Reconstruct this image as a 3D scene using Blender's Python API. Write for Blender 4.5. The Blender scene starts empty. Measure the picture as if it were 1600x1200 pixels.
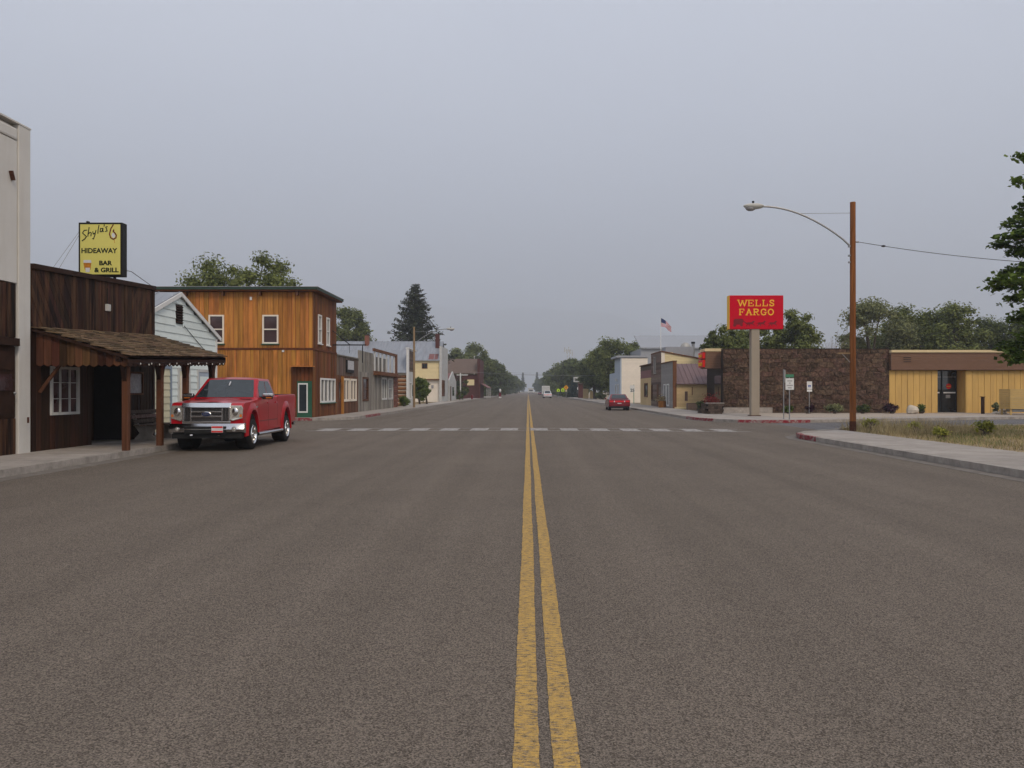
import bpy, bmesh, math, random
import numpy as np
from mathutils import Vector, Matrix, Euler
R = math.radians
random.seed(7)
rng = np.random.default_rng(11)
scene = bpy.context.scene
C = scene.collection

# ------------------------------------------------------------------ camera
F, H, CX, CY = 1280.0, 1.65, 825.0, 611.0        # photo focal length (px), eye height (m), vanishing point of the street
cam_d = bpy.data.cameras.new('camera')
cam = bpy.data.objects.new('camera', cam_d); C.objects.link(cam)
cam.location = (0, 0, H); cam.rotation_euler = (R(90), 0, 0)
cam_d.sensor_fit = 'HORIZONTAL'; cam_d.sensor_width = 36.0
cam_d.lens = 36.0 * F / 1600.0
cam_d.shift_x = -(CX - 800) / 1600.0
cam_d.shift_y = (CY - 600) / 1600.0
cam_d.clip_start = 0.05; cam_d.clip_end = 20000
scene.camera = cam

# ------------------------------------------------------------------ sky, sun, exposure
SUN_EL, SUN_AZ = R(42), R(152)      # azimuth clockwise from +Y: behind the camera, a little to the right
world = bpy.data.worlds.new('World'); scene.world = world; world.use_nodes = True
wn = world.node_tree; wn.nodes.clear()
w_out = wn.nodes.new('ShaderNodeOutputWorld'); w_bg = wn.nodes.new('ShaderNodeBackground')
w_sky = wn.nodes.new('ShaderNodeTexSky'); w_sky.sky_type = 'NISHITA'; w_sky.sun_disc = False
w_sky.sun_elevation = SUN_EL; w_sky.sun_rotation = SUN_AZ
w_sky.altitude = 1800; w_sky.air_density = 1.0; w_sky.dust_density = 6.0; w_sky.ozone_density = 1.0
w_mix = wn.nodes.new('ShaderNodeMix'); w_mix.data_type = 'RGBA'; w_mix.inputs[0].default_value = 0.80
w_noise = wn.nodes.new('ShaderNodeTexNoise'); w_noise.inputs['Scale'].default_value = 2.2; w_noise.inputs['Detail'].default_value = 5; w_noise.inputs['Distortion'].default_value = 0.6
w_ramp = wn.nodes.new('ShaderNodeValToRGB')
w_ramp.color_ramp.elements[0].position = 0.3; w_ramp.color_ramp.elements[0].color = (5.95, 6.20, 7.0, 1)
w_ramp.color_ramp.elements[1].position = 0.7; w_ramp.color_ramp.elements[1].color = (6.75, 6.95, 7.6, 1)
wn.links.new(w_noise.outputs['Fac'], w_ramp.inputs[0])
wn.links.new(w_sky.outputs[0], w_mix.inputs[6]); wn.links.new(w_ramp.outputs[0], w_mix.inputs[7])
wn.links.new(w_mix.outputs[2], w_bg.inputs[0]); w_bg.inputs[1].default_value = 0.10
wn.links.new(w_bg.outputs[0], w_out.inputs[0])
sun_d = bpy.data.lights.new('sun', 'SUN'); sun_d.energy = 1.5; sun_d.angle = R(17); sun_d.color = (1.0, 0.83, 0.63)
sun = bpy.data.objects.new('sun', sun_d); C.objects.link(sun); sun.location = (0, -20, 40)
sd = Vector((math.sin(SUN_AZ) * math.cos(SUN_EL), math.cos(SUN_AZ) * math.cos(SUN_EL), math.sin(SUN_EL)))
sun.rotation_euler = sd.to_track_quat('Z', 'Y').to_euler()
scene.view_settings.view_transform = 'Standard'; scene.view_settings.look = 'None'
scene.view_settings.exposure = 0.68; scene.view_settings.gamma = 1.0
scene.view_settings.use_curve_mapping = False
scene.cycles.use_denoising = True
scene.cycles.max_bounces = 6; scene.cycles.diffuse_bounces = 3; scene.cycles.glossy_bounces = 3
scene.cycles.transmission_bounces = 4; scene.cycles.volume_bounces = 1; scene.cycles.transparent_max_bounces = 6
scene.cycles.sample_clamp_indirect = 4.0

# ------------------------------------------------------------------ photo pixel -> place
def gp(px, py, z=0.0):
    Y = (H - z) * F / (py - CY); return ((px - CX) * Y / F, Y)
def yx(px, X): return X * F / (px - CX)
def xy(px, Y): return (px - CX) * Y / F
def zz(py, Y): return H + (CY - py) * Y / F

# ------------------------------------------------------------------ materials
MATS = {}
def nd(t, kind, **kw):
    n = t.nodes.new(kind)
    for k, v in kw.items(): setattr(n, k, v)
    return n
def mat(name, col, rough=0.8, var=0.18, scale=3.0, stretch=(1, 1, 1), rand=0.0, bump=0.0, bscale=None, metal=0.0,
        spec=0.16, stain=None, stain_amt=0.0, stain_scale=0.7, detail=6, coat=0.0, hue=0.0, streak=None, objspace=False):
    if name in MATS: return MATS[name]
    m = bpy.data.materials.new(name); m.use_nodes = True; t = m.node_tree; L = t.links.new
    b = t.nodes['Principled BSDF']
    b.inputs['Roughness'].default_value = rough; b.inputs['Metallic'].default_value = metal
    b.inputs['Specular IOR Level'].default_value = spec
    if coat: b.inputs['Coat Weight'].default_value = coat; b.inputs['Coat Roughness'].default_value = 0.06
    if objspace: pos = nd(t, 'ShaderNodeTexCoord').outputs['Object']
    else: pos = nd(t, 'ShaderNodeNewGeometry').outputs['Position']
    mp = nd(t, 'ShaderNodeMapping'); mp.inputs['Scale'].default_value = stretch; L(pos, mp.inputs['Vector'])
    inf = nd(t, 'ShaderNodeObjectInfo')
    off = nd(t, 'ShaderNodeVectorMath', operation='SCALE'); off.inputs[0].default_value = (37, 11, 23)
    L(inf.outputs['Random'], off.inputs['Scale'])
    add = nd(t, 'ShaderNodeVectorMath', operation='ADD'); L(mp.outputs[0], add.inputs[0])
    if rand > 0: L(off.outputs[0], add.inputs[1])
    nz = nd(t, 'ShaderNodeTexNoise'); nz.inputs['Scale'].default_value = scale; nz.inputs['Detail'].default_value = detail
    nz.inputs['Roughness'].default_value = 0.62; L(add.outputs[0], nz.inputs['Vector'])
    mr = nd(t, 'ShaderNodeMapRange'); mr.inputs[1].default_value = 0.25; mr.inputs[2].default_value = 0.75
    mr.inputs[3].default_value = 1 - var; mr.inputs[4].default_value = 1 + var; L(nz.outputs['Fac'], mr.inputs[0])
    val = mr.outputs[0]
    if rand > 0:
        rr = nd(t, 'ShaderNodeMapRange'); rr.inputs[3].default_value = 1 - rand; rr.inputs[4].default_value = 1 + rand
        L(inf.outputs['Random'], rr.inputs[0])
        mm = nd(t, 'ShaderNodeMath', operation='MULTIPLY'); L(val, mm.inputs[0]); L(rr.outputs[0], mm.inputs[1]); val = mm.outputs[0]
    hs = nd(t, 'ShaderNodeHueSaturation'); hs.inputs['Color'].default_value = (*col, 1); L(val, hs.inputs['Value'])
    if hue > 0:
        hr = nd(t, 'ShaderNodeMapRange'); hr.inputs[3].default_value = 0.5 - hue; hr.inputs[4].default_value = 0.5 + hue
        wh = nd(t, 'ShaderNodeTexWhiteNoise', noise_dimensions='1D'); L(inf.outputs['Random'], wh.inputs['W'])
        L(wh.outputs['Value'], hr.inputs[0]); L(hr.outputs[0], hs.inputs['Hue'])
    outc = hs.outputs[0]
    if stain is not None:
        n2 = nd(t, 'ShaderNodeTexNoise'); n2.inputs['Scale'].default_value = stain_scale; n2.inputs['Detail'].default_value = 7
        n2.inputs['Roughness'].default_value = 0.7
        if streak is not None:
            m2 = nd(t, 'ShaderNodeMapping'); m2.inputs['Scale'].default_value = streak; L(pos, m2.inputs['Vector']); L(m2.outputs[0], n2.inputs['Vector'])
        else: L(add.outputs[0], n2.inputs['Vector'])
        r2 = nd(t, 'ShaderNodeMapRange'); r2.inputs[1].default_value = 0.48; r2.inputs[2].default_value = 0.72
        r2.inputs[3].default_value = 0; r2.inputs[4].default_value = stain_amt; L(n2.outputs['Fac'], r2.inputs[0])
        mx = nd(t, 'ShaderNodeMix', data_type='RGBA'); L(r2.outputs[0], mx.inputs[0]); L(outc, mx.inputs[6])
        mx.inputs[7].default_value = (*stain, 1); outc = mx.outputs[2]
    L(outc, b.inputs['Base Color'])
    if bump > 0:
        n3 = nd(t, 'ShaderNodeTexNoise'); n3.inputs['Scale'].default_value = bscale or scale * 3; n3.inputs['Detail'].default_value = 4
        L(add.outputs[0], n3.inputs['Vector'])
        bp = nd(t, 'ShaderNodeBump'); bp.inputs['Strength'].default_value = bump; bp.inputs['Distance'].default_value = 0.02
        L(n3.outputs['Fac'], bp.inputs['Height']); L(bp.outputs[0], b.inputs['Normal'])
    MATS[name] = m
    return m

def asphalt_nodes(t, base):
    L = t.links.new
    pos = nd(t, 'ShaderNodeNewGeometry').outputs['Position']
    v1 = nd(t, 'ShaderNodeTexVoronoi'); v1.inputs['Scale'].default_value = 130; L(pos, v1.inputs['Vector'])
    n1 = nd(t, 'ShaderNodeTexNoise'); n1.inputs['Scale'].default_value = 105; n1.inputs['Detail'].default_value = 5; n1.inputs['Roughness'].default_value = 0.75; L(pos, n1.inputs['Vector'])
    sep = nd(t, 'ShaderNodeSeparateColor'); L(v1.outputs['Color'], sep.inputs[0])
    a = nd(t, 'ShaderNodeMapRange'); a.inputs[3].default_value = 0.40; a.inputs[4].default_value = 1.66; L(sep.outputs[0], a.inputs[0])
    b = nd(t, 'ShaderNodeMapRange'); b.inputs[1].default_value = 0.3; b.inputs[2].default_value = 0.7; b.inputs[3].default_value = 0.6; b.inputs[4].default_value = 1.4; L(n1.outputs['Fac'], b.inputs[0])
    mp = nd(t, 'ShaderNodeMapping'); mp.inputs['Scale'].default_value = (0.85, 0.007, 1); L(pos, mp.inputs['Vector'])
    n2 = nd(t, 'ShaderNodeTexNoise'); n2.inputs['Scale'].default_value = 1.6; n2.inputs['Detail'].default_value = 4; L(mp.outputs[0], n2.inputs['Vector'])
    c = nd(t, 'ShaderNodeMapRange'); c.inputs[1].default_value = 0.3; c.inputs[2].default_value = 0.7; c.inputs[3].default_value = 0.89; c.inputs[4].default_value = 1.10; L(n2.outputs['Fac'], c.inputs[0])
    n4 = nd(t, 'ShaderNodeTexNoise'); n4.inputs['Scale'].default_value = 0.35; n4.inputs['Detail'].default_value = 5; n4.inputs['Roughness'].default_value = 0.65; L(pos, n4.inputs['Vector'])
    d = nd(t, 'ShaderNodeMapRange'); d.inputs[1].default_value = 0.3; d.inputs[2].default_value = 0.7; d.inputs[3].default_value = 0.93; d.inputs[4].default_value = 1.07; L(n4.outputs['Fac'], d.inputs[0])
    def mul(x, y):
        k = nd(t, 'ShaderNodeMath', operation='MULTIPLY'); L(x, k.inputs[0]); L(y, k.inputs[1]); return k.outputs[0]
    n5 = nd(t, 'ShaderNodeTexNoise'); n5.inputs['Scale'].default_value = 1.7; n5.inputs['Detail'].default_value = 6; n5.inputs['Roughness'].default_value = 0.7; L(pos, n5.inputs['Vector'])
    e = nd(t, 'ShaderNodeMapRange'); e.inputs[1].default_value = 0.60; e.inputs[2].default_value = 0.74; e.inputs[3].default_value = 1.0; e.inputs[4].default_value = 0.88; L(n5.outputs['Fac'], e.inputs[0])
    val = mul(mul(mul(a.outputs[0], b.outputs[0]), mul(c.outputs[0], d.outputs[0])), e.outputs[0])
    hs = nd(t, 'ShaderNodeHueSaturation'); hs.inputs['Color'].default_value = (*base, 1); L(val, hs.inputs['Value'])
    bp = nd(t, 'ShaderNodeBump'); bp.inputs['Strength'].default_value = 0.55; bp.inputs['Distance'].default_value = 0.012
    L(v1.outputs['Distance'], bp.inputs['Height'])
    return pos, hs.outputs[0], bp.outputs[0], n1.outputs['Fac']
ASPH = (0.146, 0.121, 0.098)
def road_mat(name, paint=None, wear=0.5, base=ASPH, wscale=9, stretch=(1, 1, 1)):
    m = bpy.data.materials.new(name); m.use_nodes = True; t = m.node_tree; L = t.links.new
    b = t.nodes['Principled BSDF']; b.inputs['Roughness'].default_value = 0.92; b.inputs['Specular IOR Level'].default_value = 0.10
    pos, colr, nrm, fine = asphalt_nodes(t, base)
    if paint is not None:
        mp = nd(t, 'ShaderNodeMapping'); mp.inputs['Scale'].default_value = stretch; L(pos, mp.inputs['Vector'])
        n = nd(t, 'ShaderNodeTexNoise'); n.inputs['Scale'].default_value = wscale; n.inputs['Detail'].default_value = 8; n.inputs['Roughness'].default_value = 0.8; L(mp.outputs[0], n.inputs['Vector'])
        r = nd(t, 'ShaderNodeMapRange'); r.inputs[1].default_value = wear - 0.07; r.inputs[2].default_value = wear + 0.07; L(n.outputs['Fac'], r.inputs[0])
        hs = nd(t, 'ShaderNodeHueSaturation'); hs.inputs['Color'].default_value = (*paint, 1)
        k = nd(t, 'ShaderNodeMapRange'); k.inputs[3].default_value = 0.75; k.inputs[4].default_value = 1.25; L(fine, k.inputs[0]); L(k.outputs[0], hs.inputs['Value'])
        mx = nd(t, 'ShaderNodeMix', data_type='RGBA'); L(r.outputs[0], mx.inputs[0]); L(hs.outputs[0], mx.inputs[6]); L(colr, mx.inputs[7]); colr = mx.outputs[2]
    L(colr, b.inputs['Base Color']); L(nrm, b.inputs['Normal'])
    MATS[name] = m
    return m
def glass_mat(name, col=(0.018, 0.022, 0.026), rough=0.04, var=0.5, scale=1.2):
    return mat(name, col, rough=rough, var=var, scale=scale, spec=0.6)
def leaf_mat(name, c1, c2, trans=0.25):
    m = bpy.data.materials.new(name); m.use_nodes = True; t = m.node_tree; L = t.links.new
    b = t.nodes['Principled BSDF']; b.inputs['Roughness'].default_value = 0.6; b.inputs['Specular IOR Level'].default_value = 0.12
    g = nd(t, 'ShaderNodeNewGeometry'); n = nd(t, 'ShaderNodeTexNoise'); n.inputs['Scale'].default_value = 1.1; n.inputs['Detail'].default_value = 5; n.inputs['Roughness'].default_value = 0.7
    L(g.outputs['Position'], n.inputs['Vector'])
    mx = nd(t, 'ShaderNodeMix', data_type='RGBA'); r = nd(t, 'ShaderNodeMapRange'); r.inputs[1].default_value = 0.32; r.inputs[2].default_value = 0.68
    wn_ = nd(t, 'ShaderNodeMath', operation='ADD'); rp = nd(t, 'ShaderNodeMath', operation='MULTIPLY_ADD'); rp.inputs[1].default_value = 0.3; rp.inputs[2].default_value = -0.15
    L(g.outputs['Random Per Island'], rp.inputs[0]); L(rp.outputs[0], wn_.inputs[0]); L(n.outputs['Fac'], wn_.inputs[1])
    L(wn_.outputs[0], r.inputs[0]); L(r.outputs[0], mx.inputs[0]); mx.inputs[6].default_value = (*c1, 1); mx.inputs[7].default_value = (*c2, 1)
    L(mx.outputs[2], b.inputs['Base Color'])
    tr = nd(t, 'ShaderNodeBsdfTranslucent'); L(mx.outputs[2], tr.inputs[0])
    ms = nd(t, 'ShaderNodeMixShader'); ms.inputs[0].default_value = trans
    L(b.outputs[0], ms.inputs[1]); L(tr.outputs[0], ms.inputs[2]); L(ms.outputs[0], t.nodes['Material Output'].inputs[0])
    MATS[name] = m
    return m

M = {}
M['asphalt'] = road_mat('asphalt')
M['asphalt_side'] = road_mat('side_asphalt', base=(0.135, 0.13, 0.13))
M['yellow'] = road_mat('yellow_road_paint', (0.53, 0.335, 0.10), wear=0.53, wscale=34, stretch=(0.55, 1.3, 1))
M['white_line'] = road_mat('white_road_paint', (0.42, 0.40, 0.38), wear=0.53, wscale=6)
M['red_kerb'] = road_mat('red_kerb_paint', (0.24, 0.025, 0.035), wear=0.53, base=(0.32, 0.29, 0.26), wscale=5)
M['concrete'] = mat('sidewalk_concrete', (0.335, 0.298, 0.262), 0.9, var=0.16, scale=2.5, rand=0.09, bump=0.3, bscale=60, stain=(0.16, 0.145, 0.13), stain_amt=0.55, stain_scale=0.8)
M['kerb'] = mat('kerb_concrete', (0.32, 0.285, 0.25), 0.92, var=0.3, scale=4, bump=0.4, bscale=40, stain=(0.06, 0.055, 0.05), stain_amt=0.4, stain_scale=1.6)
M['gutter'] = mat('gutter_concrete', (0.165, 0.145, 0.125), 0.92, var=0.3, scale=3, bump=0.3, bscale=40, stain=(0.08, 0.07, 0.06), stain_amt=0.7, stain_scale=1.2)
M['dirt'] = mat('dry_dirt', (0.30, 0.23, 0.15), 0.95, var=0.3, scale=0.8, bump=0.4, bscale=12, stain=(0.10, 0.11, 0.045), stain_amt=0.7, stain_scale=0.12)
M['gravel'] = mat('gravel_bed', (0.38, 0.32, 0.26), 0.95, var=0.5, scale=14, bump=0.8, bscale=22)
M['hill'] = mat('hill_scrub', (0.17, 0.18, 0.16), 0.95, var=0.35, scale=0.01)
VS = (14, 14, 0.55)     # vertical grain
M['wood_dark'] = mat('dark_stained_planks', (0.033, 0.015, 0.009), 0.75, var=0.65, scale=1.0, stretch=VS, rand=0.75, hue=0.02, bump=0.25, bscale=2, stain=(0.17, 0.08, 0.036), stain_amt=0.7, stain_scale=1.0, streak=(5, 5, 0.35))
M['wood_trim_dark'] = mat('dark_trim_wood', (0.035, 0.016, 0.010), 0.8, var=0.4, scale=4, rand=0.2)
M['wood_dark_low'] = mat('brown_stained_planks', (0.036, 0.016, 0.008), 0.72, var=0.6, scale=1.0, stretch=VS, rand=0.4, hue=0.015, bump=0.25, bscale=2)
M['wood_valance'] = mat('red_brown_boards', (0.080, 0.034, 0.017), 0.72, var=0.6, scale=1.0, stretch=VS, rand=0.6, hue=0.02, bump=0.2, bscale=2)
M['wood_post'] = mat('red_brown_post', (0.105, 0.042, 0.021), 0.7, var=0.4, scale=1.0, stretch=VS, rand=0.15)
M['wood_orange'] = mat('honey_stained_boards', (0.40, 0.162, 0.034), 0.62, var=0.42, scale=0.9, stretch=(11, 11, 0.5), rand=0.26, hue=0.010, bump=0.2, bscale=2, stain=(0.12, 0.040, 0.010), stain_amt=0.65, stain_scale=1.0, streak=(2.2, 2.2, 0.35))
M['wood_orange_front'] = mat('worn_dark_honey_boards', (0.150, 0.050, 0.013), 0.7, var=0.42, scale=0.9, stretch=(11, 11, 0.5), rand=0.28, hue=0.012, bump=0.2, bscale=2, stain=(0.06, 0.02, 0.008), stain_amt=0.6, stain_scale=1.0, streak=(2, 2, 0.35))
M['wood_grey'] = mat('weathered_grey_boards', (0.235, 0.215, 0.185), 0.9, var=0.45, scale=1.0, stretch=VS, rand=0.35, hue=0.02, bump=0.3, bscale=2, stain=(0.09, 0.065, 0.045), stain_amt=0.8, stain_scale=1.0, streak=(2, 2, 0.5))
M['wood_greybrown'] = mat('weathered_brown_boards', (0.135, 0.095, 0.075), 0.9, var=0.45, scale=1.0, stretch=VS, rand=0.35, hue=0.02)
M['wood_brown'] = mat('brown_boards', (0.125, 0.055, 0.028), 0.8, var=0.4, scale=1.0, stretch=VS, rand=0.3)
M['shake'] = mat('wood_shake', (0.130, 0.088, 0.052), 0.9, var=0.4, scale=6, rand=0.55, hue=0.012, bump=0.4, bscale=20)
M['stucco'] = mat('white_stucco', (0.60, 0.575, 0.53), 0.9, var=0.06, scale=1.5, bump=0.25, bscale=50, stain=(0.42, 0.36, 0.28), stain_amt=0.22, stain_scale=1.0, streak=(2.5, 2.5, 0.25))
M['white'] = mat('white_paint', (0.66, 0.65, 0.62), 0.6, var=0.08, scale=4, rand=0.05)
M['white_old'] = mat('old_white_paint', (0.50, 0.50, 0.48), 0.75, var=0.2, scale=4, rand=0.08, stain=(0.25, 0.21, 0.17), stain_amt=0.5, stain_scale=2)
M['paleblue'] = mat('pale_blue_clapboard', (0.66, 0.72, 0.69), 0.7, var=0.07, scale=3, rand=0.05, stain=(0.36, 0.38, 0.36), stain_amt=0.3, stain_scale=1.5)
M['beige'] = mat('beige_clapboard', (0.56, 0.52, 0.37), 0.7, var=0.08, scale=3, rand=0.05)
M['bluetrim'] = mat('blue_grey_trim', (0.22, 0.27, 0.33), 0.6, var=0.1)
M['yellow_clap'] = mat('pale_yellow_clapboard', (0.68, 0.56, 0.32), 0.7, var=0.07, scale=3, rand=0.04)
M['cream'] = mat('cream_clapboard', (0.74, 0.66, 0.55), 0.7, var=0.06, scale=3, rand=0.03)
M['tan_clap'] = mat('tan_clapboard', (0.52, 0.38, 0.20), 0.7, var=0.10, scale=3, rand=0.07)
M['grey_clap'] = mat('grey_clapboard', (0.25, 0.235, 0.22), 0.75, var=0.12, scale=3, rand=0.08)
M['lightblue_clap'] = mat('light_blue_clapboard', (0.36, 0.41, 0.47), 0.7, var=0.06, scale=3, rand=0.03)
M['roof_metal'] = mat('grey_sheet_roof', (0.27, 0.285, 0.31), 0.45, var=0.2, scale=1.5, stretch=(3, 0.4, 0.4), metal=0.25, stain=(0.16, 0.10, 0.08), stain_amt=0.25, stain_scale=0.6)
M['roof_purple'] = mat('plum_sheet_roof', (0.155, 0.10, 0.10), 0.5, var=0.12, scale=2, stretch=(3, 0.4, 0.4))
M['roof_brown'] = mat('brown_shingle_roof', (0.14, 0.10, 0.08), 0.9, var=0.3, scale=6)
M['roof_red'] = mat('dull_red_roof', (0.20, 0.09, 0.085), 0.7, var=0.2, scale=3)
M['green'] = mat('green_paint', (0.025, 0.085, 0.05), 0.5, var=0.15, scale=3)
M['green_roof'] = mat('green_metal_fascia', (0.036, 0.062, 0.046), 0.5, var=0.15, scale=3)
M['glass'] = glass_mat('window_glass')
M['glass_warm'] = glass_mat('window_glass_curtain', (0.055, 0.03, 0.03), 0.08)
M['poster'] = mat('printed_paper', (0.46, 0.45, 0.46), 0.7, var=0.35, scale=9)
M['glass_grey'] = glass_mat('window_glass_blind', (0.26, 0.25, 0.25), 0.25, var=0.25, scale=6)
M['black'] = mat('black_iron', (0.014, 0.013, 0.013), 0.55, var=0.2)
M['interior'] = mat('dark_interior', (0.012, 0.010, 0.009), 0.9, var=0.2)
M['steel'] = mat('galvanised_steel', (0.30, 0.30, 0.30), 0.45, var=0.12, metal=0.6)
M['lampgrey'] = mat('lamp_housing', (0.46, 0.45, 0.41), 0.5, var=0.08)
M['rust'] = mat('rusty_iron', (0.075, 0.03, 0.018), 0.85, var=0.4, scale=10)
M['pole'] = mat('creosoted_pole', (0.22, 0.080, 0.024), 0.8, var=0.5, scale=1.0, stretch=(18, 18, 0.6), bump=0.3, bscale=3, stain=(0.07, 0.03, 0.015), stain_amt=0.6, stain_scale=1.0, streak=(5, 5, 0.5))
M['pole_pale'] = mat('pale_wood_pole', (0.26, 0.18, 0.10), 0.8, var=0.3, scale=1.0, stretch=(18, 18, 0.6))
M['stone'] = mat('lava_rubble', (0.060, 0.036, 0.025), 0.92, var=0.85, scale=7.0, rand=0.5, hue=0.02, bump=0.9, bscale=14, stain=(0.27, 0.18, 0.115), stain_amt=0.6, stain_scale=6.5)
M['mortar'] = mat('dark_mortar', (0.026, 0.019, 0.015), 0.95, var=0.4, scale=10)
M['bank_tan'] = mat('ochre_panel', (0.55, 0.345, 0.11), 0.7, var=0.09, scale=1.0, stretch=(5, 5, 0.4), rand=0.06, stain=(0.36, 0.22, 0.085), stain_amt=0.45, stain_scale=1.0, streak=(2.5, 2.5, 0.5))
M['bank_tan_slat'] = mat('ochre_slat', (0.46, 0.315, 0.125), 0.7, var=0.08, scale=3, rand=0.06)
M['bank_brown'] = mat('brown_fascia', (0.170, 0.096, 0.062), 0.8, var=0.10, scale=3, rand=0.05)
M['bank_cream'] = mat('cream_cap', (0.62, 0.49, 0.28), 0.6, var=0.05)
M['sign_red'] = mat('sign_red', (0.52, 0.004, 0.020), 0.5, var=0.04, spec=0.05)
M['sign_darkred'] = mat('sign_dark_red', (0.17, 0.012, 0.018), 0.5, var=0.1)
M['sign_yellow'] = mat('sign_letter_yellow', (0.80, 0.44, 0.035), 0.5, var=0.04)
M['sign_post'] = mat('taupe_post', (0.30, 0.25, 0.19), 0.6, var=0.05)
M['sign_pale'] = mat('pale_yellow_acrylic', (0.66, 0.60, 0.16), 0.35, var=0.04)
M['ink'] = mat('sign_ink', (0.012, 0.02, 0.012), 0.6, var=0.1)
M['amber'] = mat('amber_print', (0.45, 0.17, 0.02), 0.5, var=0.4, scale=14)
M['maroon'] = mat('maroon_print', (0.13, 0.02, 0.015), 0.5, var=0.1)
M['red_bright'] = mat('red_sticker', (0.62, 0.02, 0.015), 0.4, var=0.05)
M['blue_sign'] = mat('blue_sign', (0.015, 0.06, 0.30), 0.4, var=0.05)
M['green_sign'] = mat('green_sign', (0.06, 0.21, 0.12), 0.4, var=0.05)
M['sign_back'] = mat('sign_aluminium', (0.33, 0.32, 0.30), 0.5, var=0.08, metal=0.3)
M['lime'] = mat('fluorescent_sign', (0.55, 0.80, 0.03), 0.5, var=0.04)
M['orange_sign'] = mat('amber_warning_sign', (0.75, 0.33, 0.01), 0.5, var=0.04)
M['carred'] = mat('red_car_paint', (0.37, 0.003, 0.010), 0.30, var=0.04, coat=0.42, spec=0.2)
M['carred2'] = mat('dark_red_car_paint', (0.15, 0.003, 0.010), 0.3, var=0.04, coat=0.7)
M['carwhite'] = mat('white_car_paint', (0.62, 0.62, 0.62), 0.3, var=0.03, coat=1.0)
M['cardark'] = mat('dark_car_paint', (0.03, 0.03, 0.04), 0.3, var=0.03, coat=1.0)
M['chrome'] = mat('chrome', (0.66, 0.66, 0.66), 0.18, var=0.04, metal=1.0)
M['chrome_dark'] = mat('bumper_chrome', (0.46, 0.46, 0.47), 0.18, var=0.05, metal=1.0)
M['rubber'] = mat('tyre_rubber', (0.016, 0.015, 0.015), 0.85, var=0.2, scale=20)
M['plastic'] = mat('black_plastic', (0.018, 0.018, 0.018), 0.6, var=0.1)
M['carglass'] = glass_mat('vehicle_glass', (0.020, 0.028, 0.032), 0.02, var=0.2)
M['lamp_lens'] = mat('headlamp_lens', (0.55, 0.53, 0.48), 0.08, var=0.5, scale=28, metal=0.55, spec=0.8)
M['lamp_amber'] = mat('amber_lens', (0.60, 0.16, 0.02), 0.2, var=0.1)
M['tail_red'] = mat('tail_lens_red', (0.65, 0.02, 0.03), 0.15, var=0.2, scale=30)
M['bulb'] = mat('bulb_glass', (0.75, 0.74, 0.70), 0.2, var=0.05)
M['bark'] = mat('bark', (0.085, 0.065, 0.05), 0.95, var=0.4, scale=6, bump=0.5)
M['brick_red'] = mat('red_brick', (0.19, 0.075, 0.05), 0.9, var=0.3, scale=8, rand=0.25)
M['brick_dark'] = mat('dark_red_wall', (0.085, 0.03, 0.026), 0.9, var=0.3, scale=5)
M['log'] = mat('round_log', (0.23, 0.105, 0.045), 0.8, var=0.4, scale=1, stretch=(0.6, 10, 10), rand=0.35)
M['chink'] = mat('log_chinking', (0.55, 0.47, 0.36), 0.9, var=0.1)
M['pale_shed'] = mat('pale_grey_sheet', (0.30, 0.31, 0.33), 0.6, var=0.05)
M['rock_white'] = mat('pale_boulder', (0.48, 0.42, 0.34), 0.9, var=0.25, scale=5, bump=0.6)
M['brick_paver'] = mat('planter_stone', (0.085, 0.06, 0.045), 0.9, var=0.5, scale=7, rand=0.4, bump=0.5)
M['flagred'] = mat('flag_red', (0.42, 0.03, 0.05), 0.8, var=0.05)
M['flagwhite'] = mat('flag_white', (0.6, 0.6, 0.62), 0.8, var=0.05)
M['flagblue'] = mat('flag_blue', (0.03, 0.045, 0.12), 0.8, var=0.1)
L_MAPLE = leaf_mat('maple_leaf', (0.02, 0.044, 0.01), (0.14, 0.2, 0.036), 0.35)
L_DECID = leaf_mat('broad_leaf', (0.048, 0.066, 0.02), (0.25, 0.28, 0.085), 0.35)
L_DARK = leaf_mat('dark_leaf', (0.036, 0.052, 0.02), (0.165, 0.195, 0.065), 0.3)
L_PALE = leaf_mat('pale_leaf', (0.085, 0.1, 0.045), (0.3, 0.31, 0.14), 0.35)
L_SPRUCE = leaf_mat('spruce_needle', (0.017, 0.024, 0.013), (0.065, 0.075, 0.036), 0.1)
L_BLUE = leaf_mat('blue_spruce_needle', (0.016, 0.034, 0.034), (0.04, 0.07, 0.07), 0.1)
L_PURPLE = leaf_mat('purple_leaf', (0.018, 0.006, 0.012), (0.05, 0.016, 0.03), 0.15)
L_VINE = leaf_mat('vine_leaf', (0.04, 0.065, 0.014), (0.17, 0.22, 0.05), 0.3)
L_GRASS = leaf_mat('dry_grass', (0.2, 0.15, 0.07), (0.58, 0.46, 0.25), 0.25)
L_GREENGRASS = leaf_mat('green_grass', (0.085, 0.11, 0.035), (0.28, 0.28, 0.1), 0.3)
L_WEED = leaf_mat('yellow_weed', (0.14, 0.16, 0.03), (0.42, 0.40, 0.07), 0.35)

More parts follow.
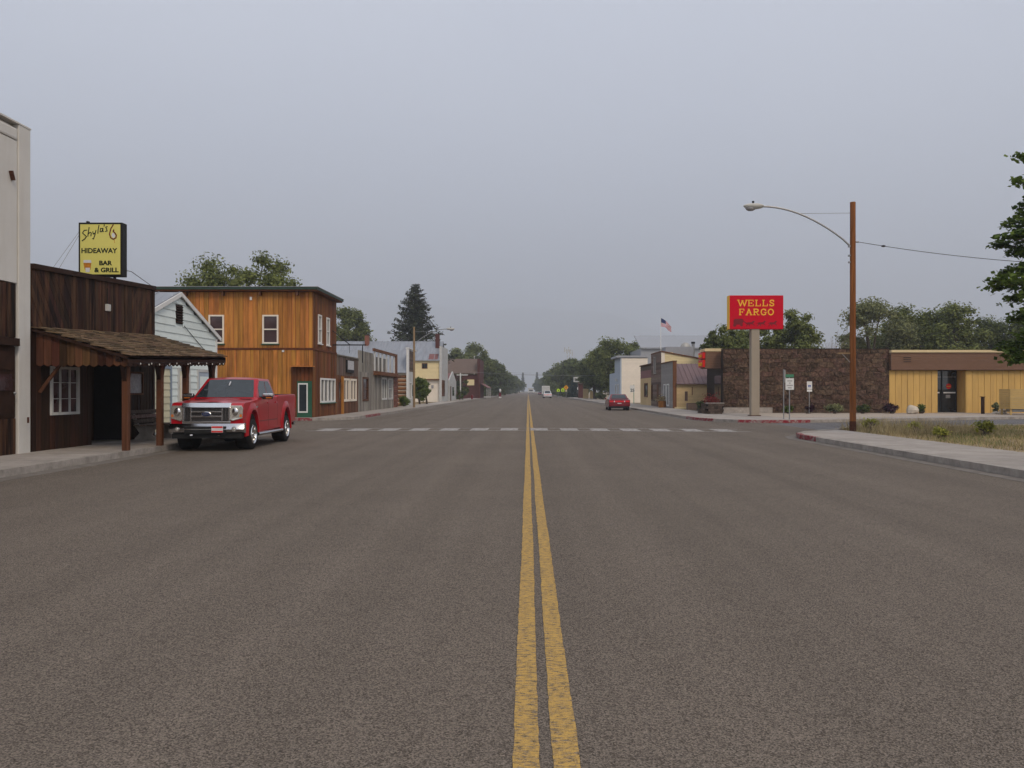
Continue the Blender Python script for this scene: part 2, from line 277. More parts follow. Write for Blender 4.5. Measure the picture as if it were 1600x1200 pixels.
# ------------------------------------------------------------------ geometry helpers
ORG = {}
def tag(o, label, cat, group=None):
    o['label'] = label; o['category'] = cat
    if group: o['group'] = group
    return o
def thing(name, label, cat, loc=(0, 0, 0), rz=0.0, group=None, local=False):
    o = bpy.data.objects.new(name, None); C.objects.link(o); o.empty_display_size = 0.3
    o.location = loc; o.rotation_euler = (0, 0, rz)
    ORG[o.name] = Vector((0, 0, 0)) if local else Vector(loc)
    return tag(o, label, cat, group)
class Frame:
    """wall coordinates: u along the wall, d outward, z up"""
    def __init__(s, axis, plane, out): s.axis, s.plane, s.out = axis, plane, out
    def __call__(s, u, d, z):
        p = s.plane + s.out * d
        return (p, u, z) if s.axis == 'x' else (u, p, z)
WORLD = lambda u, d, z: (u, d, z)
class MB:
    def __init__(s): s.v, s.f = [], []
    def add(s, vs, fs):
        n = len(s.v); s.v += [tuple(p) for p in vs]; s.f += [tuple(i + n for i in f) for f in fs]; return s
    def box(s, x0, x1, y0, y1, z0, z1, fr=WORLD):
        c = [(x0, y0, z0), (x1, y0, z0), (x1, y1, z0), (x0, y1, z0), (x0, y0, z1), (x1, y0, z1), (x1, y1, z1), (x0, y1, z1)]
        return s.add([fr(*p) for p in c], [(3, 2, 1, 0), (4, 5, 6, 7), (0, 1, 5, 4), (1, 2, 6, 5), (2, 3, 7, 6), (3, 0, 4, 7)])
    def prism(s, pts, d0, d1, fr):
        n = len(pts); vs = [fr(u, d0, z) for u, z in pts] + [fr(u, d1, z) for u, z in pts]
        return s.add(vs, [tuple(range(n)), tuple(range(2 * n - 1, n - 1, -1))] + [(i, n + i, n + (i + 1) % n, (i + 1) % n) for i in range(n)])
    def slab(s, pts, z0, z1):
        n = len(pts); vs = [(x, y, z0) for x, y in pts] + [(x, y, z1) for x, y in pts]
        return s.add(vs, [tuple(range(n - 1, -1, -1)), tuple(range(n, 2 * n))] + [(i, (i + 1) % n, n + (i + 1) % n, n + i) for i in range(n)])
    def hexa(s, c):
        return s.add(c, [(3, 2, 1, 0), (4, 5, 6, 7), (0, 1, 5, 4), (1, 2, 6, 5), (2, 3, 7, 6), (3, 0, 4, 7)])
    def tube(s, pts, r, n=8, cap=True):
        pts = [Vector(p) for p in pts]; rs = r if isinstance(r, (list, tuple)) else [r] * len(pts); rings = []
        for i, p in enumerate(pts):
            t = (pts[min(i + 1, len(pts) - 1)] - pts[max(i - 1, 0)]).normalized()
            a = t.cross(Vector((0, 0, 1)) if abs(t.z) < 0.95 else Vector((1, 0, 0))).normalized(); b = t.cross(a)
            rings.append([p + (a * math.cos(2 * math.pi * k / n) + b * math.sin(2 * math.pi * k / n)) * rs[i] for k in range(n)])
        fs = []
        for i in range(len(pts) - 1):
            for k in range(n): fs.append((i * n + k, i * n + (k + 1) % n, (i + 1) * n + (k + 1) % n, (i + 1) * n + k))
        if cap: fs += [tuple(range(n - 1, -1, -1)), tuple(range((len(pts) - 1) * n, len(pts) * n))]
        return s.add([v for r_ in rings for v in r_], fs)
    def ball(s, c, r, nu=10, nv=7):
        rx, ry, rz = r if isinstance(r, (list, tuple)) else (r, r, r); vs = []; fs = []
        for j in range(nv + 1):
            th = math.pi * j / nv
            for k in range(nu):
                a = 2 * math.pi * k / nu; vs.append((c[0] + rx * math.sin(th) * math.cos(a), c[1] + ry * math.sin(th) * math.sin(a), c[2] + rz * math.cos(th)))
        for j in range(nv):
            for k in range(nu): fs.append((j * nu + k, (j + 1) * nu + k, (j + 1) * nu + (k + 1) % nu, j * nu + (k + 1) % nu))
        return s.add(vs, fs)
    def stroke(s, pts, w, d0, th, fr, closed=False):
        """flat pen stroke on a wall; every segment sits a hair higher than the last"""
        seq = list(pts) + ([pts[0]] if closed else [])
        for i in range(len(seq) - 1):
            a, b = Vector(seq[i]), Vector(seq[i + 1]); t = (b - a)
            if t.length < 1e-6: continue
            t.normalize(); nrm = Vector((-t.y, t.x)) * w / 2; e = t * w * 0.3
            s.prism([tuple(a - e + nrm), tuple(a - e - nrm), tuple(b + e - nrm), tuple(b + e + nrm)], d0, d0 + th + 0.0006 * i, fr)
        return s
    def build(s, name, m, parent=None, smooth=False, bevel=0.0, seg=2, kind=None, fix=True):
        o0 = ORG.get(parent.name, Vector((0, 0, 0))) if parent else Vector((0, 0, 0))
        me = bpy.data.meshes.new(name)
        me.from_pydata([(x - o0.x, y - o0.y, z - o0.z) for x, y, z in s.v], [], s.f)
        if bevel > 0 or fix:
            bm = bmesh.new(); bm.from_mesh(me)
            if bevel > 0:
                bmesh.ops.remove_doubles(bm, verts=bm.verts, dist=1e-5)
                bmesh.ops.recalc_face_normals(bm, faces=bm.faces)
                es = [e for e in bm.edges if len(e.link_faces) == 2 and e.calc_face_angle() > 0.5]
                bmesh.ops.bevel(bm, geom=es, offset=bevel, segments=seg, affect='EDGES', profile=0.6, clamp_overlap=True)
            bmesh.ops.recalc_face_normals(bm, faces=bm.faces)
            bm.to_mesh(me); bm.free()
        me.materials.append(m)
        if smooth:
            me.polygons.foreach_set('use_smooth', [True] * len(me.polygons))
            if hasattr(me, 'set_sharp_from_angle'): me.set_sharp_from_angle(angle=R(38))
        o = bpy.data.objects.new(name, me); C.objects.link(o)
        if parent: o.parent = parent; ORG[o.name] = o0
        else: ORG[o.name] = Vector((0, 0, 0))
        if kind: o['kind'] = kind
        return o
def struct(name, mb, m, **k):
    return mb.build(name, m, kind='structure', **k)
UNIT = {}
def unit(m):
    if m.name not in UNIT:
        b = MB().box(-.5, .5, -.5, .5, -.5, .5); me = bpy.data.meshes.new('board_' + m.name); me.from_pydata(b.v, [], b.f); me.materials.append(m); UNIT[m.name] = me
    return UNIT[m.name]
def piece(parent, name, m, c, size, rot=(0, 0, 0), mesh=None):
    o = bpy.data.objects.new(name, mesh or unit(m)); C.objects.link(o)
    o.location = Vector(c) - ORG.get(parent.name, Vector((0, 0, 0))); o.scale = size; o.rotation_euler = rot; o.parent = parent
    ORG[o.name] = ORG.get(parent.name, Vector((0, 0, 0)))
    return o
def fpiece(parent, name, m, fr, u0, u1, d0, d1, z0, z1, tilt=0.0):
    p, q = fr(u0, d0, z0), fr(u1, d1, z1)
    c = [(a + b) / 2 for a, b in zip(p, q)]; sz = [abs(a - b) for a, b in zip(p, q)]
    rot = (0, tilt, 0) if fr.axis == 'x' else (-tilt, 0, 0)
    return piece(parent, name, m, c, sz, rot)
def planks(parent, fr, u0, u1, z0, z1, w, m, holes=(), th=0.03, d=0.0, name='plank', gap=0.016, top=None):
    """upright boards, one object each, cut round the openings; top: optional function u -> z"""
    cuts = sorted(set([u0, u1] + [x for h in holes for x in h[:2] if u0 < x < u1]))
    for a, b in zip(cuts[:-1], cuts[1:]):
        n = max(1, round((b - a) / w)); st = (b - a) / n
        for i in range(n):
            ua, ub = a + i * st, a + (i + 1) * st; um = (ua + ub) / 2; zt = top(um) if top else z1
            segs = [(z0, zt)]
            for h in holes:
                if h[0] < um < h[1]:
                    ns = []
                    for s0, s1 in segs:
                        if h[2] > s0: ns.append((s0, min(h[2], s1)))
                        if h[3] < s1: ns.append((max(h[3], s0), s1))
                    segs = [q for q in ns if q[1] - q[0] > 0.02]
            for s0, s1 in segs:
                fpiece(parent, name, m, fr, ua + gap / 2, ub - gap / 2, d, d + th + random.uniform(0, 0.02), s0, s1)
def claps(parent, fr, u0, u1, z0, z1, h, m, holes=(), d=0.0, th=0.025, name='clapboard', left=None, right=None):
    """lapped horizontal boards, one object each; left/right: optional functions z -> u limit"""
    n = max(1, round((z1 - z0) / h)); st = (z1 - z0) / n
    for i in range(n):
        za, zb = z0 + i * st, z0 + (i + 1) * st; zm = (za + zb) / 2
        a, b = (left(zm) if left else u0), (right(zm) if right else u1)
        segs = [(a, b)]
        for hl in holes:
            if hl[2] < zm < hl[3]:
                ns = []
                for s0, s1 in segs:
                    if hl[0] > s0: ns.append((s0, min(hl[0], s1)))
                    if hl[1] < s1: ns.append((max(hl[1], s0), s1))
                segs = ns
        for s0, s1 in segs:
            if s1 - s0 > 0.05:
                fpiece(parent, name, m, fr, s0, s1, d, d + th, za, zb + 0.006, tilt=-fr.out * 0.10)
def window(parent, fr, u0, u1, z0, z1, fm, gm, fw=0.07, d0=0.0, d1=0.06, nv=0, nh=0, mw=0.035, gd=0.018, sill=None, name='window'):
    b = MB()
    b.box(u0, u1, d0, d1, z1 - fw, z1, fr).box(u0, u1, d0, d1, z0, z0 + fw, fr)
    b.box(u0, u0 + fw, d0, d1, z0 + fw, z1 - fw, fr).box(u1 - fw, u1, d0, d1, z0 + fw, z1 - fw, fr)
    o = b.build(name, fm, parent)
    MB().box(u0 + fw * .6, u1 - fw * .6, d0 - 0.01, d0 + gd, z0 + fw * .6, z1 - fw * .6, fr).build('pane', gm, o)
    for i in range(nv):
        u = u0 + (u1 - u0) * (i + 1) / (nv + 1); MB().box(u - mw / 2, u + mw / 2, d0 + gd - 0.01, d1 - 0.008, z0 + fw, z1 - fw, fr).build('mullion', fm, o)
    for i in range(nh):
        z = z0 + (z1 - z0) * (i + 1) / (nh + 1); MB().box(u0 + fw, u1 - fw, d0 + gd - 0.012, d1 - 0.014, z - mw / 2, z + mw / 2, fr).build('rail', fm, o)
    if sill is not None: MB().box(u0 - 0.06, u1 + 0.06, d0, d1 + 0.06, z0 - 0.06, z0 - 0.002, fr).build('sill', sill, o)
    return o
def text_mb(body, size, fr, u, z, d0, th, align='CENTER', offset=0.0, sx=1.0, shear=0.0):
    cu = bpy.data.curves.new('lettering', 'FONT'); cu.body = body; cu.size = size; cu.align_x = align; cu.offset = offset; cu.shear = shear
    cu.extrude = th / 2; cu.resolution_u = 3
    ob = bpy.data.objects.new('lettering', cu); C.objects.link(ob)
    dg = bpy.context.evaluated_depsgraph_get(); me = bpy.data.meshes.new_from_object(ob.evaluated_get(dg))
    b = MB(); b.v = [fr(u + v.co.x * sx, d0 + th / 2 + v.co.z, z + v.co.y) for v in me.vertices]; b.f = [tuple(p.vertices) for p in me.polygons]
    bpy.data.objects.remove(ob); bpy.data.meshes.remove(me); bpy.data.curves.remove(cu)
    return b
def clip(poly, a, b, c):
    """keep a*u+b*z<=c"""
    out = []
    for i in range(len(poly)):
        p, q = poly[i], poly[(i + 1) % len(poly)]; fp, fq = a * p[0] + b * p[1] - c, a * q[0] + b * q[1] - c
        if fp <= 0: out.append(p)
        if fp * fq < 0:
            t = fp / (fp - fq); out.append((p[0] + t * (q[0] - p[0]), p[1] + t * (q[1] - p[1])))
    return out
def clip_rect(poly, u0, u1, z0, z1):
    for a, b, c in ((1, 0, u1), (-1, 0, -u0), (0, 1, z1), (0, -1, -z0)):
        poly = clip(poly, a, b, c)
        if len(poly) < 3: return []
    return poly
# ================================================================== GROUND, ROADS, PAVEMENTS
KL, KR = -10.0, 9.35           # kerb lines of the main street
FL, FRX = -12.2, 12.6          # facade lines
SW = 0.15                      # pavement height
struct('ground', MB().add([(-9000, -900, -0.06), (9000, -900, -0.06), (9000, 9500, -0.06), (-9000, 9500, -0.06)], [(0, 1, 2, 3)]), M['dirt'], fix=False)
struct('main_street', MB().slab([(-12.6, -60), (12.2, -60), (12.6, 300), (9.5, 420), (6.5, 560), (6.0, 1500), (-6.0, 1500), (-6.5, 560), (-10.4, 420), (-12.6, 300)], -0.05, 0.0), M['asphalt'])
struct('cross_street_left', MB().slab([(-12.603, 34.6), (-12.603, 45.4), (-160, 45.4), (-160, 34.6)], -0.05, -0.004), M['asphalt_side'])
struct('cross_street_right', MB().slab([(12.206, 30.5), (14.2, 34.3), (60, 46.5), (160, 73), (160, 92), (60, 61.5), (29, 49.5), (13.6, 43.6), (12.206, 44.2)], -0.05, -0.004), M['asphalt_side'])
# concrete gutter strips along the kerbs
def gutter(pts_a, pts_b):
    pass
def strip(pts, w):
    """polygon of a ribbon to the right of a polyline"""
    out = []
    P = [Vector(p) for p in pts]
    for i, p in enumerate(P):
        t = (P[min(i + 1, len(P) - 1)] - P[max(i - 1, 0)]).normalized(); out.append((p.x + t.y * w, p.y - t.x * w))
    return out
def arc(cx, cy, r, a0, a1, n=8):
    return [(cx + r * math.cos(R(a0 + (a1 - a0) * i / n)), cy + r * math.sin(R(a0 + (a1 - a0) * i / n))) for i in range(n + 1)]
def ribbon(name, line, w, z0, z1, m, parent=None, kind='structure'):
    a, b = line, strip(line, w); mb = MB(); n = len(a)
    for i in range(n - 1):
        mb.hexa([(*a[i], z0), (*b[i], z0), (*b[i + 1], z0), (*a[i + 1], z0), (*a[i], z1), (*b[i], z1), (*b[i + 1], z1), (*a[i + 1], z1)])
    bm_v = {}; v2 = []; f2 = []
    for p in mb.v: bm_v.setdefault(p, len(bm_v))
    v2 = list(bm_v); f2 = [tuple(bm_v[mb.v[i]] for i in f) for f in mb.f]
    seen = {}
    for f in f2: seen.setdefault(tuple(sorted(f)), []).append(f)
    mb.v = v2; mb.f = [q[0] for q in seen.values() if len(q) == 1]
    return mb.build(name, m, parent, kind=None if parent else kind)
# kerb lines, walked so that the pavement lies on the right-hand side of the line
kl_near = [(KL - 3.0, 34.4)] + arc(KL - 2.0, 32.4, 2.0, 90, 0)[0:] + [(KL, 24), (KL, 12), (KL, -20)]
kl_near = [(-60, 34.4), (-20, 34.4)] + kl_near[1:]
kl_far = [(KL, 330), (KL, 220), (KL, 120), (KL, 70), (KL, 50)] + arc(KL - 3.0, 48.4, 3.0, 0, -90)[0:] + [(-20, 45.4), (-60, 45.4)]
kr_near = [(KR, -20), (KR, 5), (KR, 20), (KR, 28.2), (KR + 0.25, 29.3), (10.3, 30.6), (11.8, 32.2), (13.2, 33.8), (14.2, 34.6), (30, 39.2), (60, 47.4)]
kr_far = [(60, 60.0), (29, 48.2), (18, 44.0), (13.6, 42.3), (12.2, 42.2), (11.0, 42.8), (10.0, 44.2), (9.45, 46.2), (KR, 49), (KR, 75), (KR, 120), (KR, 220), (KR, 330)]
KERBS = {'l_near': kl_near, 'l_far': kl_far, 'r_near': kr_near, 'r_far': kr_far}
for i, (k, ln) in enumerate(KERBS.items()):
    ribbon('kerb', ln, 0.16, -0.04, SW + 0.004, M['kerb'])
    gl = [(2 * a[0] - b[0], 2 * a[1] - b[1]) for a, b in zip(ln, strip(ln, 0.42))]
    ribbon('gutter', list(ln), -0.40, -0.04, 0.006, M['gutter'])
# pavement beds and their slabs
def pavement(name, poly, z=SW - 0.012):
    return struct(name, MB().slab(poly, -0.05, z), M['kerb'])
pv_ln = pavement('sidewalk_left', strip(kl_near, 0.155)[1:] + [(FL - 0.4, -20), (FL - 0.4, 31.9), (-20, 31.9)])
pv_lf = pavement('sidewalk_left_far', strip(kl_far, 0.155)[:-1] + [(-20, 46.6), (FL - 0.3, 46.6), (FL - 0.3, 330)])
pv_rn = pavement('sidewalk_right', strip(kr_near, 0.155)[:10] + [(30, 41.0), (14.4, 36.0), (12.15, 33.4), (12.15, -20)] if False else strip(kr_near, 0.155)[:9] + [(13.6, 34.5), (12.15, 32.6), (12.15, -20)])
pv_rf = pavement('sidewalk_right_far', strip(kr_far, 0.155) + [(FRX + 0.3, 330), (FRX + 0.3, 57.5), (14.0, 57.5), (14.4, 47.2), (18, 46.9), (29, 50.6), (60, 62.4)])
def slabs(parent, x0, x1, y0, y1, ln, mat_=M['concrete'], nx=1):
    n = max(1, round((y1 - y0) / ln)); st = (y1 - y0) / n; wx = (x1 - x0) / nx
    for i in range(n):
        for j in range(nx):
            piece(parent, 'slab', mat_, (x0 + wx * (j + .5), y0 + st * (i + .5), SW - 0.028 + random.uniform(-.003, .003)), (wx - 0.014, st - 0.014, 0.06), (random.uniform(-.0015, .0015), random.uniform(-.0015, .0015), 0))
slabs(pv_ln, FL - 0.3, KL - 0.165, 9, 32, 1.75)
slabs(pv_rn, KR + 0.165, 12.1, 7, 28, 1.75)
slabs(pv_lf, FL - 0.1, KL - 0.165, 48.6, 120, 1.9)
slabs(pv_rf, KR + 0.165, FRX + 0.05, 49.5, 125, 1.9)
def poly_slab(parent, pts):
    b = MB().slab(pts, 0.10, SW + 0.001); return b.build('slab', M['concrete'], parent)
poly_slab(pv_ln, [(KL - 0.17, 32.01), (FL - .3, 32.01), (FL - .3, 34.1), (KL - 2.3, 34.1), (KL - 1.0, 33.8), (KL - .35, 33.2)])
poly_slab(pv_lf, [(KL - 0.17, 48.58), (KL - 0.5, 47.1), (KL - 1.3, 46.1), (FL - 0.1, 45.62), (FL - 0.1, 48.58)])
poly_slab(pv_lf, [(FL - 0.115, 45.6), (FL - 0.115, 46.55), (-20, 46.55), (-20, 45.6)])
poly_slab(pv_rn, [(KR + .17, 28.01), (12.1, 28.01), (12.1, 32.0), (KR + .45, 29.3), (KR + .19, 28.4)])
poly_slab(pv_rn, [(12.1, 32.015), (12.1, 32.5), (13.4, 34.1), (13.7, 34.0), (12.3, 32.3), (10.5, 30.55), (9.85, 29.7)])
poly_slab(pv_rf, [(KR + .18, 49.48), (9.65, 46.4), (10.2, 44.4), (11.1, 43.0), (12.2, 42.4), (FRX + .05, 42.4), (FRX + .05, 49.48)])
poly_slab(pv_rf, [(FRX + .065, 42.4), (13.6, 42.52), (18, 44.2), (29, 48.4), (29, 50.4), (18, 46.7), (FRX + .065, 46.7)])
struct('gravel_bed', MB().slab([(14.42, 47.3), (18, 46.95), (29, 50.65), (60, 62.5), (60, 64), (14.42, 57.0)], -0.05, 0.145), M['gravel'])
struct('bank_walk', MB().slab([(12.97, 46.72), (14.38, 46.72), (14.38, 57.2), (12.97, 57.2)], 0.0, SW + 0.0025), M['concrete'])
struct('verge', MB().slab([(12.2, -20), (60, -20), (60, 47.0), (30, 38.9), (14.3, 34.5), (12.2, 32.5)], -0.05, 0.10), M['dirt'])
# red painted kerb lengths
def red_kerb(line):
    ribbon('red_kerb_paint', line, 0.165, 0.01, SW + 0.008, M['red_kerb'])
red_kerb([(11.0 - .012, 42.8 - .01), (12.2, 42.19), (13.6, 42.28), (14.6, 42.68)])
red_kerb([(9.99, 44.2), (9.44, 46.2), (KR - .01, 48.4)])
red_kerb([(KR - .01, 26.6), (KR - .01, 28.2), (KR + .24, 29.3)])
red_kerb([(KL + .01, 55.5), (KL + .01, 50.5)])
red_kerb([(-12.0, 45.39), (-14.6, 45.39)])
# manhole-like patches and cracks
def decal(pts, z=0.004, m=M['white_line'], name='road_marking'):
    return struct(name, MB().slab(pts, z - 0.003, z), m)
def lane_line(x0, w):
    ys = list(np.arange(1.5, 26, 0.05)) + [26 + k * .5 for k in range(40)] + [50, 60, 90, 140, 220, 330, 520]; rl = random.Random(int(x0 * 1000) + 50); e = [0.0, 0.0]; rows_ = []
    for y in ys:
        for q in (0, 1): e[q] = .45 * e[q] + rl.uniform(-.0032, .0032)
        dr_ = .003 * math.sin(y * .9); rows_.append((x0 + dr_ + e[0], x0 + w + dr_ + e[1], y))
    mb = MB(); mb.v = [p for a, b, y in rows_ for p in ((a, y, 0.004), (b, y, 0.004))]
    mb.f = [(2 * k, 2 * k + 1, 2 * k + 3, 2 * k + 2) for k in range(len(rows_) - 1)]
    return struct('yellow_centre_line', mb, M['yellow'], fix=False)
lane_line(-0.067, 0.12); lane_line(0.112, 0.12)
def cw(t): # crossing runs slightly askew
    return 34.2 - 0.13 * max(0, t) - 0.05 * max(0, -t)
def cross_line(off, w):
    mb = MB(); xs = np.linspace(-9.2, 9.0, 13)
    for a, b in zip(xs[:-1], xs[1:]):
        mb.add([(a, cw(a) + off, 0.0065), (b, cw(b) + off, 0.0065), (b, cw(b) + off + w, 0.0065), (a, cw(a) + off + w, 0.0065)], [(0, 1, 2, 3)])
    struct('crosswalk_line', mb, M['white_line'], fix=False)
cross_line(0, 0.18); cross_line(2.1, 0.18)
for i in range(14):
    x = -8.85 + i * 1.28
    decal([(x, cw(x) + 0.182), (x + 0.74, cw(x + .74) + 0.182), (x + 0.74, cw(x + .74) + 2.098), (x, cw(x) + 2.098)], 0.005, name='crosswalk_bar')
# far hills
hv = []; hf = []; nx, ny = 90, 8
for j in range(ny):
    for i in range(nx):
        x = -8200 + 16400 * i / (nx - 1); s_ = j / (ny - 1)
        rid = 1010 - 0.115 * (x + 2200) * (1 if x > -2200 else -.3) + 70 * math.sin(x * 0.0013 + 1.0) + 42 * math.sin(x * 0.0031) + 20 * math.sin(x * 0.007 + 2)
        hv.append((x, 6300 + 1800 * s_ + 40 * math.sin(x * .004), -1 + max(0, rid) * (s_ ** 1.2)))
for j in range(ny - 1):
    for i in range(nx - 1): hf.append((j * nx + i, j * nx + i + 1, (j + 1) * nx + i + 1, (j + 1) * nx + i))
struct('hills', MB().add(hv, hf), M['hill'], smooth=True, fix=False)

# ================================================================== LEFT SIDE
fx = Frame('x', FL, 1)
# ---- white stucco building at the near end
wb = thing('stucco_building', 'tall white stucco building with dark plank infill and double doors', 'building', (-20, 14, 0))
MB().box(-30, FL - 0.12, 4, 20.0, 0, 8.0).build('wall', M['stucco'], wb)
MB().box(4, 19.52, -0.118, 0.02, 4.22, 7.6, fx).build('upper_panel', M['stucco'], wb)
MB().box(19.56, 20.02, -0.16, 0.045, 0.1, 8.02, fx).build('corner_pilaster', M['stucco'], wb, bevel=0.02)
MB().prism([(4, 7.62), (19.52, 7.62), (19.52, 7.9), (4, 7.9)], -0.115, 0.042, fx).build('cornice', M['stucco'], wb, bevel=0.05)
MB().box(-30, FL + .055, 3.9, 20.03, 8.022, 8.06).build('coping', M['stucco'], wb)
MB().box(4, 19.51, -0.117, -0.03, 0.1, 4.21, fx).build('infill_panel', M['wood_trim_dark'], wb)
planks(wb, fx, 15.0, 19.5, 2.92, 4.2, 0.17, M['wood_dark'], d=-0.028)
planks(wb, fx, 15.0, 19.5, 0.15, 1.0, 0.17, M['wood_dark'], d=-0.028)
fpiece(wb, 'beam', M['wood_trim_dark'], fx, 14.9, 19.51, -0.02, 0.10, 2.72, 2.90)
for k in range(3):
    u0 = 15.0 + k * 1.5
    dr = MB().box(u0, u0 + 1.46, -0.028, 0.015, 1.02, 2.70, fx).build('door', M['wood_dark_low'], wb)
    for a in (0.12, 0.80):
        for (z0, z1) in ((1.12, 1.55), (1.66, 2.05), (2.15, 2.58)):
            MB().box(u0 + a, u0 + a + .54, 0.01, 0.035, z0, z1, fx).build('door_panel', M['wood_trim_dark'] if z0 != 1.66 else M['glass_warm'], dr)
    MB().ball(fx(u0 + 1.38, 0.06, 1.6), 0.035).build('handle', M['steel'], dr, smooth=True)
piece(wb, 'bracket', M['rust'], fx(19.27, 0.06, 6.72), (0.10, 0.045, 0.22), (R(22), 0, 0))
piece(wb, 'vent_plate', M['rust'], fx(19.75, 0.15, 0.95), (0.02, 0.06, 0.14))

# ---- bar with porch
Y0, Y1 = 20.12, 26.7
bar = thing('bar_building', 'dark plank bar with false front and shake roofed porch on posts', 'building', (-16, 23.4, 0))
MB().box(-24, FL - 1.1, Y0, Y1, 0, 4.55).build('rear_wall', M['wood_trim_dark'], bar)
MB().box(Y0, 22.9, -1.099, -0.035, 0.1, 4.5, fx).box(25.02, Y1, -1.099, -0.035, 0.1, 4.5, fx).box(22.901, 25.019, -1.099, -0.035, 2.42, 4.5, fx).build('front_wall', M['interior'], bar)
topz = lambda u: 4.66 + (u - 20.2) / 6.5 * 0.28
MB().prism([(Y0, 4.4), (Y1, 4.4), (Y1, topz(Y1)), (Y0, topz(Y0))], -0.2, -0.034, fx).build('parapet', M['wood_trim_dark'], bar)
zl0, zl1 = 3.20, 3.45
planks(bar, fx, 21.95, 25.25, 3.2, 4.6, 0.165, M['wood_dark'], d=-0.03, top=topz)
for sgn, (ua, ub) in ((1, (Y0 + .02, 21.94)), (-1, (25.26, Y1 - .12))):
    for k in range(-14, 26):
        w = 0.17; c0 = (ua if sgn > 0 else ub); sl = 1.55
        # slanted boards leaning towards the middle
        off = k * w * 1.18
        if sgn > 0: poly = [(c0 + off, 4.9), (c0 + off + w * 1.12, 4.9), (c0 + off + w * 1.12 + 1.9 / sl, 3.0), (c0 + off + 1.9 / sl, 3.0)]
        else: poly = [(c0 - off, 4.9), (c0 - off - w * 1.12, 4.9), (c0 - off - w * 1.12 - 1.9 / sl, 3.0), (c0 - off - 1.9 / sl, 3.0)]
        pl = clip_rect(poly, ua, ub, 3.2, topz((ua + ub) / 2))
        if len(pl) >= 3:
            b = MB().prism(pl, -0.03, 0.0 + random.uniform(0, .012), fx)
            b.build('plank', M['wood_dark'], bar)
fpiece(bar, 'corner_board', M['wood_trim_dark'], fx, Y1 - .115, Y1 + .02, -0.03, 0.03, 0.15, topz(Y1))
MB().prism([(Y0 - .0, topz(Y0)), (Y1 + .04, topz(Y1)), (Y1 + .04, topz(Y1) + .13), (Y0, topz(Y0) + .13)], -0.22, 0.07, fx).build('top_trim', M['wood_trim_dark'], bar)
wa = (yx(78, FL), yx(122, FL), 1.03, 2.29); wc = (yx(200, FL), yx(223, FL), 1.53, 2.25)
hl = [wa, wc, (22.9, 25.02, 0.0, 2.42)]
planks(bar, fx, Y0, Y1 - .12, 0.15, 3.2, 0.2, M['wood_dark_low'], hl, d=-0.03)
window(bar, fx, *wa, M['white_old'], M['glass_warm'], fw=0.07, d0=-0.03, d1=0.05, nv=2, nh=2, mw=0.016)
window(bar, fx, *wc, M['wood_brown'], M['poster'], fw=0.06, d0=-0.03, d1=0.04)
# recessed entrance
frd = Frame('x', FL - 1.09, 1)
planks(bar, frd, 22.92, 25.0, 0.15, 2.4, 0.2, M['wood_dark_low'], [(23.4, 24.4, 0.0, 2.2)], d=0.0)
dr = MB().box(23.42, 24.38, -0.005, 0.03, 0.16, 2.18, frd).build('door', M['wood_trim_dark'], bar)
MB().box(23.6, 24.2, 0.025, 0.04, 1.2, 2.0, frd).build('pane', M['glass'], dr)
MB().ball(frd(24.3, 0.07, 1.05), 0.035).build('handle', M['steel'], dr, smooth=True)
MB().box(22.92, 25.0, 0.0, 1.06, 0.1, SW + 0.01, frd).build('step', M['concrete'], bar)
# porch roof deck
ez0, ez1, EX = 2.50, 2.74, -9.82
def roofz(x, y): 
    t = (y - Y0) / (Y1 - Y0); a = zl0 + (zl1 - zl0) * t; b = ez0 + (ez1 - ez0) * t; s_ = (x - FL) / (EX - FL); return a + (b - a) * s_
P = [(FL + .02, Y0 + .02), (EX, Y0 + .02), (EX, Y1 - .1), (FL + .02, Y1 - .1)]
MB().hexa([(x, y, roofz(x, y) - 0.07) for x, y in P] + [(x, y, roofz(x, y)) for x, y in P]).build('porch_deck', M['wood_trim_dark'], bar)
rows, cols = 13, 22
slope = math.atan2(zl0 - ez0, EX - FL); pit = math.hypot(zl0 - ez0, EX - FL) / rows
for r_ in range(rows):
    xs = EX + 0.05 - (r_ + .5) * (EX - FL) / rows
    for c_ in range(cols):
        wy = (Y1 - Y0 - .12) / cols; y = Y0 + .05 + (c_ + .5 + (0.25 if r_ % 2 else -0.2)) * wy + random.uniform(-.03, .03)
        y = min(max(y, Y0 + .1), Y1 - .18)
        piece(bar, 'shingle', M['shake'], (xs, y, roofz(xs, y) + 0.045 + 0.004 * (c_ % 2)), (pit * 1.45 + random.uniform(-.03, .05), wy * random.uniform(.82, .98), 0.022 + random.uniform(0, .012)), (random.uniform(-.02, .02) + math.atan2(ez1 - ez0, Y1 - Y0), slope - 0.14 + random.uniform(-.03, .03), random.uniform(-.05, .05)))
MB().hexa([(EX - .05, Y0 + .02, ez0 - .17), (EX + .0, Y0 + .02, ez0 - .17), (EX + .0, Y1 - .1, ez1 - .17), (EX - .05, Y1 - .1, ez1 - .17),
           (EX - .05, Y0 + .02, ez0 - .02), (EX + .0, Y0 + .02, ez0 - .02), (EX + .0, Y1 - .1, ez1 - .02), (EX - .05, Y1 - .1, ez1 - .02)]).build('eave_board', M['wood_trim_dark'], bar)
for k in range(26):   # scalloped trim under the eave
    y = Y0 + .15 + k * (Y1 - Y0 - .4) / 25; t = (y - Y0) / (Y1 - Y0); z = ez0 + (ez1 - ez0) * t - .17
    MB().prism([(y - .11, z), (y - .09, z - .05), (y, z - .09), (y + .09, z - .05), (y + .11, z)], -.045, -.01, Frame('x', EX, 1)).build('scallop', M['wood_trim_dark'], bar)
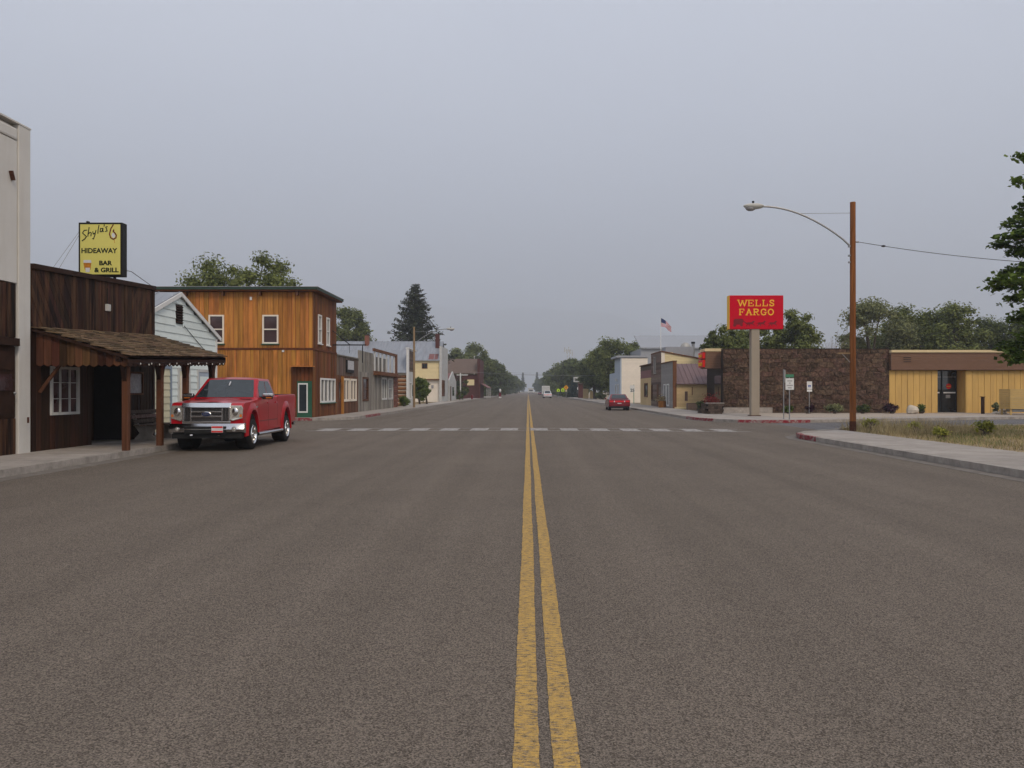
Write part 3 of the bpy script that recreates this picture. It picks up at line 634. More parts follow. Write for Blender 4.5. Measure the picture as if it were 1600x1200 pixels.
# gable valance at the near end of the porch
fv = Frame('y', Y0 + 0.16, -1); n = 12
for k in range(n):
    xa = FL + .05 + k * (EX - .1 - FL) / n; xb = FL + .05 + (k + 1) * (EX - .1 - FL) / n - .01; zt = roofz((xa + xb) / 2, Y0) - .075; zb = 2.30 + random.uniform(-.015, .015)
    MB().prism([(xa, zb), ((xa + xb) / 2, zb - .05), (xb, zb), (xb, roofz(xb, Y0) - .075), (xa, roofz(xa, Y0) - .075)], 0, .03 + random.uniform(0, .008), fv).build('valance_board', M['wood_valance'], bar)
posts = [yx(197, -10.1), yx(250, -10.1), yx(290, -10.1), yx(331, -10.1)]
for y in posts:
    t = (y - Y0) / (Y1 - Y0); zt = roofz(-10.1, y) - .09
    pb = MB().box(-10.175, -10.025, y - .075, y + .075, SW, zt).build('post', M['wood_post'], bar, bevel=0.012)
    for s_ in (-1, 1):
        f2 = Frame('x', -10.1, 1)
        MB().prism([(y + s_ * .073, zt - .62), (y + s_ * .13, zt - .5), (y + s_ * .2, zt - .28), (y + s_ * .42, zt - .06), (y + s_ * .42, zt + .005), (y + s_ * .073, zt + .005)], -.05, .05, f2).build('knee_brace', M['wood_trim_dark'], pb)
MB().hexa([(-10.18, Y0 + .1, roofz(-10.1, Y0) - .20), (-10.02, Y0 + .1, roofz(-10.1, Y0) - .20), (-10.02, Y1 - .2, roofz(-10.1, Y1) - .20), (-10.18, Y1 - .2, roofz(-10.1, Y1) - .20),
           (-10.18, Y0 + .1, roofz(-10.1, Y0) - .085), (-10.02, Y0 + .1, roofz(-10.1, Y0) - .085), (-10.02, Y1 - .2, roofz(-10.1, Y1) - .085), (-10.18, Y1 - .2, roofz(-10.1, Y1) - .085)]).build('eave_beam', M['wood_trim_dark'], bar)
MB().tube([(FL + .03, Y0 + .3, 1.62), (FL + .62, Y0 + .3, 2.42)], 0.045, 6).build('wall_brace', M['wood_post'], bar)
lf = MB().box(23.62, 23.78, 0.0, 0.10, 3.96, 4.16, fx).build('wall_lamp', M['white_old'], bar, bevel=0.02)
MB().tube([fx(23.7, .03, 4.16), fx(23.7, .03, 4.62)], 0.012, 6).build('conduit', M['black'], lf)
sl_ = thing('string_lights', 'string of small pale bulbs hung under the shake porch eave', 'string lights', (EX + .02, 23.4, 2.4))
pts = []
for k in range(41):
    y = 20.4 + k * 0.152; t = (y - Y0) / (Y1 - Y0); pts.append((EX + .03, y, ez0 + (ez1 - ez0) * t - .15 - .025 * abs(math.sin(k * 1.57))))
MB().tube(pts, 0.006, 5).build('cable', M['black'], sl_)
for k in (2, 5, 6, 9, 13, 16, 21, 22, 26, 30, 33, 37, 39):
    MB().ball((pts[k][0], pts[k][1], pts[k][2] - .03), (.016, .016, .026), 6, 4).build('bulb', M['bulb'], sl_)

# ---- bench on the porch
be = thing('bench', 'brown slatted bench with cast concrete legs on the bar porch', 'bench', (-11.6, 25.6, SW))
for y in (24.95, 26.25):
    f2 = Frame('y', y, -1)
    MB().prism([(-11.95, SW), (-11.28, SW), (-11.30, SW + .06), (-11.45, SW + .16), (-11.40, SW + .30), (-11.25, SW + .40), (-11.25, SW + .44), (-11.85, SW + .44), (-12.02, SW + .86), (-12.08, SW + .86), (-11.93, SW + .40), (-11.80, SW + .22), (-11.95, SW + .06)], -.06, .06, f2).build('leg', M['kerb'], be)
for k, x in enumerate((-11.78, -11.58, -11.37)):
    piece(be, 'seat_slat', M['wood_greybrown'], (x, 25.6, SW + .465), (.17, 1.95, .04))
for k, z in enumerate((.58, .72, .86)):
    piece(be, 'back_slat', M['wood_greybrown'], (-11.87 - .055 * k, 25.6, SW + z), (.04, 1.95, .115), (0, R(-20), 0))

# ---- roof sign
sg = thing('roof_sign', 'pale yellow lit-box bar sign with black lettering above the dark plank parapet', 'sign', (-12.8, 24.6, 4.55))
SY = 24.5; fs = Frame('y', SY, -1)
sx0, sx1, sz0, sz1 = xy(122.5, SY), xy(191, SY), zz(431.5, SY), zz(347.5, SY)
cb = MB().box(sx0, sx1, -0.30, 0.0, sz0, sz1, fs).build('cabinet', M['black'], sg, bevel=0.02)
fc = MB().box(sx0 + .06, sx1 - .055, 0.001, 0.012, sz0 + .055, sz1 - .06, fs).build('face_panel', M['sign_pale'], cb)
W_, H_ = sx1 - sx0, sz1 - sz0
def S(u, v): return (sx0 + W_ * u, sz0 + H_ * v)      # 0..1 on the sign
script = [  # S h y l a ' s as pen strokes
    [(.20, .855), (.14, .85), (.10, .80), (.15, .765), (.19, .735), (.15, .69), (.09, .655), (.13, .68)],
    [(.25, .905), (.23, .80), (.22, .74)], [(.23, .78), (.27, .815), (.30, .80), (.29, .745)],
    [(.335, .825), (.345, .78), (.385, .80)], [(.405, .85), (.38, .76), (.35, .69), (.33, .70)],
    [(.475, .945), (.455, .86), (.45, .795)],
    [(.555, .885), (.51, .885), (.50, .825), (.54, .825), (.565, .89), (.565, .835), (.58, .83)],
    [(.595, .955), (.59, .925)],
    [(.665, .92), (.63, .91), (.65, .875), (.66, .84), (.62, .83)]]
lt = MB()
for st in script: lt.stroke([S(*p) for p in st], 0.028, 0.0125, 0.003, fs)
lt.build('script_lettering', M['ink'], fc)
text_mb('HIDEAWAY', .205, fs, sx0 + W_ * .475, sz0 + H_ * .43, .0125, .004, sx=1.0, offset=0.006).build('lettering', M['ink'], fc)
text_mb('BAR', .185, fs, sx0 + W_ * .62, sz0 + H_ * .205, .0125, .004, offset=0.007, sx=1.12).build('lettering', M['ink'], fc)
text_mb('& GRILL', .185, fs, sx0 + W_ * .645, sz0 + H_ * .075, .0125, .004, offset=0.007, sx=1.12).build('lettering', M['ink'], fc)
swo = MB().stroke([S(*p) for p in [(.80, .955), (.745, .88), (.715, .78), (.74, .715), (.80, .685), (.86, .71), (.87, .76), (.84, .80), (.80, .835), (.815, .86)]], 0.035, .0125, .003, fs)
swo.build('loop_emblem', M['maroon'], fc)
MB().prism([S(.775, .80), S(.76, .75), S(.80, .705), S(.84, .73), S(.84, .77), S(.81, .80)], .0125, .0135, fs).build('loop_fill', M['flagwhite'], fc)
MB().stroke([S(.82, .69), S(.83, .62)], .014, .0125, .003, fs).build('loop_tail', M['amber'], fc)
MB().prism([S(.12, .245), S(.30, .245), S(.28, .12), S(.15, .12)], .0125, .015, fs).build('glass_print', M['amber'], fc)
MB().prism([S(.165, .155), S(.27, .155), S(.26, .075), S(.175, .075)], .0152, .0165, fs).build('glass_base', M['flagwhite'], fc)
MB().prism([S(.125, .30), S(.295, .30), S(.30, .247), S(.12, .247)], .0125, .014, fs).build('glass_rim', M['flagwhite'], fc)
for x in (sx0 + .3, sx1 - .3): MB().tube([(x, SY + .15, 4.5), (x, SY + .15, sz0 + .05)], 0.045, 8).build('post', M['black'], sg)
MB().box(sx0 + .18, sx0 + .24, -.2, -.1, sz1, sz1 + .06, fs).build('lug', M['black'], sg)
MB().tube([(sx0, SY + .1, sz1 - .22), (sx0 - .75, SY - .6, 4.78)], 0.006, 5).build('guy_wire', M['steel'], sg)
MB().tube([(sx0, SY + .1, sz1 - .30), (sx0 - .35, SY - .9, 4.70)], 0.006, 5).build('guy_wire', M['steel'], sg)
MB().tube([(sx1, SY + .2, sz0 + .2), (sx1 + .13, SY + .3, sz0 + .18), (sx1 + .25, SY + 1.7, 4.9)], 0.010, 5).build('feed_cable', M['black'], sg)

# ---- pale blue gable house
GX = -13.5; fg = Frame('x', GX, 1)
gy0, gy1, gya = 27.75, 35.5, 31.7; gze, gza = zz(528, 35.6), zz(459, 31.7)
gh = thing('gable_house', 'pale blue clapboard shop with steep gable and grey metal roof', 'house', (-18, 31.6, 0))
rs = (gza - gze) / (gya - gy0)
MB().prism([(gy0, 0), (gy1, 0), (gy1, gze - .05), (gya, gza - .1), (gy0, gze - .05)], -12, -0.03, fg).build('wall', M['paleblue'], gh)
dh = [(29.45, 31.0, 0, 2.6), (31.55, 32.7, 0, 2.55), (33.4, 34.85, 0, 2.55), (31.38, 32.02, 4.25, 4.98)]
claps(gh, fg, gy0, gy1, 0.15, gze - .1, 0.27, M['paleblue'], dh, d=-.02)
claps(gh, fg, gy0, gy1, gze - .1, gza - .12, 0.27, M['paleblue'], dh, d=-.02, left=lambda z: gya - (gza - .05 - z) / rs, right=lambda z: gya + (gza - .05 - z) / rs)
for (a, b, _, zt) in dh[:1]:
    claps(gh, fg, a + .12, b - .12, 0.15, zt - .12, 0.27, M['beige'], d=-.025, name='shutter_board')
for i, (a, b, _, zt) in enumerate(dh[:3]):
    tm = M['bluetrim'] if i == 0 else M['white_old']
    MB().box(a, a + .12, -.03, .035, .12, zt, fg).box(b - .12, b, -.03, .035, .12, zt, fg).box(a + .12, b - .12, -.03, .03, zt - .12, zt, fg).build('door_trim', tm, gh)
d2 = MB().box(31.68, 32.57, -.028, .01, .15, 2.42, fg).build('door', M['beige'], gh)
MB().box(31.8, 32.45, .008, .022, 1.35, 2.25, fg).build('door_panel', M['cream'], d2); MB().box(31.8, 32.45, .008, .022, .35, 1.15, fg).build('door_panel', M['cream'], d2)
MB().ball(fg(32.47, .05, 1.22), .035).build('handle', M['steel'], d2, smooth=True)
d3 = MB().box(33.53, 34.72, -.028, .01, .15, 2.42, fg).build('door', M['lightblue_clap'], gh)
MB().box(33.68, 34.57, .008, .022, .3, 2.25, fg).build('door_panel', M['paleblue'], d3)
lv = MB().box(31.38, 32.02, -.03, .0, 4.25, 4.98, fg).build('louvre', M['interior'], gh)
for k in range(7): piece(lv, 'slat', M['wood_trim_dark'], fg(31.7, .015, 4.31 + k * .1), (.05, .6, .045), (0, R(35), 0))
for sgn, ye in ((-1, gy0 - .3), (1, gy1 + .3)):
    ze = gza - abs(ye - gya) * rs
    MB().hexa([(GX - 12.3, ye, ze), (GX + .09, ye, ze), (GX + .09, gya, gza), (GX - 12.3, gya, gza), (GX - 12.3, ye, ze + .06), (GX + .09, ye, ze + .06), (GX + .09, gya, gza + .06), (GX - 12.3, gya, gza + .06)]).build('roof', M['roof_metal'], gh)
    MB().hexa([(GX + .07, ye, ze - .10), (GX + .115, ye, ze - .10), (GX + .115, gya, gza - .10), (GX + .07, gya, gza - .10), (GX + .07, ye, ze + .063), (GX + .115, ye, ze + .063), (GX + .115, gya, gza + .063), (GX + .07, gya, gza + .063)]).build('rake_board', M['white'], gh)
    for k in range(14):
        x = GX - k * .8; MB().hexa([(x, ye, ze + .058), (x + .04, ye, ze + .058), (x + .04, gya, gza + .058), (x, gya, gza + .058), (x, ye, ze + .085), (x + .04, ye, ze + .085), (x + .04, gya, gza + .085), (x, gya, gza + .085)]).build('roof_seam', M['roof_metal'], gh)
fpiece(gh, 'corner_board', M['white'], fg, gy1 - .12, gy1 + .02, -.03, .03, 0.15, gze - .05)
MB().tube([fg(32.1, .03, 4.2), fg(35.2, .03, 2.9)], .012, 5).build('cable', M['black'], gh)

# ---- two-storey honey board building on the corner
WY = 46.5; fsd = Frame('y', WY, -1); yb = yx(526, FL); ff = Frame('x', FL, 1)
hb = thing('corner_building', 'two-storey honey coloured board building with green eaves on the corner', 'building', (-17, 49, 0))
ZT = zz(456, WY)
MB().box(-23, FL - .05, WY + .05, yb, 0, ZT).build('wall', M['wood_trim_dark'], hb)
w1 = (xy(410, WY), xy(435, WY), zz(537, WY), zz(492, WY)); w2 = (xy(326, WY), xy(350, WY), zz(537, WY), zz(492, WY))
dd = (xy(464, WY), xy(487.5, WY), 0, 2.22)
belt = zz(545, WY)
planks(hb, fsd, -23, FL, belt + .06, ZT, 0.26, M['wood_orange'], [w1, w2], d=-.045)
planks(hb, fsd, -23, xy(455, WY), 0.15, belt - .06, 0.26, M['wood_orange'], [], d=-.045)
planks(hb, fsd, xy(455, WY), FL, zz(571, WY), belt - .06, 0.26, M['wood_orange'], [], d=-.045)
planks(hb, fsd, xy(455, WY), FL, 0.15, zz(573, WY), 0.24, M['wood_orange_front'], [dd], d=-.045)
for k in range(18):    # battens over some joints
    x = -22.6 + k * .58 + random.uniform(-.1, .1)
    for (z0, z1) in ((belt + .07, ZT - .02), (.16, belt - .07)):
        if any(a - .1 < x < b + .1 and z0 > 3 for a, b, _, _ in (w1, w2)) or (x > xy(453, WY) and z0 < 3): continue
        fpiece(hb, 'batten', M['wood_orange'], fsd, x, x + .06, -.02, .012, z0, z1)
fpiece(hb, 'belt_board', M['wood_orange_front'], fsd, -23, FL + .03, -.04, .03, belt - .055, belt + .055)
for w in (w1, w2): window(hb, fsd, *w, M['cream'], M['glass_warm'], fw=.085, d0=-.045, d1=.03, nh=1, mw=.07, sill=M['green'])
do = MB().box(*dd[:2], -.045, -.005, .15, 2.22, fsd).build('door', M['green'], hb)
MB().box(dd[0] + .06, dd[1] - .24, -.006, .012, .42, 2.1, fsd).build('pane_frame', M['white'], do)
MB().box(dd[0] + .13, dd[1] - .31, .010, .016, .50, 2.02, fsd).build('pane', M['glass'], do)
fpiece(hb, 'door_hood', M['wood_orange'], fsd, xy(456, WY), FL + .1, -.03, .45, 3.02, 3.08)
fpiece(hb, 'wall_lamp', M['white'], fsd, xy(391, WY), xy(394, WY), -.02, .08, zz(469, WY), zz(464, WY))
fpiece(hb, 'wall_lamp', M['white'], fsd, xy(441, WY), xy(444, WY), -.02, .06, zz(550, WY), zz(547, WY))
u1 = (yx(497, FL), yx(502, FL), zz(537, 48), zz(492, 48)); u2 = (yx(510, FL), yx(514.5, FL), zz(537, 48), zz(492, 48))
lw = (yx(500, FL), yx(523, FL), .95, 2.42)
planks(hb, ff, WY, yb, belt + .06, ZT, 0.25, M['wood_orange_front'], [u1, u2], d=-.045)
planks(hb, ff, WY, yb, 0.15, belt - .06, 0.25, M['wood_orange_front'], [lw], d=-.045)
fpiece(hb, 'belt_board', M['wood_orange_front'], ff, WY - .03, yb, -.04, .03, belt - .055, belt + .055)
for w in (u1, u2): window(hb, ff, *w, M['white'], M['glass'], fw=.09, d0=-.045, d1=.05, nh=1, mw=.06, sill=M['white'])
window(hb, ff, *lw, M['white'], M['glass'], fw=.11, d0=-.045, d1=.06, nv=3, mw=.17, sill=M['green'])
# roof with overhang and green fascia
rz_ = ZT + .02
MB().box(-23.3, FL + .30, WY - .4, yb + .3, rz_, rz_ + .07).build('soffit', M['wood_orange_front'], hb)
MB().box(-23.4, FL + .36, WY - .46, yb + .36, rz_ + .072, rz_ + .20).build('roof', M['green_roof'], hb)
MB().box(-23.4, FL + .39, WY - .5, yb + .4, rz_ + .202, rz_ + .228).build('roof_edge', M['steel'], hb)
for k in range(5):
    fpiece(hb, 'roof_bracket', M['wood_brown'], fsd, -21.5 + k * 2.1, -21.4 + k * 2.1, -.03, .3, ZT - .22, ZT - .002)
ib = thing('iron_sign_bracket', 'black iron bracket arm projecting over the pavement from honey building', 'bracket', (FL, 51.0, 5.0))
zb = zz(539, 51.2); xe = xy(572, 51.2)
MB().tube([(FL - .04, 51.2, zb), (xe, 51.2, zb)], .04, 6).build('arm', M['black'], ib)
MB().tube([(FL - .04, 51.2, zz(516, 51.2)), (xy(547, 51.2), 51.2, zb)], .03, 6).build('stay', M['black'], ib)
MB().tube([(xy(566.5, 51.2), 51.2, zb), (xy(566.5, 51.2), 51.2, zz(567, 51.2))], .03, 6).build('hanger', M['black'], ib)
MB().tube([(xy(546, 51.2), 51.2, zb), (xy(546, 51.2), 51.2, zz(552, 51.2))], .012, 6).build('hanger', M['black'], ib)

# ---- brown storefront with grey board parapet
sa0, sa1 = yb + .02, yx(560, FL)
st = thing('brown_storefront', 'low brown storefront with grey board parapet and pale posts between windows', 'shop', (-16, 55.5, 0))
MB().box(-22, FL - .05, sa0, sa1 - .02, 0, 3.5).build('wall', M['wood_trim_dark'], st)
zp0, zp1 = zz(587, 55), zz(558, 55)
planks(st, ff, sa0, sa1, zp0, zp1, .3, M['wood_greybrown'], d=-.045)
fpiece(st, 'parapet_cap', M['wood_grey'], ff, sa0, sa1, -.1, .06, zp1, zp1 + .08)
whs = [(yx(536, FL), yx(545.5, FL), .95, 2.5), (yx(547, FL), yx(556.5, FL), .95, 2.5)]
ddr = (yx(528.5, FL), yx(534, FL), .0, 2.45)
planks(st, ff, sa0, sa1, .15, zp0, .3, M['wood_brown'], whs + [ddr], d=-.045)
for w in whs: window(st, ff, *w, M['cream'], M['glass_warm'], fw=.14, d0=-.045, d1=.05, nv=1, mw=.18)
o = MB().box(ddr[0], ddr[1], -.04, 0, .15, 2.45, ff).build('door', M['wood_orange_front'], st)
MB().box(ddr[0] + .2, ddr[1] - .2, -.005, .01, 1.1, 2.2, ff).build('pane', M['glass'], o)
fpiece(st, 'post', M['wood_orange'], ff, ddr[1] - .1, ddr[1] + .15, -.03, .12, .15, 2.6)
nb = MB().box(yx(540.5, FL), yx(551, FL), 0.0, .10, zz(582, 55.5), zz(562.5, 55.5), ff).build('notice_board', M['black'], st)
MB().box(yx(541.3, FL), yx(550.5, FL), .10, .11, zz(577.5, 55.5), zz(563.5, 55.5), ff).build('poster', M['poster'], nb)
MB().box(-22, FL - .3, sa0, sa1 - .02, 3.502, 3.56).build('roof', M['roof_metal'], st)

# ---- weathered grey false front with open window frame above
sb0, sb1 = sa1 + .02, yx(622, FL)
wf = thing('grey_storefront', 'weathered grey board storefront with an open frame of pale mullions above', 'shop', (-14, 67, 0))
ym = yx(583, FL); yp = yx(614.5, FL)
zc = zz(582, 62)
MB().box(-15.5, FL - .05, sb0, yp, 0, zc - .1).build('wall', M['wood_greybrown'], wf)
planks(wf, ff, sb0, ym, zc, zz(549, 61), .32, M['wood_grey'], d=-.045, th=.06)
wl = [(yx(566, FL), yx(575, FL), .9, 2.7), (yx(596, FL), yx(604, FL), .9, 2.8), (yx(606, FL), yx(613, FL), .9, 2.8)]
planks(wf, ff, sb0, yp, .15, zc, .34, M['wood_grey'], wl, d=-.045, th=.05)
window(wf, ff, *wl[0], M['wood_brown'], M['glass_warm'], fw=.16, d0=-.045, d1=.06, nh=1)
window(wf, ff, *wl[1], M['white_old'], M['glass'], fw=.16, d0=-.045, d1=.06, nv=1, mw=.14)
window(wf, ff, *wl[2], M['white_old'], M['glass_grey'], fw=.16, d0=-.045, d1=.06, nh=1)
z0, z1 = zz(581, 66), zz(553, 70)
ofr = MB().box(ym, yx(619, FL), -.05, .12, z1 - .02, z1 + .2, ff).box(ym, yx(619, FL), -.05, .12, z0 - .12, z0 + .06, ff).box(yx(617, FL), yx(619.2, FL), -.06, .11, z0 + .06, z1 - .02, ff).build('open_frame', M['wood_brown'], wf)
for p in (585, 591, 597, 603.5, 609.5, 615.5):
    MB().box(yx(p, FL) - .12, yx(p, FL) + .12, -.03, .08, z0 + .06, z1 - .02, ff).build('mullion', M['white_old'], ofr)
planks(wf, Frame('x', FL - .4, 1), ym, yx(603, FL - .4), z0, z1 - .35, .36, M['wood_grey'], d=0, name='plank')
fpiece(wf, 'shelf_board', M['wood_brown'], ff, ym, yx(619, FL), -.04, .5, z0 - .28, z0 - .125)
# brick pier built of courses
fpb = Frame('x', FL, 1)
MB().box(-15.5, FL - .04, yp + .01, sb1, 0, 3.3).build('brick_pier', M['mortar'], wf)
for r_ in range(16):
    for c_ in range(3):
        u = yp + .02 + (c_ + (.5 if r_ % 2 else 0)) * (sb1 - yp) / 3.5
        fpiece(wf, 'brick', M['brick_red'], fpb, u, u + (sb1 - yp) / 3.5 - .03, -.06, .02, .16 + r_ * .195, .16 + r_ * .195 + .17)
for r_ in range(16):
    for c_ in range(4):
        x = FL - .05 - (c_ + (.5 if r_ % 2 else 0)) * .42
        fpiece(wf, 'brick', M['brick_red'], Frame('y', sb1, 1), x - .39, x, -.03, .03, .16 + r_ * .195, .16 + r_ * .195 + .17)

# ---- log building
lg0, lg1 = yx(637, FL), yx(649, FL)
lg = thing('log_building', 'small log walled building with white corner and brown plank false front', 'building', (-16, 86, 0))
zel, zrl = zz(583, lg0), zz(548, lg0 + 2.8)
MB().box(-24, FL - .1, lg0 + .12, lg1, 0, zel).build('wall', M['chink'], lg)
nlog = 8
for k in range(nlog):
    z = .3 + k * (zel - .25) / nlog
    MB().tube([(-24, lg0 + .12, z), (FL - .02, lg0 + .12, z)], .145, 8).build('log', M['log'], lg, smooth=True)
MB().hexa([(-24.3, lg0 - .2, zel), (FL - .1, lg0 - .2, zel), (FL - .1, lg0 + 2.85, zrl), (-24.3, lg0 + 2.85, zrl), (-24.3, lg0 - .2, zel + .07), (FL - .1, lg0 - .2, zel + .07), (FL - .1, lg0 + 2.85, zrl + .07), (-24.3, lg0 + 2.85, zrl + .07)]).build('roof', M['roof_metal'], lg)
MB().hexa([(-24.3, lg1 + .2, zel), (FL - .1, lg1 + .2, zel), (FL - .1, lg0 + 2.85, zrl), (-24.3, lg0 + 2.85, zrl), (-24.3, lg1 + .2, zel + .07), (FL - .1, lg1 + .2, zel + .07), (FL - .1, lg0 + 2.85, zrl + .07), (-24.3, lg0 + 2.85, zrl + .07)]).build('roof', M['roof_metal'], lg)
ztl = zz(545, lg0)
MB().box(lg0 - .25, lg0 + .3, -.1, .12, 0.1, ztl, ff).build('corner_pilaster', M['white'], lg)
claps(lg, ff, lg0 + .31, lg1, zz(581, 86), ztl - .1, .22, M['wood_greybrown'], d=-.08)
planks(lg, ff, lg0 + .31, lg1, .15, zz(581, 86), .4, M['white_old'], [(lg0 + 1.2, lg0 + 2.6, .8, 2.6), (lg0 + 3.3, lg0 + 4.6, .0, 2.5)], d=-.09)
window(lg, ff, lg0 + 1.2, lg0 + 2.6, .8, 2.6, M['white'], M['glass'], fw=.12, d0=-.09, d1=.03)
o = MB().box(lg0 + 3.3, lg0 + 4.6, -.09, -.03, .15, 2.5, ff).build('door', M['white_old'], lg); MB().box(lg0 + 3.55, lg0 + 4.35, -.035, -.02, 1.1, 2.3, ff).build('pane', M['glass'], o)
fpiece(lg, 'parapet_cap', M['white'], ff, lg0 - .3, lg1 + .1, -.15, .15, ztl, ztl + .12)

# ---- pale yellow two-storey building with long grey roof
ya0 = 115.7; fyy = Frame('y', ya0, -1); ya1 = yx(697, FL)
yl = thing('yellow_building', 'pale yellow two-storey clapboard building with white false front and long grey metal roof', 'building', (-20, 119, 0))
zey, zry = zz(564, ya0), zz(534, ya0 + 4)
xyl = xy(648, ya0)
MB().box(-34, FL - .3, ya0 + .4, ya1, 0, zey).build('wall', M['yellow_clap'], yl)
claps(yl, fyy, -20, xy(687, ya0), zz(592, ya0), zey, .28, M['yellow_clap'], [(xy(659, ya0), xy(668, ya0), zz(576, ya0), zz(567.5, ya0))], d=-.02)
MB().box(-20, xy(687, ya0), -.4, -.02, zz(592, ya0), zey, fyy).build('upper_wall', M['yellow_clap'], yl)
MB().box(-20, xy(689.5, ya0), -.45, -.25, 0.1, zz(593, ya0), fyy).build('lower_wall', M['cream'], yl)
window(yl, fyy, xy(659, ya0), xy(668, ya0), zz(576, ya0), zz(567.5, ya0), M['wood_brown'], M['glass'], fw=.08, nv=1, d0=-.02, d1=.05)
piece(yl, 'jetty_beam', M['wood_brown'], ((-20 + xy(688, ya0)) / 2, ya0 - .02, zz(593, ya0)), (20 + xy(688, ya0), .4, .16))
piece(yl, 'meter_box', M['steel'], (xy(675.5, ya0), ya0 + .2, zz(604, ya0)), (.3, .2, .4))
for sgn, ye in ((-1, ya0 - .35), (1, ya1 + 2.4)):
    MB().hexa([(-34.4, ye, zey), (FL - .2, ye, zey), (FL - .2, ya0 + 4.5, zry), (-34.4, ya0 + 4.5, zry), (-34.4, ye, zey + .1), (FL - .2, ye, zey + .1), (FL - .2, ya0 + 4.5, zry + .1), (-34.4, ya0 + 4.5, zry + .1)]).build('roof', M['roof_metal'], yl)
for k in range(24):
    x = -34 + k * .9; MB().hexa([(x, ya0 - .35, zey + .1), (x + .08, ya0 - .35, zey + .1), (x + .08, ya0 + 4.5, zry + .1), (x, ya0 + 4.5, zry + .1), (x, ya0 - .35, zey + .15), (x + .08, ya0 - .35, zey + .15), (x + .08, ya0 + 4.5, zry + .15), (x, ya0 + 4.5, zry + .15)]).build('roof_seam', M['roof_metal'], yl)
MB().box(ya0 - .3, ya1 + 2.2, -.28, .05, 0.1, zz(541, ya0), ff).build('false_front', M['white_old'], yl)
for k, (pa, pb_) in enumerate(((689.8, 691.4), (692.2, 693.8))):
    window(yl, ff, yx(pa, FL), yx(pb_, FL), .9, 3.2, M['wood_brown'], M['glass'], fw=.12, d0=.05, d1=.12)
piece(yl, 'chimney', M['brick_dark'], (FL - .9, ya0 + 3, zz(534, ya0)), (.55, .7, 2.6))
piece(yl, 'roof_patch', M['roof_red'], (FL - 1.2, ya0 + .5, zey + .62), (1.3, 1.6, .03), (R(31), 0, 0))
ch = thing('brick_chimney', 'short red brick chimney on the long grey roof', 'chimney', (xy(573, 118), 119.5, zry - .6))
MB().box(xy(570, 119), xy(576, 119), 119.0, 119.7, zry - .75, zz(524, 119)).build('stack', M['brick_red'], ch)
MB().box(xy(569.4, 119), xy(576.6, 119), 118.94, 119.76, zz(524, 119) + .002, zz(522.5, 119)).build('cap', M['mortar'], ch)

# ---- small shop with dull red roof, then the brown-roofed brick building
sr = thing('red_roof_shop', 'little white fronted shop with dull red lean-to roof', 'shop', (-14, 130, 0))
y0_, y1_ = 126.0, yx(712, FL)
MB().box(-19, FL - .1, y0_, y1_, 0, 3.0).build('wall', M['grey_clap'], sr)
MB().hexa([(-19, y0_ - .3, 2.9), (FL - .3, y0_ - .3, 2.9), (FL - .3, y1_, 4.6), (-19, y1_, 4.6), (-19, y0_ - .3, 3.0), (FL - .3, y0_ - .3, 3.0), (FL - .3, y1_, 4.7), (-19, y1_, 4.7)]).build('roof', M['roof_red'], sr)
MB().prism([(y0_ - .2, 0.1), (y1_, 0.1), (y1_, 3.2), ((y0_ + y1_) / 2, 4.8), (y0_ - .2, 3.3)], -.09, .1, ff).build('false_front', M['white_old'], sr)
o = MB().box(y0_ + 1.2, y0_ + 3.0, .1, .14, .12, 2.4, ff).build('door', M['wood_greybrown'], sr); MB().box(y0_ + 5, y0_ + 8, .1, .14, .9, 2.3, ff).build('window', M['glass'], sr)
bb0 = 172.0
bk = thing('brick_building', 'dark red brick building with broad brown shingle roof beyond the shops', 'building', (-17, 182, 0))
MB().box(xy(700, bb0), xy(749, bb0), bb0, bb0 + 14, 0, zz(585, bb0)).build('wall', M['brick_dark'], bk)
zrb = zz(561.5, bb0 + 3)
MB().hexa([(xy(698, bb0), bb0 - .5, zz(584, bb0)), (xy(746, bb0), bb0 - .5, zz(584, bb0)), (xy(746, bb0), bb0 + 4, zrb), (xy(698, bb0), bb0 + 4, zrb), (xy(698, bb0), bb0 - .5, zz(583, bb0)), (xy(746, bb0), bb0 - .5, zz(583, bb0)), (xy(746, bb0), bb0 + 4, zrb + .15), (xy(698, bb0), bb0 + 4, zrb + .15)]).build('roof', M['roof_brown'], bk)
MB().box(xy(746.2, bb0), xy(750, bb0), bb0 - .6, bb0 + 14.2, 0, zz(561, bb0)).build('street_parapet', M['brick_dark'], bk)
MB().box(xy(730, bb0), xy(741, bb0), bb0 - .12, bb0 - .02, zz(602, bb0), zz(593, bb0)).build('sign_panel', M['yellow_clap'], bk)
for k in range(3): MB().box(xy(706 + k * 9, bb0), xy(710 + k * 9, bb0), bb0 - .06, bb0 - .01, 1.2, 2.8).build('window', M['glass'], bk)
aw = thing('porch_awning', 'dark red slanting awning along the front of the brick building', 'awning', (-9.6, 190, 0))
MB().hexa([(xy(750.3, bb0), 174, 3.2), (-8.6, 174, 2.3), (-8.6, 192, 2.3), (xy(750.3, bb0), 192, 3.2), (xy(750.3, bb0), 174, 3.3), (-8.6, 174, 2.4), (-8.6, 192, 2.4), (xy(750.3, bb0), 192, 3.3)]).build('canopy', M['roof_red'], aw)
for y in (174.3, 180, 186, 191.7): MB().tube([(-8.75, y, 0), (-8.75, y, 2.32)], .07, 6).build('post', M['white_old'], aw)
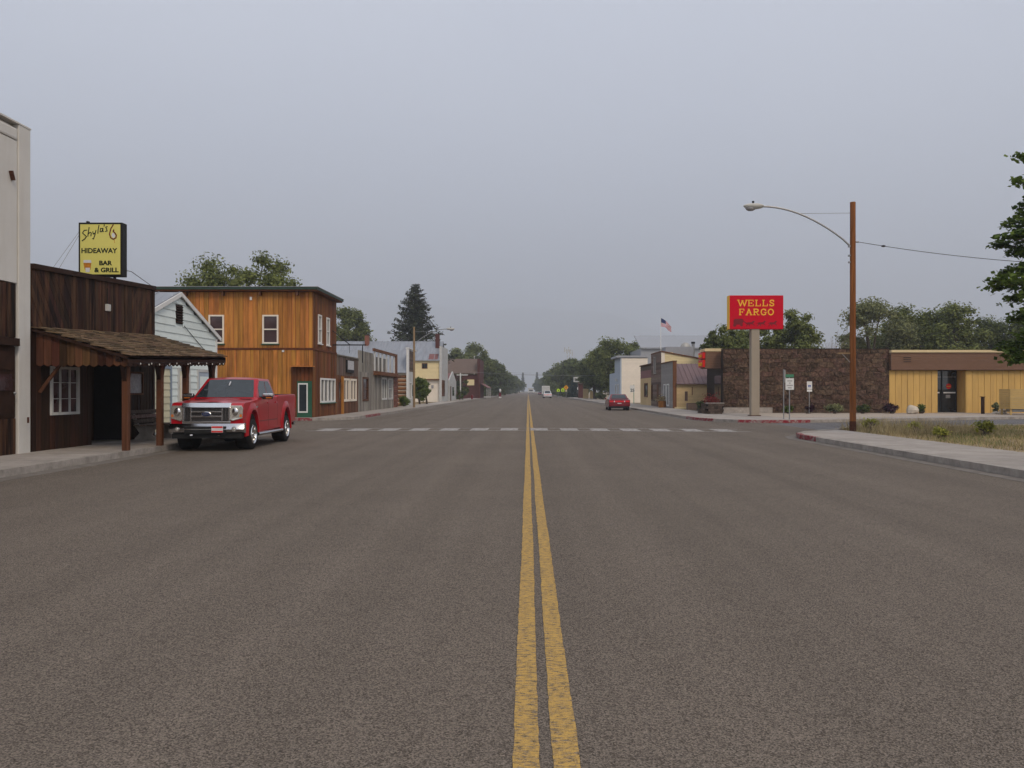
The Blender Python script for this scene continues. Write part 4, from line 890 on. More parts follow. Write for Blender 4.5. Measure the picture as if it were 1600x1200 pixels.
# ================================================================== RIGHT SIDE
BY = 56.5; fb = Frame('y', BY, -1)
bx0, bx1, bx2 = xy(1130, BY), xy(1389, BY), 44.0
bzt = zz(545.5, BY)
bk_ = thing('bank_building', 'low bank with dark lava stone wall, ochre panel wing and brown fascia', 'bank', (24, 60, 0))
MB().box(15.4, bx1, BY + .12, BY + 14, 0, bzt - .02).box(bx0 + .02, 15.399, BY + .12, BY + .7, 0, bzt - .02).build('stone_wing_core', M['mortar'], bk_)
# rubble: staggered cells with shaken corners, one object per stone
rows, cols = 14, 21
def jit(i, j):
    r = random.Random(i * 7919 + j * 104729 + 5); return r.uniform(-.12, .12), r.uniform(-.08, .08)
cwid, rh = (bx1 - bx0) / cols, (bzt - .15) / rows
def corner(i, j2):
    """j2 counts half columns"""
    u = bx0 + j2 * cwid / 2; z = .15 + i * rh; dx, dz = jit(i, j2)
    if i == 0 or i == rows: dz = 0
    u2 = min(max(u + dx, bx0), bx1)
    if j2 <= 0 or j2 >= cols * 2: u2 = min(max(u, bx0), bx1)
    return (u2, z + dz)
for i in range(rows):
    for j in range(cols):
        a = 2 * j + (1 if i % 2 else 0); b_ = a + 2
        if i % 2 and j == cols - 1: b_ = 2 * cols
        if i % 2 and j == 0: a = 0
        lo = [corner(i, q) for q in range(a, b_ + 1)]; hi = [corner(i + 1, q) for q in range(a, b_ + 1)]
        poly = lo + hi[::-1]
        if b_ - a < 1: continue
        cx_ = sum(p[0] for p in poly) / len(poly); cz_ = sum(p[1] for p in poly) / len(poly)
        sh = lambda k: [(cx_ + (p[0] - cx_) * k, cz_ + (p[1] - cz_) * k) for p in poly]
        n = len(poly); dep = random.uniform(.02, .075); o_, i_ = sh(.985), sh(random.uniform(.70, .88))
        mb = MB(); vs = [fb(u, -.13, z) for u, z in o_] + [fb(u, dep * .45, z) for u, z in o_] + [fb(u, dep + random.uniform(-.015, .015), z) for u, z in i_]
        fs = [tuple(range(2 * n, 3 * n))] + [(k, (k + 1) % n, n + (k + 1) % n, n + k) for k in range(n)] + [(n + k, n + (k + 1) % n, 2 * n + (k + 1) % n, 2 * n + k) for k in range(n)]
        mb.add(vs, fs).build('stone', M['stone'], bk_)
fpiece(bk_, 'stone_coping', M['mortar'], fb, bx0, bx1, -.7, .06, bzt + .002, bzt + .05)
fpiece(bk_, 'plinth', M['kerb'], fb, bx0, xy(1206, BY), .0, .16, .12, .52)
# ochre wing
zft, zfb = zz(551, BY), zz(578, BY)
dx0, dx1 = xy(1465, BY), xy(1509.5, BY)
MB().box(bx1 + .01, bx2, BY + 1.25, BY + 14, 0, zft - .02).build('wing_core', M['bank_tan'], bk_)
MB().box(bx1 + .01, dx0 - .0, BY + .06, BY + 1.24, 0, zft - .02).box(dx1, bx2, BY + .06, BY + 1.24, 0, zft - .02).box(dx0 + .001, dx1 - .001, BY + .06, BY + 1.24, zfb + .02, zft - .02).build('wing_wall', M['bank_tan'], bk_)
planks(bk_, fb, bx1 + .02, dx0, .12, zfb + .02, .42, M['bank_tan'], d=-.055, th=.05, gap=.022, name='wall_panel')
planks(bk_, fb, dx1, bx2, .12, zfb + .02, .42, M['bank_tan'], d=-.055, th=.05, gap=.022, name='wall_panel')
frv = Frame('x', dx1, -1)
planks(bk_, frv, BY, BY + 1.2, .12, zfb, .42, M['bank_tan'], d=-.01, th=.03, gap=.02, name='wall_panel')
nb_ = 9
for k in range(nb_):
    h = (zft - zfb) / nb_
    fpiece(bk_, 'fascia_board', M['bank_brown'], fb, bx1 + .01, bx2 + .4, .0, .34 - .004 * k, zfb + h * k + .004, zfb + h * (k + 1) - .006)
MB().box(bx1 + .01, bx2 + .39, BY - .30, BY + .05, zfb - .03, zfb + .003).build('soffit', M['wood_trim_dark'], bk_)
fpiece(bk_, 'roof_cap', M['bank_cream'], fb, bx1 + .01, bx2 + .45, -13.9, .40, zft + .002, zz(547.2, BY))
for k in range(3): fpiece(bk_, 'vent_slot', M['black'], fb, xy(1408, BY), xy(1420, BY), .335, .352, zz(559.5 + 3.2 * k, BY), zz(558.6 + 3.2 * k, BY))
# glazed entrance in the recess
fe = Frame('y', BY + 1.22, -1)
gd = MB().box(dx0, dx1, -.02, .0, .15, zfb, fe).build('entrance_glazing', M['glass'], bk_)
xm = (dx0 + dx1) / 2 - .1
for x in (dx0 + .03, xm, dx1 - .06): MB().box(x - .035, x + .035, .0, .05, .15, zfb, fe).build('frame', M['black'], gd)
MB().box(dx0, dx1, .0, .045, zz(589.5, BY + 1.2), zz(588.6, BY + 1.2), fe).build('transom', M['steel'], gd)
for (a, b) in ((dx0 + .08, xm - .18), (xm + .1, dx1 - .14)): MB().box(a, b, .055, .09, zz(614.5, BY + 1.2), zz(612.5, BY + 1.2), fe).build('push_bar', M['white'], gd)
for x in (dx0 + .12, xm + .5):
    MB().tube([fe(x, .004, zz(603.5, BY + 1.2)), fe(x, .012, zz(603.5, BY + 1.2))], .19, 16).build('round_sticker', M['red_bright'], gd)
    MB().box(x - .13, x + .13, .012, .016, zz(604.1, BY + 1.2), zz(603.1, BY + 1.2), fe).build('sticker_band', M['sign_yellow'], gd)
MB().box(xm + .3, xm + .62, .002, .008, zz(622, BY + 1.2), zz(617, BY + 1.2), fe).build('notice', M['glass_grey'], gd)
MB().box(dx0 - .3, dx1 + .3, BY - 1.6, BY + 1.2, .02, SW + .006).build('entrance_slab', M['concrete'], bk_)
# street front of the bank
zc0, zc1 = zz(575.5, BY + 1), zz(549, BY + 1)
cx0 = xy(1102, BY + 1)
for k in range(7):
    h = (zc1 - zc0) / 7
    MB().box(cx0 + .003 * k, 15.38, BY + 1.0 - .003 * k, BY + 2.6, zc0 + h * k + .004, zc0 + h * (k + 1) - .006).build('canopy_board', M['bank_brown'], bk_)
MB().box(cx0 + .05, 15.39, BY + 1.05, BY + 2.55, zc0 + .03, zc1 - .02).build('canopy_core', M['wood_trim_dark'], bk_)
MB().box(cx0 - .04, 15.395, BY + .95, BY + 2.65, zc1 + .002, zz(544.5, BY + 1)).build('canopy_cap', M['bank_cream'], bk_)
for k in range(4): MB().box(15.37, 15.395, BY + 1 + k * 2.6, BY + 3.2 + k * 2.6, .3, 2.9).build('window', M['glass'], bk_)
ws = thing('bank_wall_sign', 'pair of red letter boards with yellow letters on the brown bank canopy', 'sign', (cx0, BY + 3, zc0))
fl_ = Frame('x', cx0, -1)
for (w, za, zb_) in (('WELLS', zz(560, BY + 1), zz(550.5, BY + 1)), ('FARGO', zz(573.5, BY + 1), zz(562, BY + 1))):
    o = MB().box(BY + 1.05, BY + 2.55, -.02, .16, za, zb_, fl_).build('letter_board', M['red_bright'], ws)
    q = text_mb(w, (zb_ - za) * .62, Frame('x', cx0, -1), 0, za + .1, .162, .06, offset=.008)
    # letters read from the street: flip so that they run towards the camera
    q.v = [(x, BY + 1.8 - y_, z) for x, y_, z in q.v]
    q.build('lettering', M['sign_yellow'], o)
# stone planter in front of the bank entrance
pt = thing('stone_planter', 'dark stone planter with red flowers by the bank entrance', 'planter', (12.4, 54.5, SW))
px0, px1_, py0, py1_ = xy(1102, 54), xy(1129, 54), 53.6, 56.1
MB().box(px0 + .1, px1_ - .1, py0 + .1, py1_ - .1, SW - .02, SW + .62).build('soil', M['mortar'], pt)
for r_ in range(4):
    for c_ in range(4):
        w = (px1_ - px0) / 4; u = px0 + (c_ + (.5 if r_ % 2 else 0)) * w * .88
        fpiece(pt, 'stone', M['brick_paver'], Frame('y', py0, -1), u, u + w * .84, -.14, .02 + random.uniform(0, .06), SW + r_ * .17, SW + r_ * .17 + .155)
        v = py0 + .12 + (c_ + (.5 if r_ % 2 else 0)) * .6
        fpiece(pt, 'stone', M['brick_paver'], Frame('x', px0, -1), v, v + .56, -.14, .02 + random.uniform(0, .06), SW + r_ * .17, SW + r_ * .17 + .155)
MB().box(px0 - .05, px1_, py0 - .08, py0 + .2, SW + .682, SW + .74).build('cap_slab', M['kerb'], pt)

# ---- pole sign of the bank
PY = 49.2
psn = thing('bank_pole_sign', 'red bank sign with yellow capital letters on a taupe steel post', 'sign', (xy(1181, PY), PY, SW))
f3 = Frame('y', PY, -1)
qx0, qx1, qz0, qz1 = xy(1140, PY), xy(1224, PY), zz(514, PY), zz(461.5, PY)
cab = MB().box(qx0, qx1, -.62, 0, qz0, qz1, f3).build('cabinet', M['sign_red'], psn, bevel=.015)
MB().box(qx0 - .012, qx0 - .0005, PY + .0, PY + .62, qz0, qz1).build('edge_strip', M['sign_yellow'], cab)
MB().box(xy(1174.5, PY), xy(1187.3, PY), PY + .05, PY + .53, SW, qz0).build('post', M['sign_post'], psn, bevel=.01)
MB().box(xy(1172.5, PY), xy(1189, PY), PY - .04, PY + .62, SW - .01, SW + .05).build('base_plate', M['rust'], psn)
SER = {  # slab-serif capitals on a unit square: (strokes, serifs)
 'W': ([[(0.0, 1), (.26, 0)], [(.26, 0), (.5, .9)], [(.5, .9), (.74, 0)], [(.74, 0), (1.0, 1)]], [(-.12, .14, 1), (.86, 1.12, 1), (.40, .60, .93)]),
 'E': ([[(.15, 0), (.15, 1)], [(.15, 1), (.9, 1)], [(.15, .5), (.65, .5)], [(.15, 0), (.9, 0)], [(.92, 0), (.92, .28)], [(.90, .75), (.90, 1)], [(.65, .38), (.65, .62)]], [(0, .3, 1), (0, .3, 0)]),
 'L': ([[(.2, 0), (.2, 1)], [(.2, 0), (.92, 0)], [(.92, 0), (.92, .34)]], [(0, .42, 1), (0, .42, 0)]),
 'S': ([[(.85, .80), (.72, .97), (.45, 1.0), (.20, .92), (.14, .74), (.30, .58), (.68, .45), (.86, .28), (.78, .08), (.50, 0), (.24, .05), (.10, .22)], [(.86, .74), (.86, 1.0)], [(.10, 0), (.10, .28)]], []),
 'F': ([[(.15, 0), (.15, 1)], [(.15, 1), (.9, 1)], [(.15, .5), (.65, .5)], [(.90, .72), (.90, 1)], [(.65, .38), (.65, .62)]], [(0, .3, 1), (0, .38, 0)]),
 'A': ([[(.12, 0), (.5, 1)], [(.5, 1), (.88, 0)], [(.27, .34), (.73, .34)]], [(-.04, .28, 0), (.70, 1.05, 0), (.34, .56, 1)]),
 'R': ([[(.15, 0), (.15, 1)], [(.15, 1), (.60, 1), (.80, .90), (.82, .72), (.72, .56), (.55, .5), (.15, .5)], [(.52, .5), (.80, 0)]], [(0, .3, 1), (0, .36, 0), (.72, 1.0, 0)]),
 'G': ([[(.85, .78), (.70, .96), (.48, 1), (.22, .88), (.10, .60), (.10, .38), (.24, .10), (.50, 0), (.72, .06), (.86, .22)], [(.86, .04), (.86, .44)], [(.87, .70), (.87, 1.0)]], [(.60, 1.02, .44)]),
 'O': ([[(.5, 1), (.24, .90), (.08, .62), (.08, .38), (.24, .10), (.5, 0), (.76, .10), (.92, .38), (.92, .62), (.76, .90), (.5, 1)]], [])}
def slab_word(word, u0, u1, z0, z1, parent, fr, d, m):
    wid = {'W': 1.35, 'E': .92, 'L': .9, 'S': .82, 'F': .9, 'A': 1.05, 'R': 1.0, 'G': 1.0, 'O': 1.02}
    gap = .24; tot = sum(wid[c] for c in word) + gap * (len(word) - 1); sc = (u1 - u0) / tot; u = u0; hh = z1 - z0
    for c in word:
        ss, se = SER[c]; b = MB(); k = 0; w_ = wid[c] * sc
        for st_ in ss:
            vert = abs(st_[0][0] - st_[1][0]) < .05 * 1 and len(st_) == 2 and abs(st_[0][1] - st_[1][1]) > .6
            wd = hh * (.19 if vert or c in 'WA' or len(st_) > 5 else .13)
            if len(st_) == 2 and abs(st_[0][1] - st_[1][1]) < .4: wd = hh * .12
            b.stroke([(u + p[0] * w_, z0 + p[1] * hh) for p in st_], wd, d, .004 + .001 * k, fr); k += 1
        for (a, b2, zc) in se:
            b.stroke([(u + a * w_, z0 + zc * hh), (u + b2 * w_, z0 + zc * hh)], hh * .12, d, .004 + .001 * k, fr); k += 1
        b.build('letter', m, parent); u += (wid[c] + gap) * sc
slab_word('WELLS', xy(1153.5, PY), xy(1210, PY), zz(478, PY), zz(469, PY), cab, f3, .001, M['sign_yellow'])
slab_word('FARGO', xy(1155, PY), xy(1209, PY), zz(492, PY), zz(483, PY), cab, f3, .001, M['sign_yellow'])
# stagecoach and team as one flat dark red print
def Q(px, py): return (xy(px, PY), zz(py, PY))
coach = MB()
coach.prism([Q(1146, 505), Q(1146, 500), Q(1149, 498), Q(1160, 498), Q(1162, 501), Q(1160, 507), Q(1148, 507.5)], .001, .004, f3)
for cxp, rp in ((1148, 2.6), (1158.5, 2.2)):
    coach.prism([Q(cxp + rp * math.cos(R(a)), 508 + rp * math.sin(R(a))) for a in range(0, 360, 30)], .001, .005, f3)
coach.stroke([Q(1162, 502), Q(1167, 506)], .05, .001, .006, f3)
for k in range(3):
    x = 1172 + k * 17.5
    coach.prism([Q(x - 5, 506), Q(x - 4, 503.5), Q(x + 2, 503.6), Q(x + 5, 501), Q(x + 7.5, 502.2), Q(x + 6, 503.5), Q(x + 4, 506.5), Q(x - 3, 507)], .001, .004, f3)
    coach.stroke([Q(x - 3.5, 506.5), Q(x - 6, 509.5)], .045, .001, .005, f3); coach.stroke([Q(x + 3, 506), Q(x + 6.5, 508)], .045, .001, .0055, f3)
    coach.stroke([Q(x - 5, 504.5), Q(x - 7, 505.5)], .035, .001, .006, f3); coach.stroke([Q(x - 1.5, 506.5), Q(x - 1, 509.5)], .045, .001, .0065, f3)
coach.build('coach_print', M['sign_darkred'], cab)

# ---- small signs at the far corner
def sign_post(name, label, px, Y, zt, group=None):
    x = xy(px, Y); t = thing(name, label, 'sign', (x, Y, SW)); MB().tube([(x, Y, SW - .03), (x, Y, zt)], .03, 6).build('post', M['steel'], t); return t, x
t, x = sign_post('parking_sign', 'white parking rules sign with green plate above on thin post', 1233.5, 42.9, zz(586, 42.9))
f4 = Frame('y', 42.9 - .035, -1)
o = MB().box(x - .22, x + .22, 0, .012, zz(609, 42.9), zz(591, 42.9), f4).build('sign_plate', M['white'], t)
for w_, zc in ((.26, 595.2), (.09, 598.6), (.32, 602.2), (.20, 606.0)): MB().box(x - w_ / 2, x + w_ / 2, .0125, .0145, zz(zc + .8, 42.9), zz(zc - .8, 42.9), f4).build('faded_line', M['sign_back'], o)
MB().box(x - .22, x + .22, 0, .012, zz(589.6, 42.9), zz(585, 42.9), f4).build('street_name_plate', M['green_sign'], t)
t, x = sign_post('edge_on_sign', 'weathered traffic sign seen edge-on beside the white parking sign', 1224.5, 43.6, zz(577, 43.6))
ob = MB(); zc = zz(588, 43.6); ob.prism([(.36 * math.cos(R(22.5 + 45 * k)), zc + .38 * math.sin(R(22.5 + 45 * k))) for k in range(8)], .0, .012, Frame('y', 0, -1))
ca, sa = math.cos(R(66)), math.sin(R(66)); ob.v = [(x + .02 + p[0] * ca - (p[1] - .04) * sa, 43.6 + p[0] * sa + (p[1] - .04) * ca, p[2]) for p in ob.v]
ob.build('sign_plate', M['sign_back'], t)
t, x = sign_post('disabled_parking_sign', 'white and blue wheelchair parking sign on post before the stone wall', 1264.5, 54.6, zz(596, 54.6))
f4 = Frame('y', 54.6 - .035, -1)
o = MB().box(x - .17, x + .17, 0, .012, zz(608, 54.6), zz(596, 54.6), f4).build('sign_plate', M['white'], t)
b5 = MB().box(x - .085, x + .085, .0125, .015, zz(605, 54.6), zz(601.5, 54.6), f4).build('blue_panel', M['blue_sign'], o)
zc = zz(603.4, 54.6)
MB().stroke([(x - .01, zc + .05), (x - .005, zc), (x + .035, zc), (x + .05, zc - .04)], .014, .0152, .002, f4).stroke([(x - .02, zc + .015), (x - .045, zc - .02), (x - .02, zc - .05), (x + .02, zc - .04)], .012, .0152, .003, f4).build('wheelchair_symbol', M['white'], b5)
MB().box(x - .17, x + .17, 0, .012, zz(612, 54.6), zz(608.6, 54.6), f4).build('sub_plate', M['white'], t)

# ---- slatted screen, bollard, rocks
sc_ = thing('slatted_screen', 'ochre slatted equipment screen standing off the ground beside the bank', 'screen', (32, 52, .14))
gx0, gx1, gy = xy(1578, 51.5), xy(1578, 51.5) + 4.2, 51.5
for k in range(9):
    z = zz(639, 51.5) + k * .14
    fpiece(sc_, 'slat', M['bank_tan_slat'], Frame('y', gy, -1), gx0, gx1, 0, .03, z, z + .125)
    fpiece(sc_, 'slat', M['bank_tan_slat'], Frame('x', gx0 + .012, -1), gy + .005, gy + 1.15, 0, .03, z, z + .125)
    fpiece(sc_, 'slat', M['bank_tan_slat'], Frame('y', gy + 1.15, -1), gx0 + .02, gx1, -.03, 0, z, z + .125)
for (x, y) in ((gx0 + .1, gy + .08), (gx0 + .1, gy + 1.05), (gx0 + 2.1, gy + .08), (gx0 + 4.1, gy + .08), (gx0 + 4.1, gy + 1.05)):
    MB().box(x - .05, x + .05, y - .045, y + .045, .1, zz(639, 51.5) + 1.2).build('post', M['bank_tan_slat'], sc_)
MB().box(gx0 + .3, gx1 - .3, gy + .25, gy + .95, zz(639, 51.5) - .2, zz(639, 51.5) + .8).build('machine', M['sign_back'], sc_)
bo = thing('bollard', 'short rusty dark square bollard in front of the ochre wall', 'bollard', (xy(1535.5, 54), 54, .14))
MB().box(xy(1533.6, 54), xy(1537.6, 54), 53.92, 54.09, .1, zz(620.5, 54)).build('shaft', M['wood_trim_dark'], bo, bevel=.01)
MB().box(xy(1532.4, 54), xy(1538, 54), 53.88, 54.12, zz(620.5, 54), zz(619.5, 54)).build('cap', M['rust'], bo)
def rock(name, label, c, r, m, seed, cat='rock', group=None):
    rr = random.Random(seed); b = MB().ball((0, 0, 0), 1.0, 9, 6); ph = [rr.uniform(0, 6) for _ in range(6)]
    b.v = [(c[0] + x * r[0] * (1 + .18 * math.sin(3 * y + ph[0]) + .12 * math.sin(5 * z + ph[1])), c[1] + y * r[1] * (1 + .18 * math.sin(3 * z + ph[2])), c[2] + z * r[2] * (1 + .2 * math.sin(3 * x + ph[3]))) for x, y, z in b.v]
    o = b.build(name, m); tag(o, label, cat, group); return o
rock('boulder', 'pale boulder in the gravel by the ochre wall', (xy(1426, 54), 54, .40), (.36, .3, .34), M['rock_white'], 3)
for k in range(9):
    rr = random.Random(k); px = 1555 + rr.uniform(0, 20)
    rock('rubble_stone', 'pale brown stone of the small heap beside the slatted screen', (xy(px, 53.4), 53.4 + rr.uniform(-.5, .3), .2 + (.16 if 1560 < px < 1570 else 0)), (rr.uniform(.12, .24), .16, rr.uniform(.08, .14)), M['rock_white'], k + 20, 'stone', 'heap of stones beside the slatted screen')

# ---- tan shop with plum roof and grey false front
TY = 71.0; ft = Frame('y', TY, -1); fxr = Frame('x', FRX, -1)
tn = thing('tan_shop', 'tan clapboard shop with plum metal roof and grey false front', 'shop', (15, 75, 0))
zte, ztr = zz(600.5, TY), zz(569.5, TY + 3.4); ty1 = yx(1033, FRX)
MB().box(FRX + .3, 21, TY + .05, ty1, 0, zte).build('wall', M['tan_clap'], tn)
claps(tn, ft, xy(1054, TY), 21, .1, zte, .17, M['tan_clap'], [(xy(1070, TY), xy(1074.5, TY), .8, 1.62)], d=-.03)
fpiece(tn, 'hatch', M['wood_greybrown'], ft, xy(1070, TY), xy(1074.5, TY), -.03, .02, .8, 1.62)
fpiece(tn, 'pipe', M['wood_brown'], ft, xy(1081, TY), xy(1082, TY), .0, .05, 1.3, 2.0)
fpiece(tn, 'footing', M['lime'] if False else M['yellow_clap'], ft, xy(1054, TY), 17, -.02, .05, .12, .26)
for ye in (TY - .3, TY + 7.1):
    MB().hexa([(FRX + .25, ye, zte), (21.3, ye, zte), (21.3, TY + 3.4, ztr), (FRX + .25, TY + 3.4, ztr), (FRX + .25, ye, zte + .06), (21.3, ye, zte + .06), (21.3, TY + 3.4, ztr + .06), (FRX + .25, TY + 3.4, ztr + .06)]).build('roof', M['roof_purple'], tn)
for k in range(20):
    x = FRX + .5 + k * .42; MB().hexa([(x, TY - .3, zte + .06), (x + .05, TY - .3, zte + .06), (x + .05, TY + 3.4, ztr + .06), (x, TY + 3.4, ztr + .06), (x, TY - .3, zte + .1), (x + .05, TY - .3, zte + .1), (x + .05, TY + 3.4, ztr + .1), (x, TY + 3.4, ztr + .1)]).build('roof_seam', M['roof_purple'], tn)
zff = zz(565.5, TY + 1)
MB().box(TY + .1, ty1, -.3, -.03, .1, zff, fxr).build('false_front', M['grey_clap'], tn)
wts = [(yx(1037.5, FRX), yx(1040.5, FRX), .3, 2.3), (yx(1042, FRX), yx(1045.5, FRX), .3, 2.3)]
wts = [(min(a, b), max(a, b), c, d) for a, b, c, d in wts]
claps(tn, fxr, TY + .3, ty1, .15, zff, .2, M['grey_clap'], wts, d=-.03)
for w in wts: window(tn, fxr, *w, M['white'], M['glass'], fw=.12, d0=-.03, d1=.05)
fpiece(tn, 'corner_board', M['wood_brown'], ft, FRX - .04, FRX + .27, -.1, .05, .12, zff + .05)
fpiece(tn, 'parapet_cap', M['wood_brown'], fxr, TY - .1, ty1, -.3, .08, zff + .002, zff + .08)
# ---- tall shop with sloping pale yellow side
pa0, pa1 = ty1 + .02, yx(1017, FRX); pY = pa0; fp = Frame('y', pY, -1)
py_ = thing('brown_front_shop', 'shop with weathered brown front and pale yellow sloping side wall', 'shop', (16, 81, 0))
za, zb_ = zz(549.5, pY), zz(562, pY); xb_ = xy(1098, pY)
MB().prism([(FRX + .1, 0), (xb_, 0), (xb_, zb_), (FRX + .1, za - .05)], -(pa1 - pa0), -.03, fp).build('wall', M['yellow_clap'], py_)
claps(py_, fp, FRX + .35, xb_, zz(600, pY), za - .06, .22, M['yellow_clap'], d=-.028, right=lambda z: xb_ if z < zb_ else FRX + .35 + (xb_ - FRX - .35) * max(0, (za - z) / (za - zb_)))
MB().prism([(FRX, za - .02), (xb_ + .2, zb_ - .02), (xb_ + .2, zb_ + .09), (FRX, za + .09)], -(pa1 - pa0), .1, fp).build('roof', M['wood_brown'], py_)
fpiece(py_, 'corner_board', M['cream'], fp, FRX + .02, FRX + .35, -.05, .03, .1, za - .08)
wp = [(yx(1024.8, FRX), yx(1021.6, FRX), zz(584, 80), zz(556.5, 80)), (yx(1019.5, FRX), yx(1018, FRX), .8, 2.3), (yx(1028.5, FRX), yx(1026, FRX), .15, 2.3)]
wp = [(min(a, b), max(a, b), c, d) for a, b, c, d in wp]
claps(py_, fxr, pa0, pa1, .15, za, .24, M['wood_greybrown'], wp, d=-.05, name='front_board')
MB().box(pa0, pa1, -.15, -.06, .1, za, fxr).build('front_wall', M['wood_greybrown'], py_)
window(py_, fxr, *wp[0], M['wood_grey'], M['glass_grey'], fw=.12, d0=-.05, d1=.05)
window(py_, fxr, *wp[1], M['wood_brown'], M['glass'], fw=.1, d0=-.05, d1=.05)
o = MB().box(*wp[2][:2], -.05, 0, .15, 2.3, fxr).build('door', M['wood_brown'], py_)
piece(py_, 'roof_unit', M['pale_shed'], (xy(1057, 82), 81.5, zz(551, 82)), (2.7, 2.2, 1.0))
sd_ = thing('satellite_dish', 'grey mesh satellite dish on the roof of the sloping yellow shop', 'dish', (xy(1072, 83), 83, zz(556, 83)))
mb = MB(); n = 14
for j in range(4):
    r_ = .55 * (j / 3)
    for k in range(n): a = 2 * math.pi * k / n; mb.v.append((xy(1071, 82.7) + r_ * math.cos(a), 82.7 + .25 * (r_ / .55) ** 2 - .25, zz(543.5, 82.7) + r_ * math.sin(a)))
for j in range(3):
    for k in range(n): mb.f.append((j * n + k, j * n + (k + 1) % n, (j + 1) * n + (k + 1) % n, (j + 1) * n + k))
mb.build('reflector', M['sign_back'], sd_, smooth=True, fix=False)
MB().tube([(xy(1071, 82.7), 82.6, zz(543.5, 82.7)), (xy(1073, 82.7), 82.6, zz(560, 82.7))], .05, 6).build('mast', M['steel'], sd_)
MB().tube([(xy(1071, 82.7), 82.5, zz(543.5, 82.7)), (xy(1078, 82.7), 82.1, zz(544.5, 82.7))], .025, 6).build('feed_arm', M['steel'], sd_)
fp_ = thing('flue_pipe', 'tall dark metal flue pipe rising behind the sloping yellow shop', 'flue', (xy(1083, 84), 84, 4))
MB().tube([(xy(1083, 83.6), 83.6, zb_ - .1), (xy(1083, 83.6), 83.6, zz(536, 83.6))], .15, 10).build('pipe', M['steel'], fp_, smooth=True)
MB().tube([(xy(1083, 83.6), 83.6, zz(537, 83.6)), (xy(1083, 83.6), 83.6, zz(534, 83.6))], .2, 10).build('cowl', M['black'], fp_, smooth=True)
# ---- narrow tan brick-red shop
bq0, bq1 = pa1 + .02, yx(1000.5, FRX)
bq = thing('narrow_tan_shop', 'narrow tan shopfront with dull red upper band and one dark window', 'shop', (15, 88, 0))
zq = zz(571, bq0 + 3)
MB().box(FRX + .06, 19, bq0, bq1, 0, zq - .1).build('wall', M['cream'], bq)
planks(bq, fxr, bq0, bq1, .15, zz(591, 88), .5, M['cream'] if False else M['tan_clap'], [(bq0 + 2.2, bq0 + 4.6, 1.0, 2.5)], d=-.05, name='wall_panel')
claps(bq, fxr, bq0, bq1, zz(591, 88), zz(579, 88), .3, M['roof_red'], d=-.05)
claps(bq, fxr, bq0, bq1, zz(579, 88), zq, .25, M['wood_greybrown'], d=-.05)
window(bq, fxr, bq0 + 2.2, bq0 + 4.6, 1.0, 2.5, M['wood_brown'], M['glass'], fw=.14, d0=-.05, d1=.05)
fpiece(bq, 'parapet_cap', M['wood_brown'], fxr, bq0 - .02, bq1 + .05, -.3, .1, zq + .002, zq + .12)
# ---- white corner hall
hy = yx(970, FRX); fh = Frame('y', hy, -1)
hl_ = thing('white_hall', 'tall cream sided hall with light blue stepped front', 'building', (16, 118, 0))
zh = zz(559, hy); h1, h2 = yx(961, FRX), yx(953, FRX)
MB().box(FRX + .1, xy(1012, hy), hy + .05, h1, 0, zh - .05).build('wall', M['cream'], hl_)
claps(hl_, fh, FRX + .1, xy(1012, hy), .1, zh - .05, .3, M['cream'], d=-.03)
MB().box(hy, h1, -.099, .06, .1, zh + .03, fxr).box(h1 + .001, h2, -.099, .055, .1, zz(581, hy), fxr).build('false_front', M['lightblue_clap'], hl_)
MB().box(FRX + .3, xy(1000, hy), h1 + .002, h2, 0, zz(583, hy)).build('lower_wing', M['cream'], hl_)
MB().box(FRX - .6, xy(1013, hy), hy - .15, h1 + .2, zh + .04, zh + .3).build('roof', M['pale_shed'], hl_)
for k, a in enumerate((2, 5)): window(hl_, fxr, hy + a, hy + a + 1.3, .9, 2.6, M['white'], M['glass'], fw=.12, d0=.06, d1=.12)
fpiece(hl_, 'wall_lamp', M['white_old'], fxr, hy + 3.6, hy + 4.2, .06, .35, 3.0, 3.4)
t = thing('speed_limit_sign', 'white speed limit sign on a grey post before the cream hall', 'sign', (xy(988, 98), 98, SW)); x = xy(988, 98)
MB().tube([(x + .18, 98, SW - .03), (x + .18, 98, zz(601, 98))], .04, 6).build('post', M['green_sign'], t)
o = MB().box(x - .28, x + .28, 97.92, 97.95, zz(613, 98), zz(602, 98)).build('sign_plate', M['white'], t)
text_mb('25', .5, Frame('y', 97.92, -1), x, zz(612, 98), .001, .004, offset=.01).build('lettering', M['ink'], o)
# ---- pale shed far behind
shd = thing('pale_shed', 'big pale grey metal shed roof rising behind the shops', 'shed', (26, 140, 0))
MB().box(xy(1004, 132), xy(1160, 132), 134, 150, 0, zz(543.5, 132)).build('wall', M['pale_shed'], shd)
MB().hexa([(xy(1003, 132), 133.5, zz(543.5, 132)), (xy(1161, 132), 133.5, zz(543.5, 132)), (xy(1161, 132), 142, zz(525.5, 142)), (xy(1003, 132), 142, zz(525.5, 142)), (xy(1003, 132), 133.5, zz(543.5, 132) + .15), (xy(1161, 132), 133.5, zz(543.5, 132) + .15), (xy(1161, 132), 142, zz(525.5, 142) + .15), (xy(1003, 132), 142, zz(525.5, 142) + .15)]).build('roof', M['pale_shed'], shd)
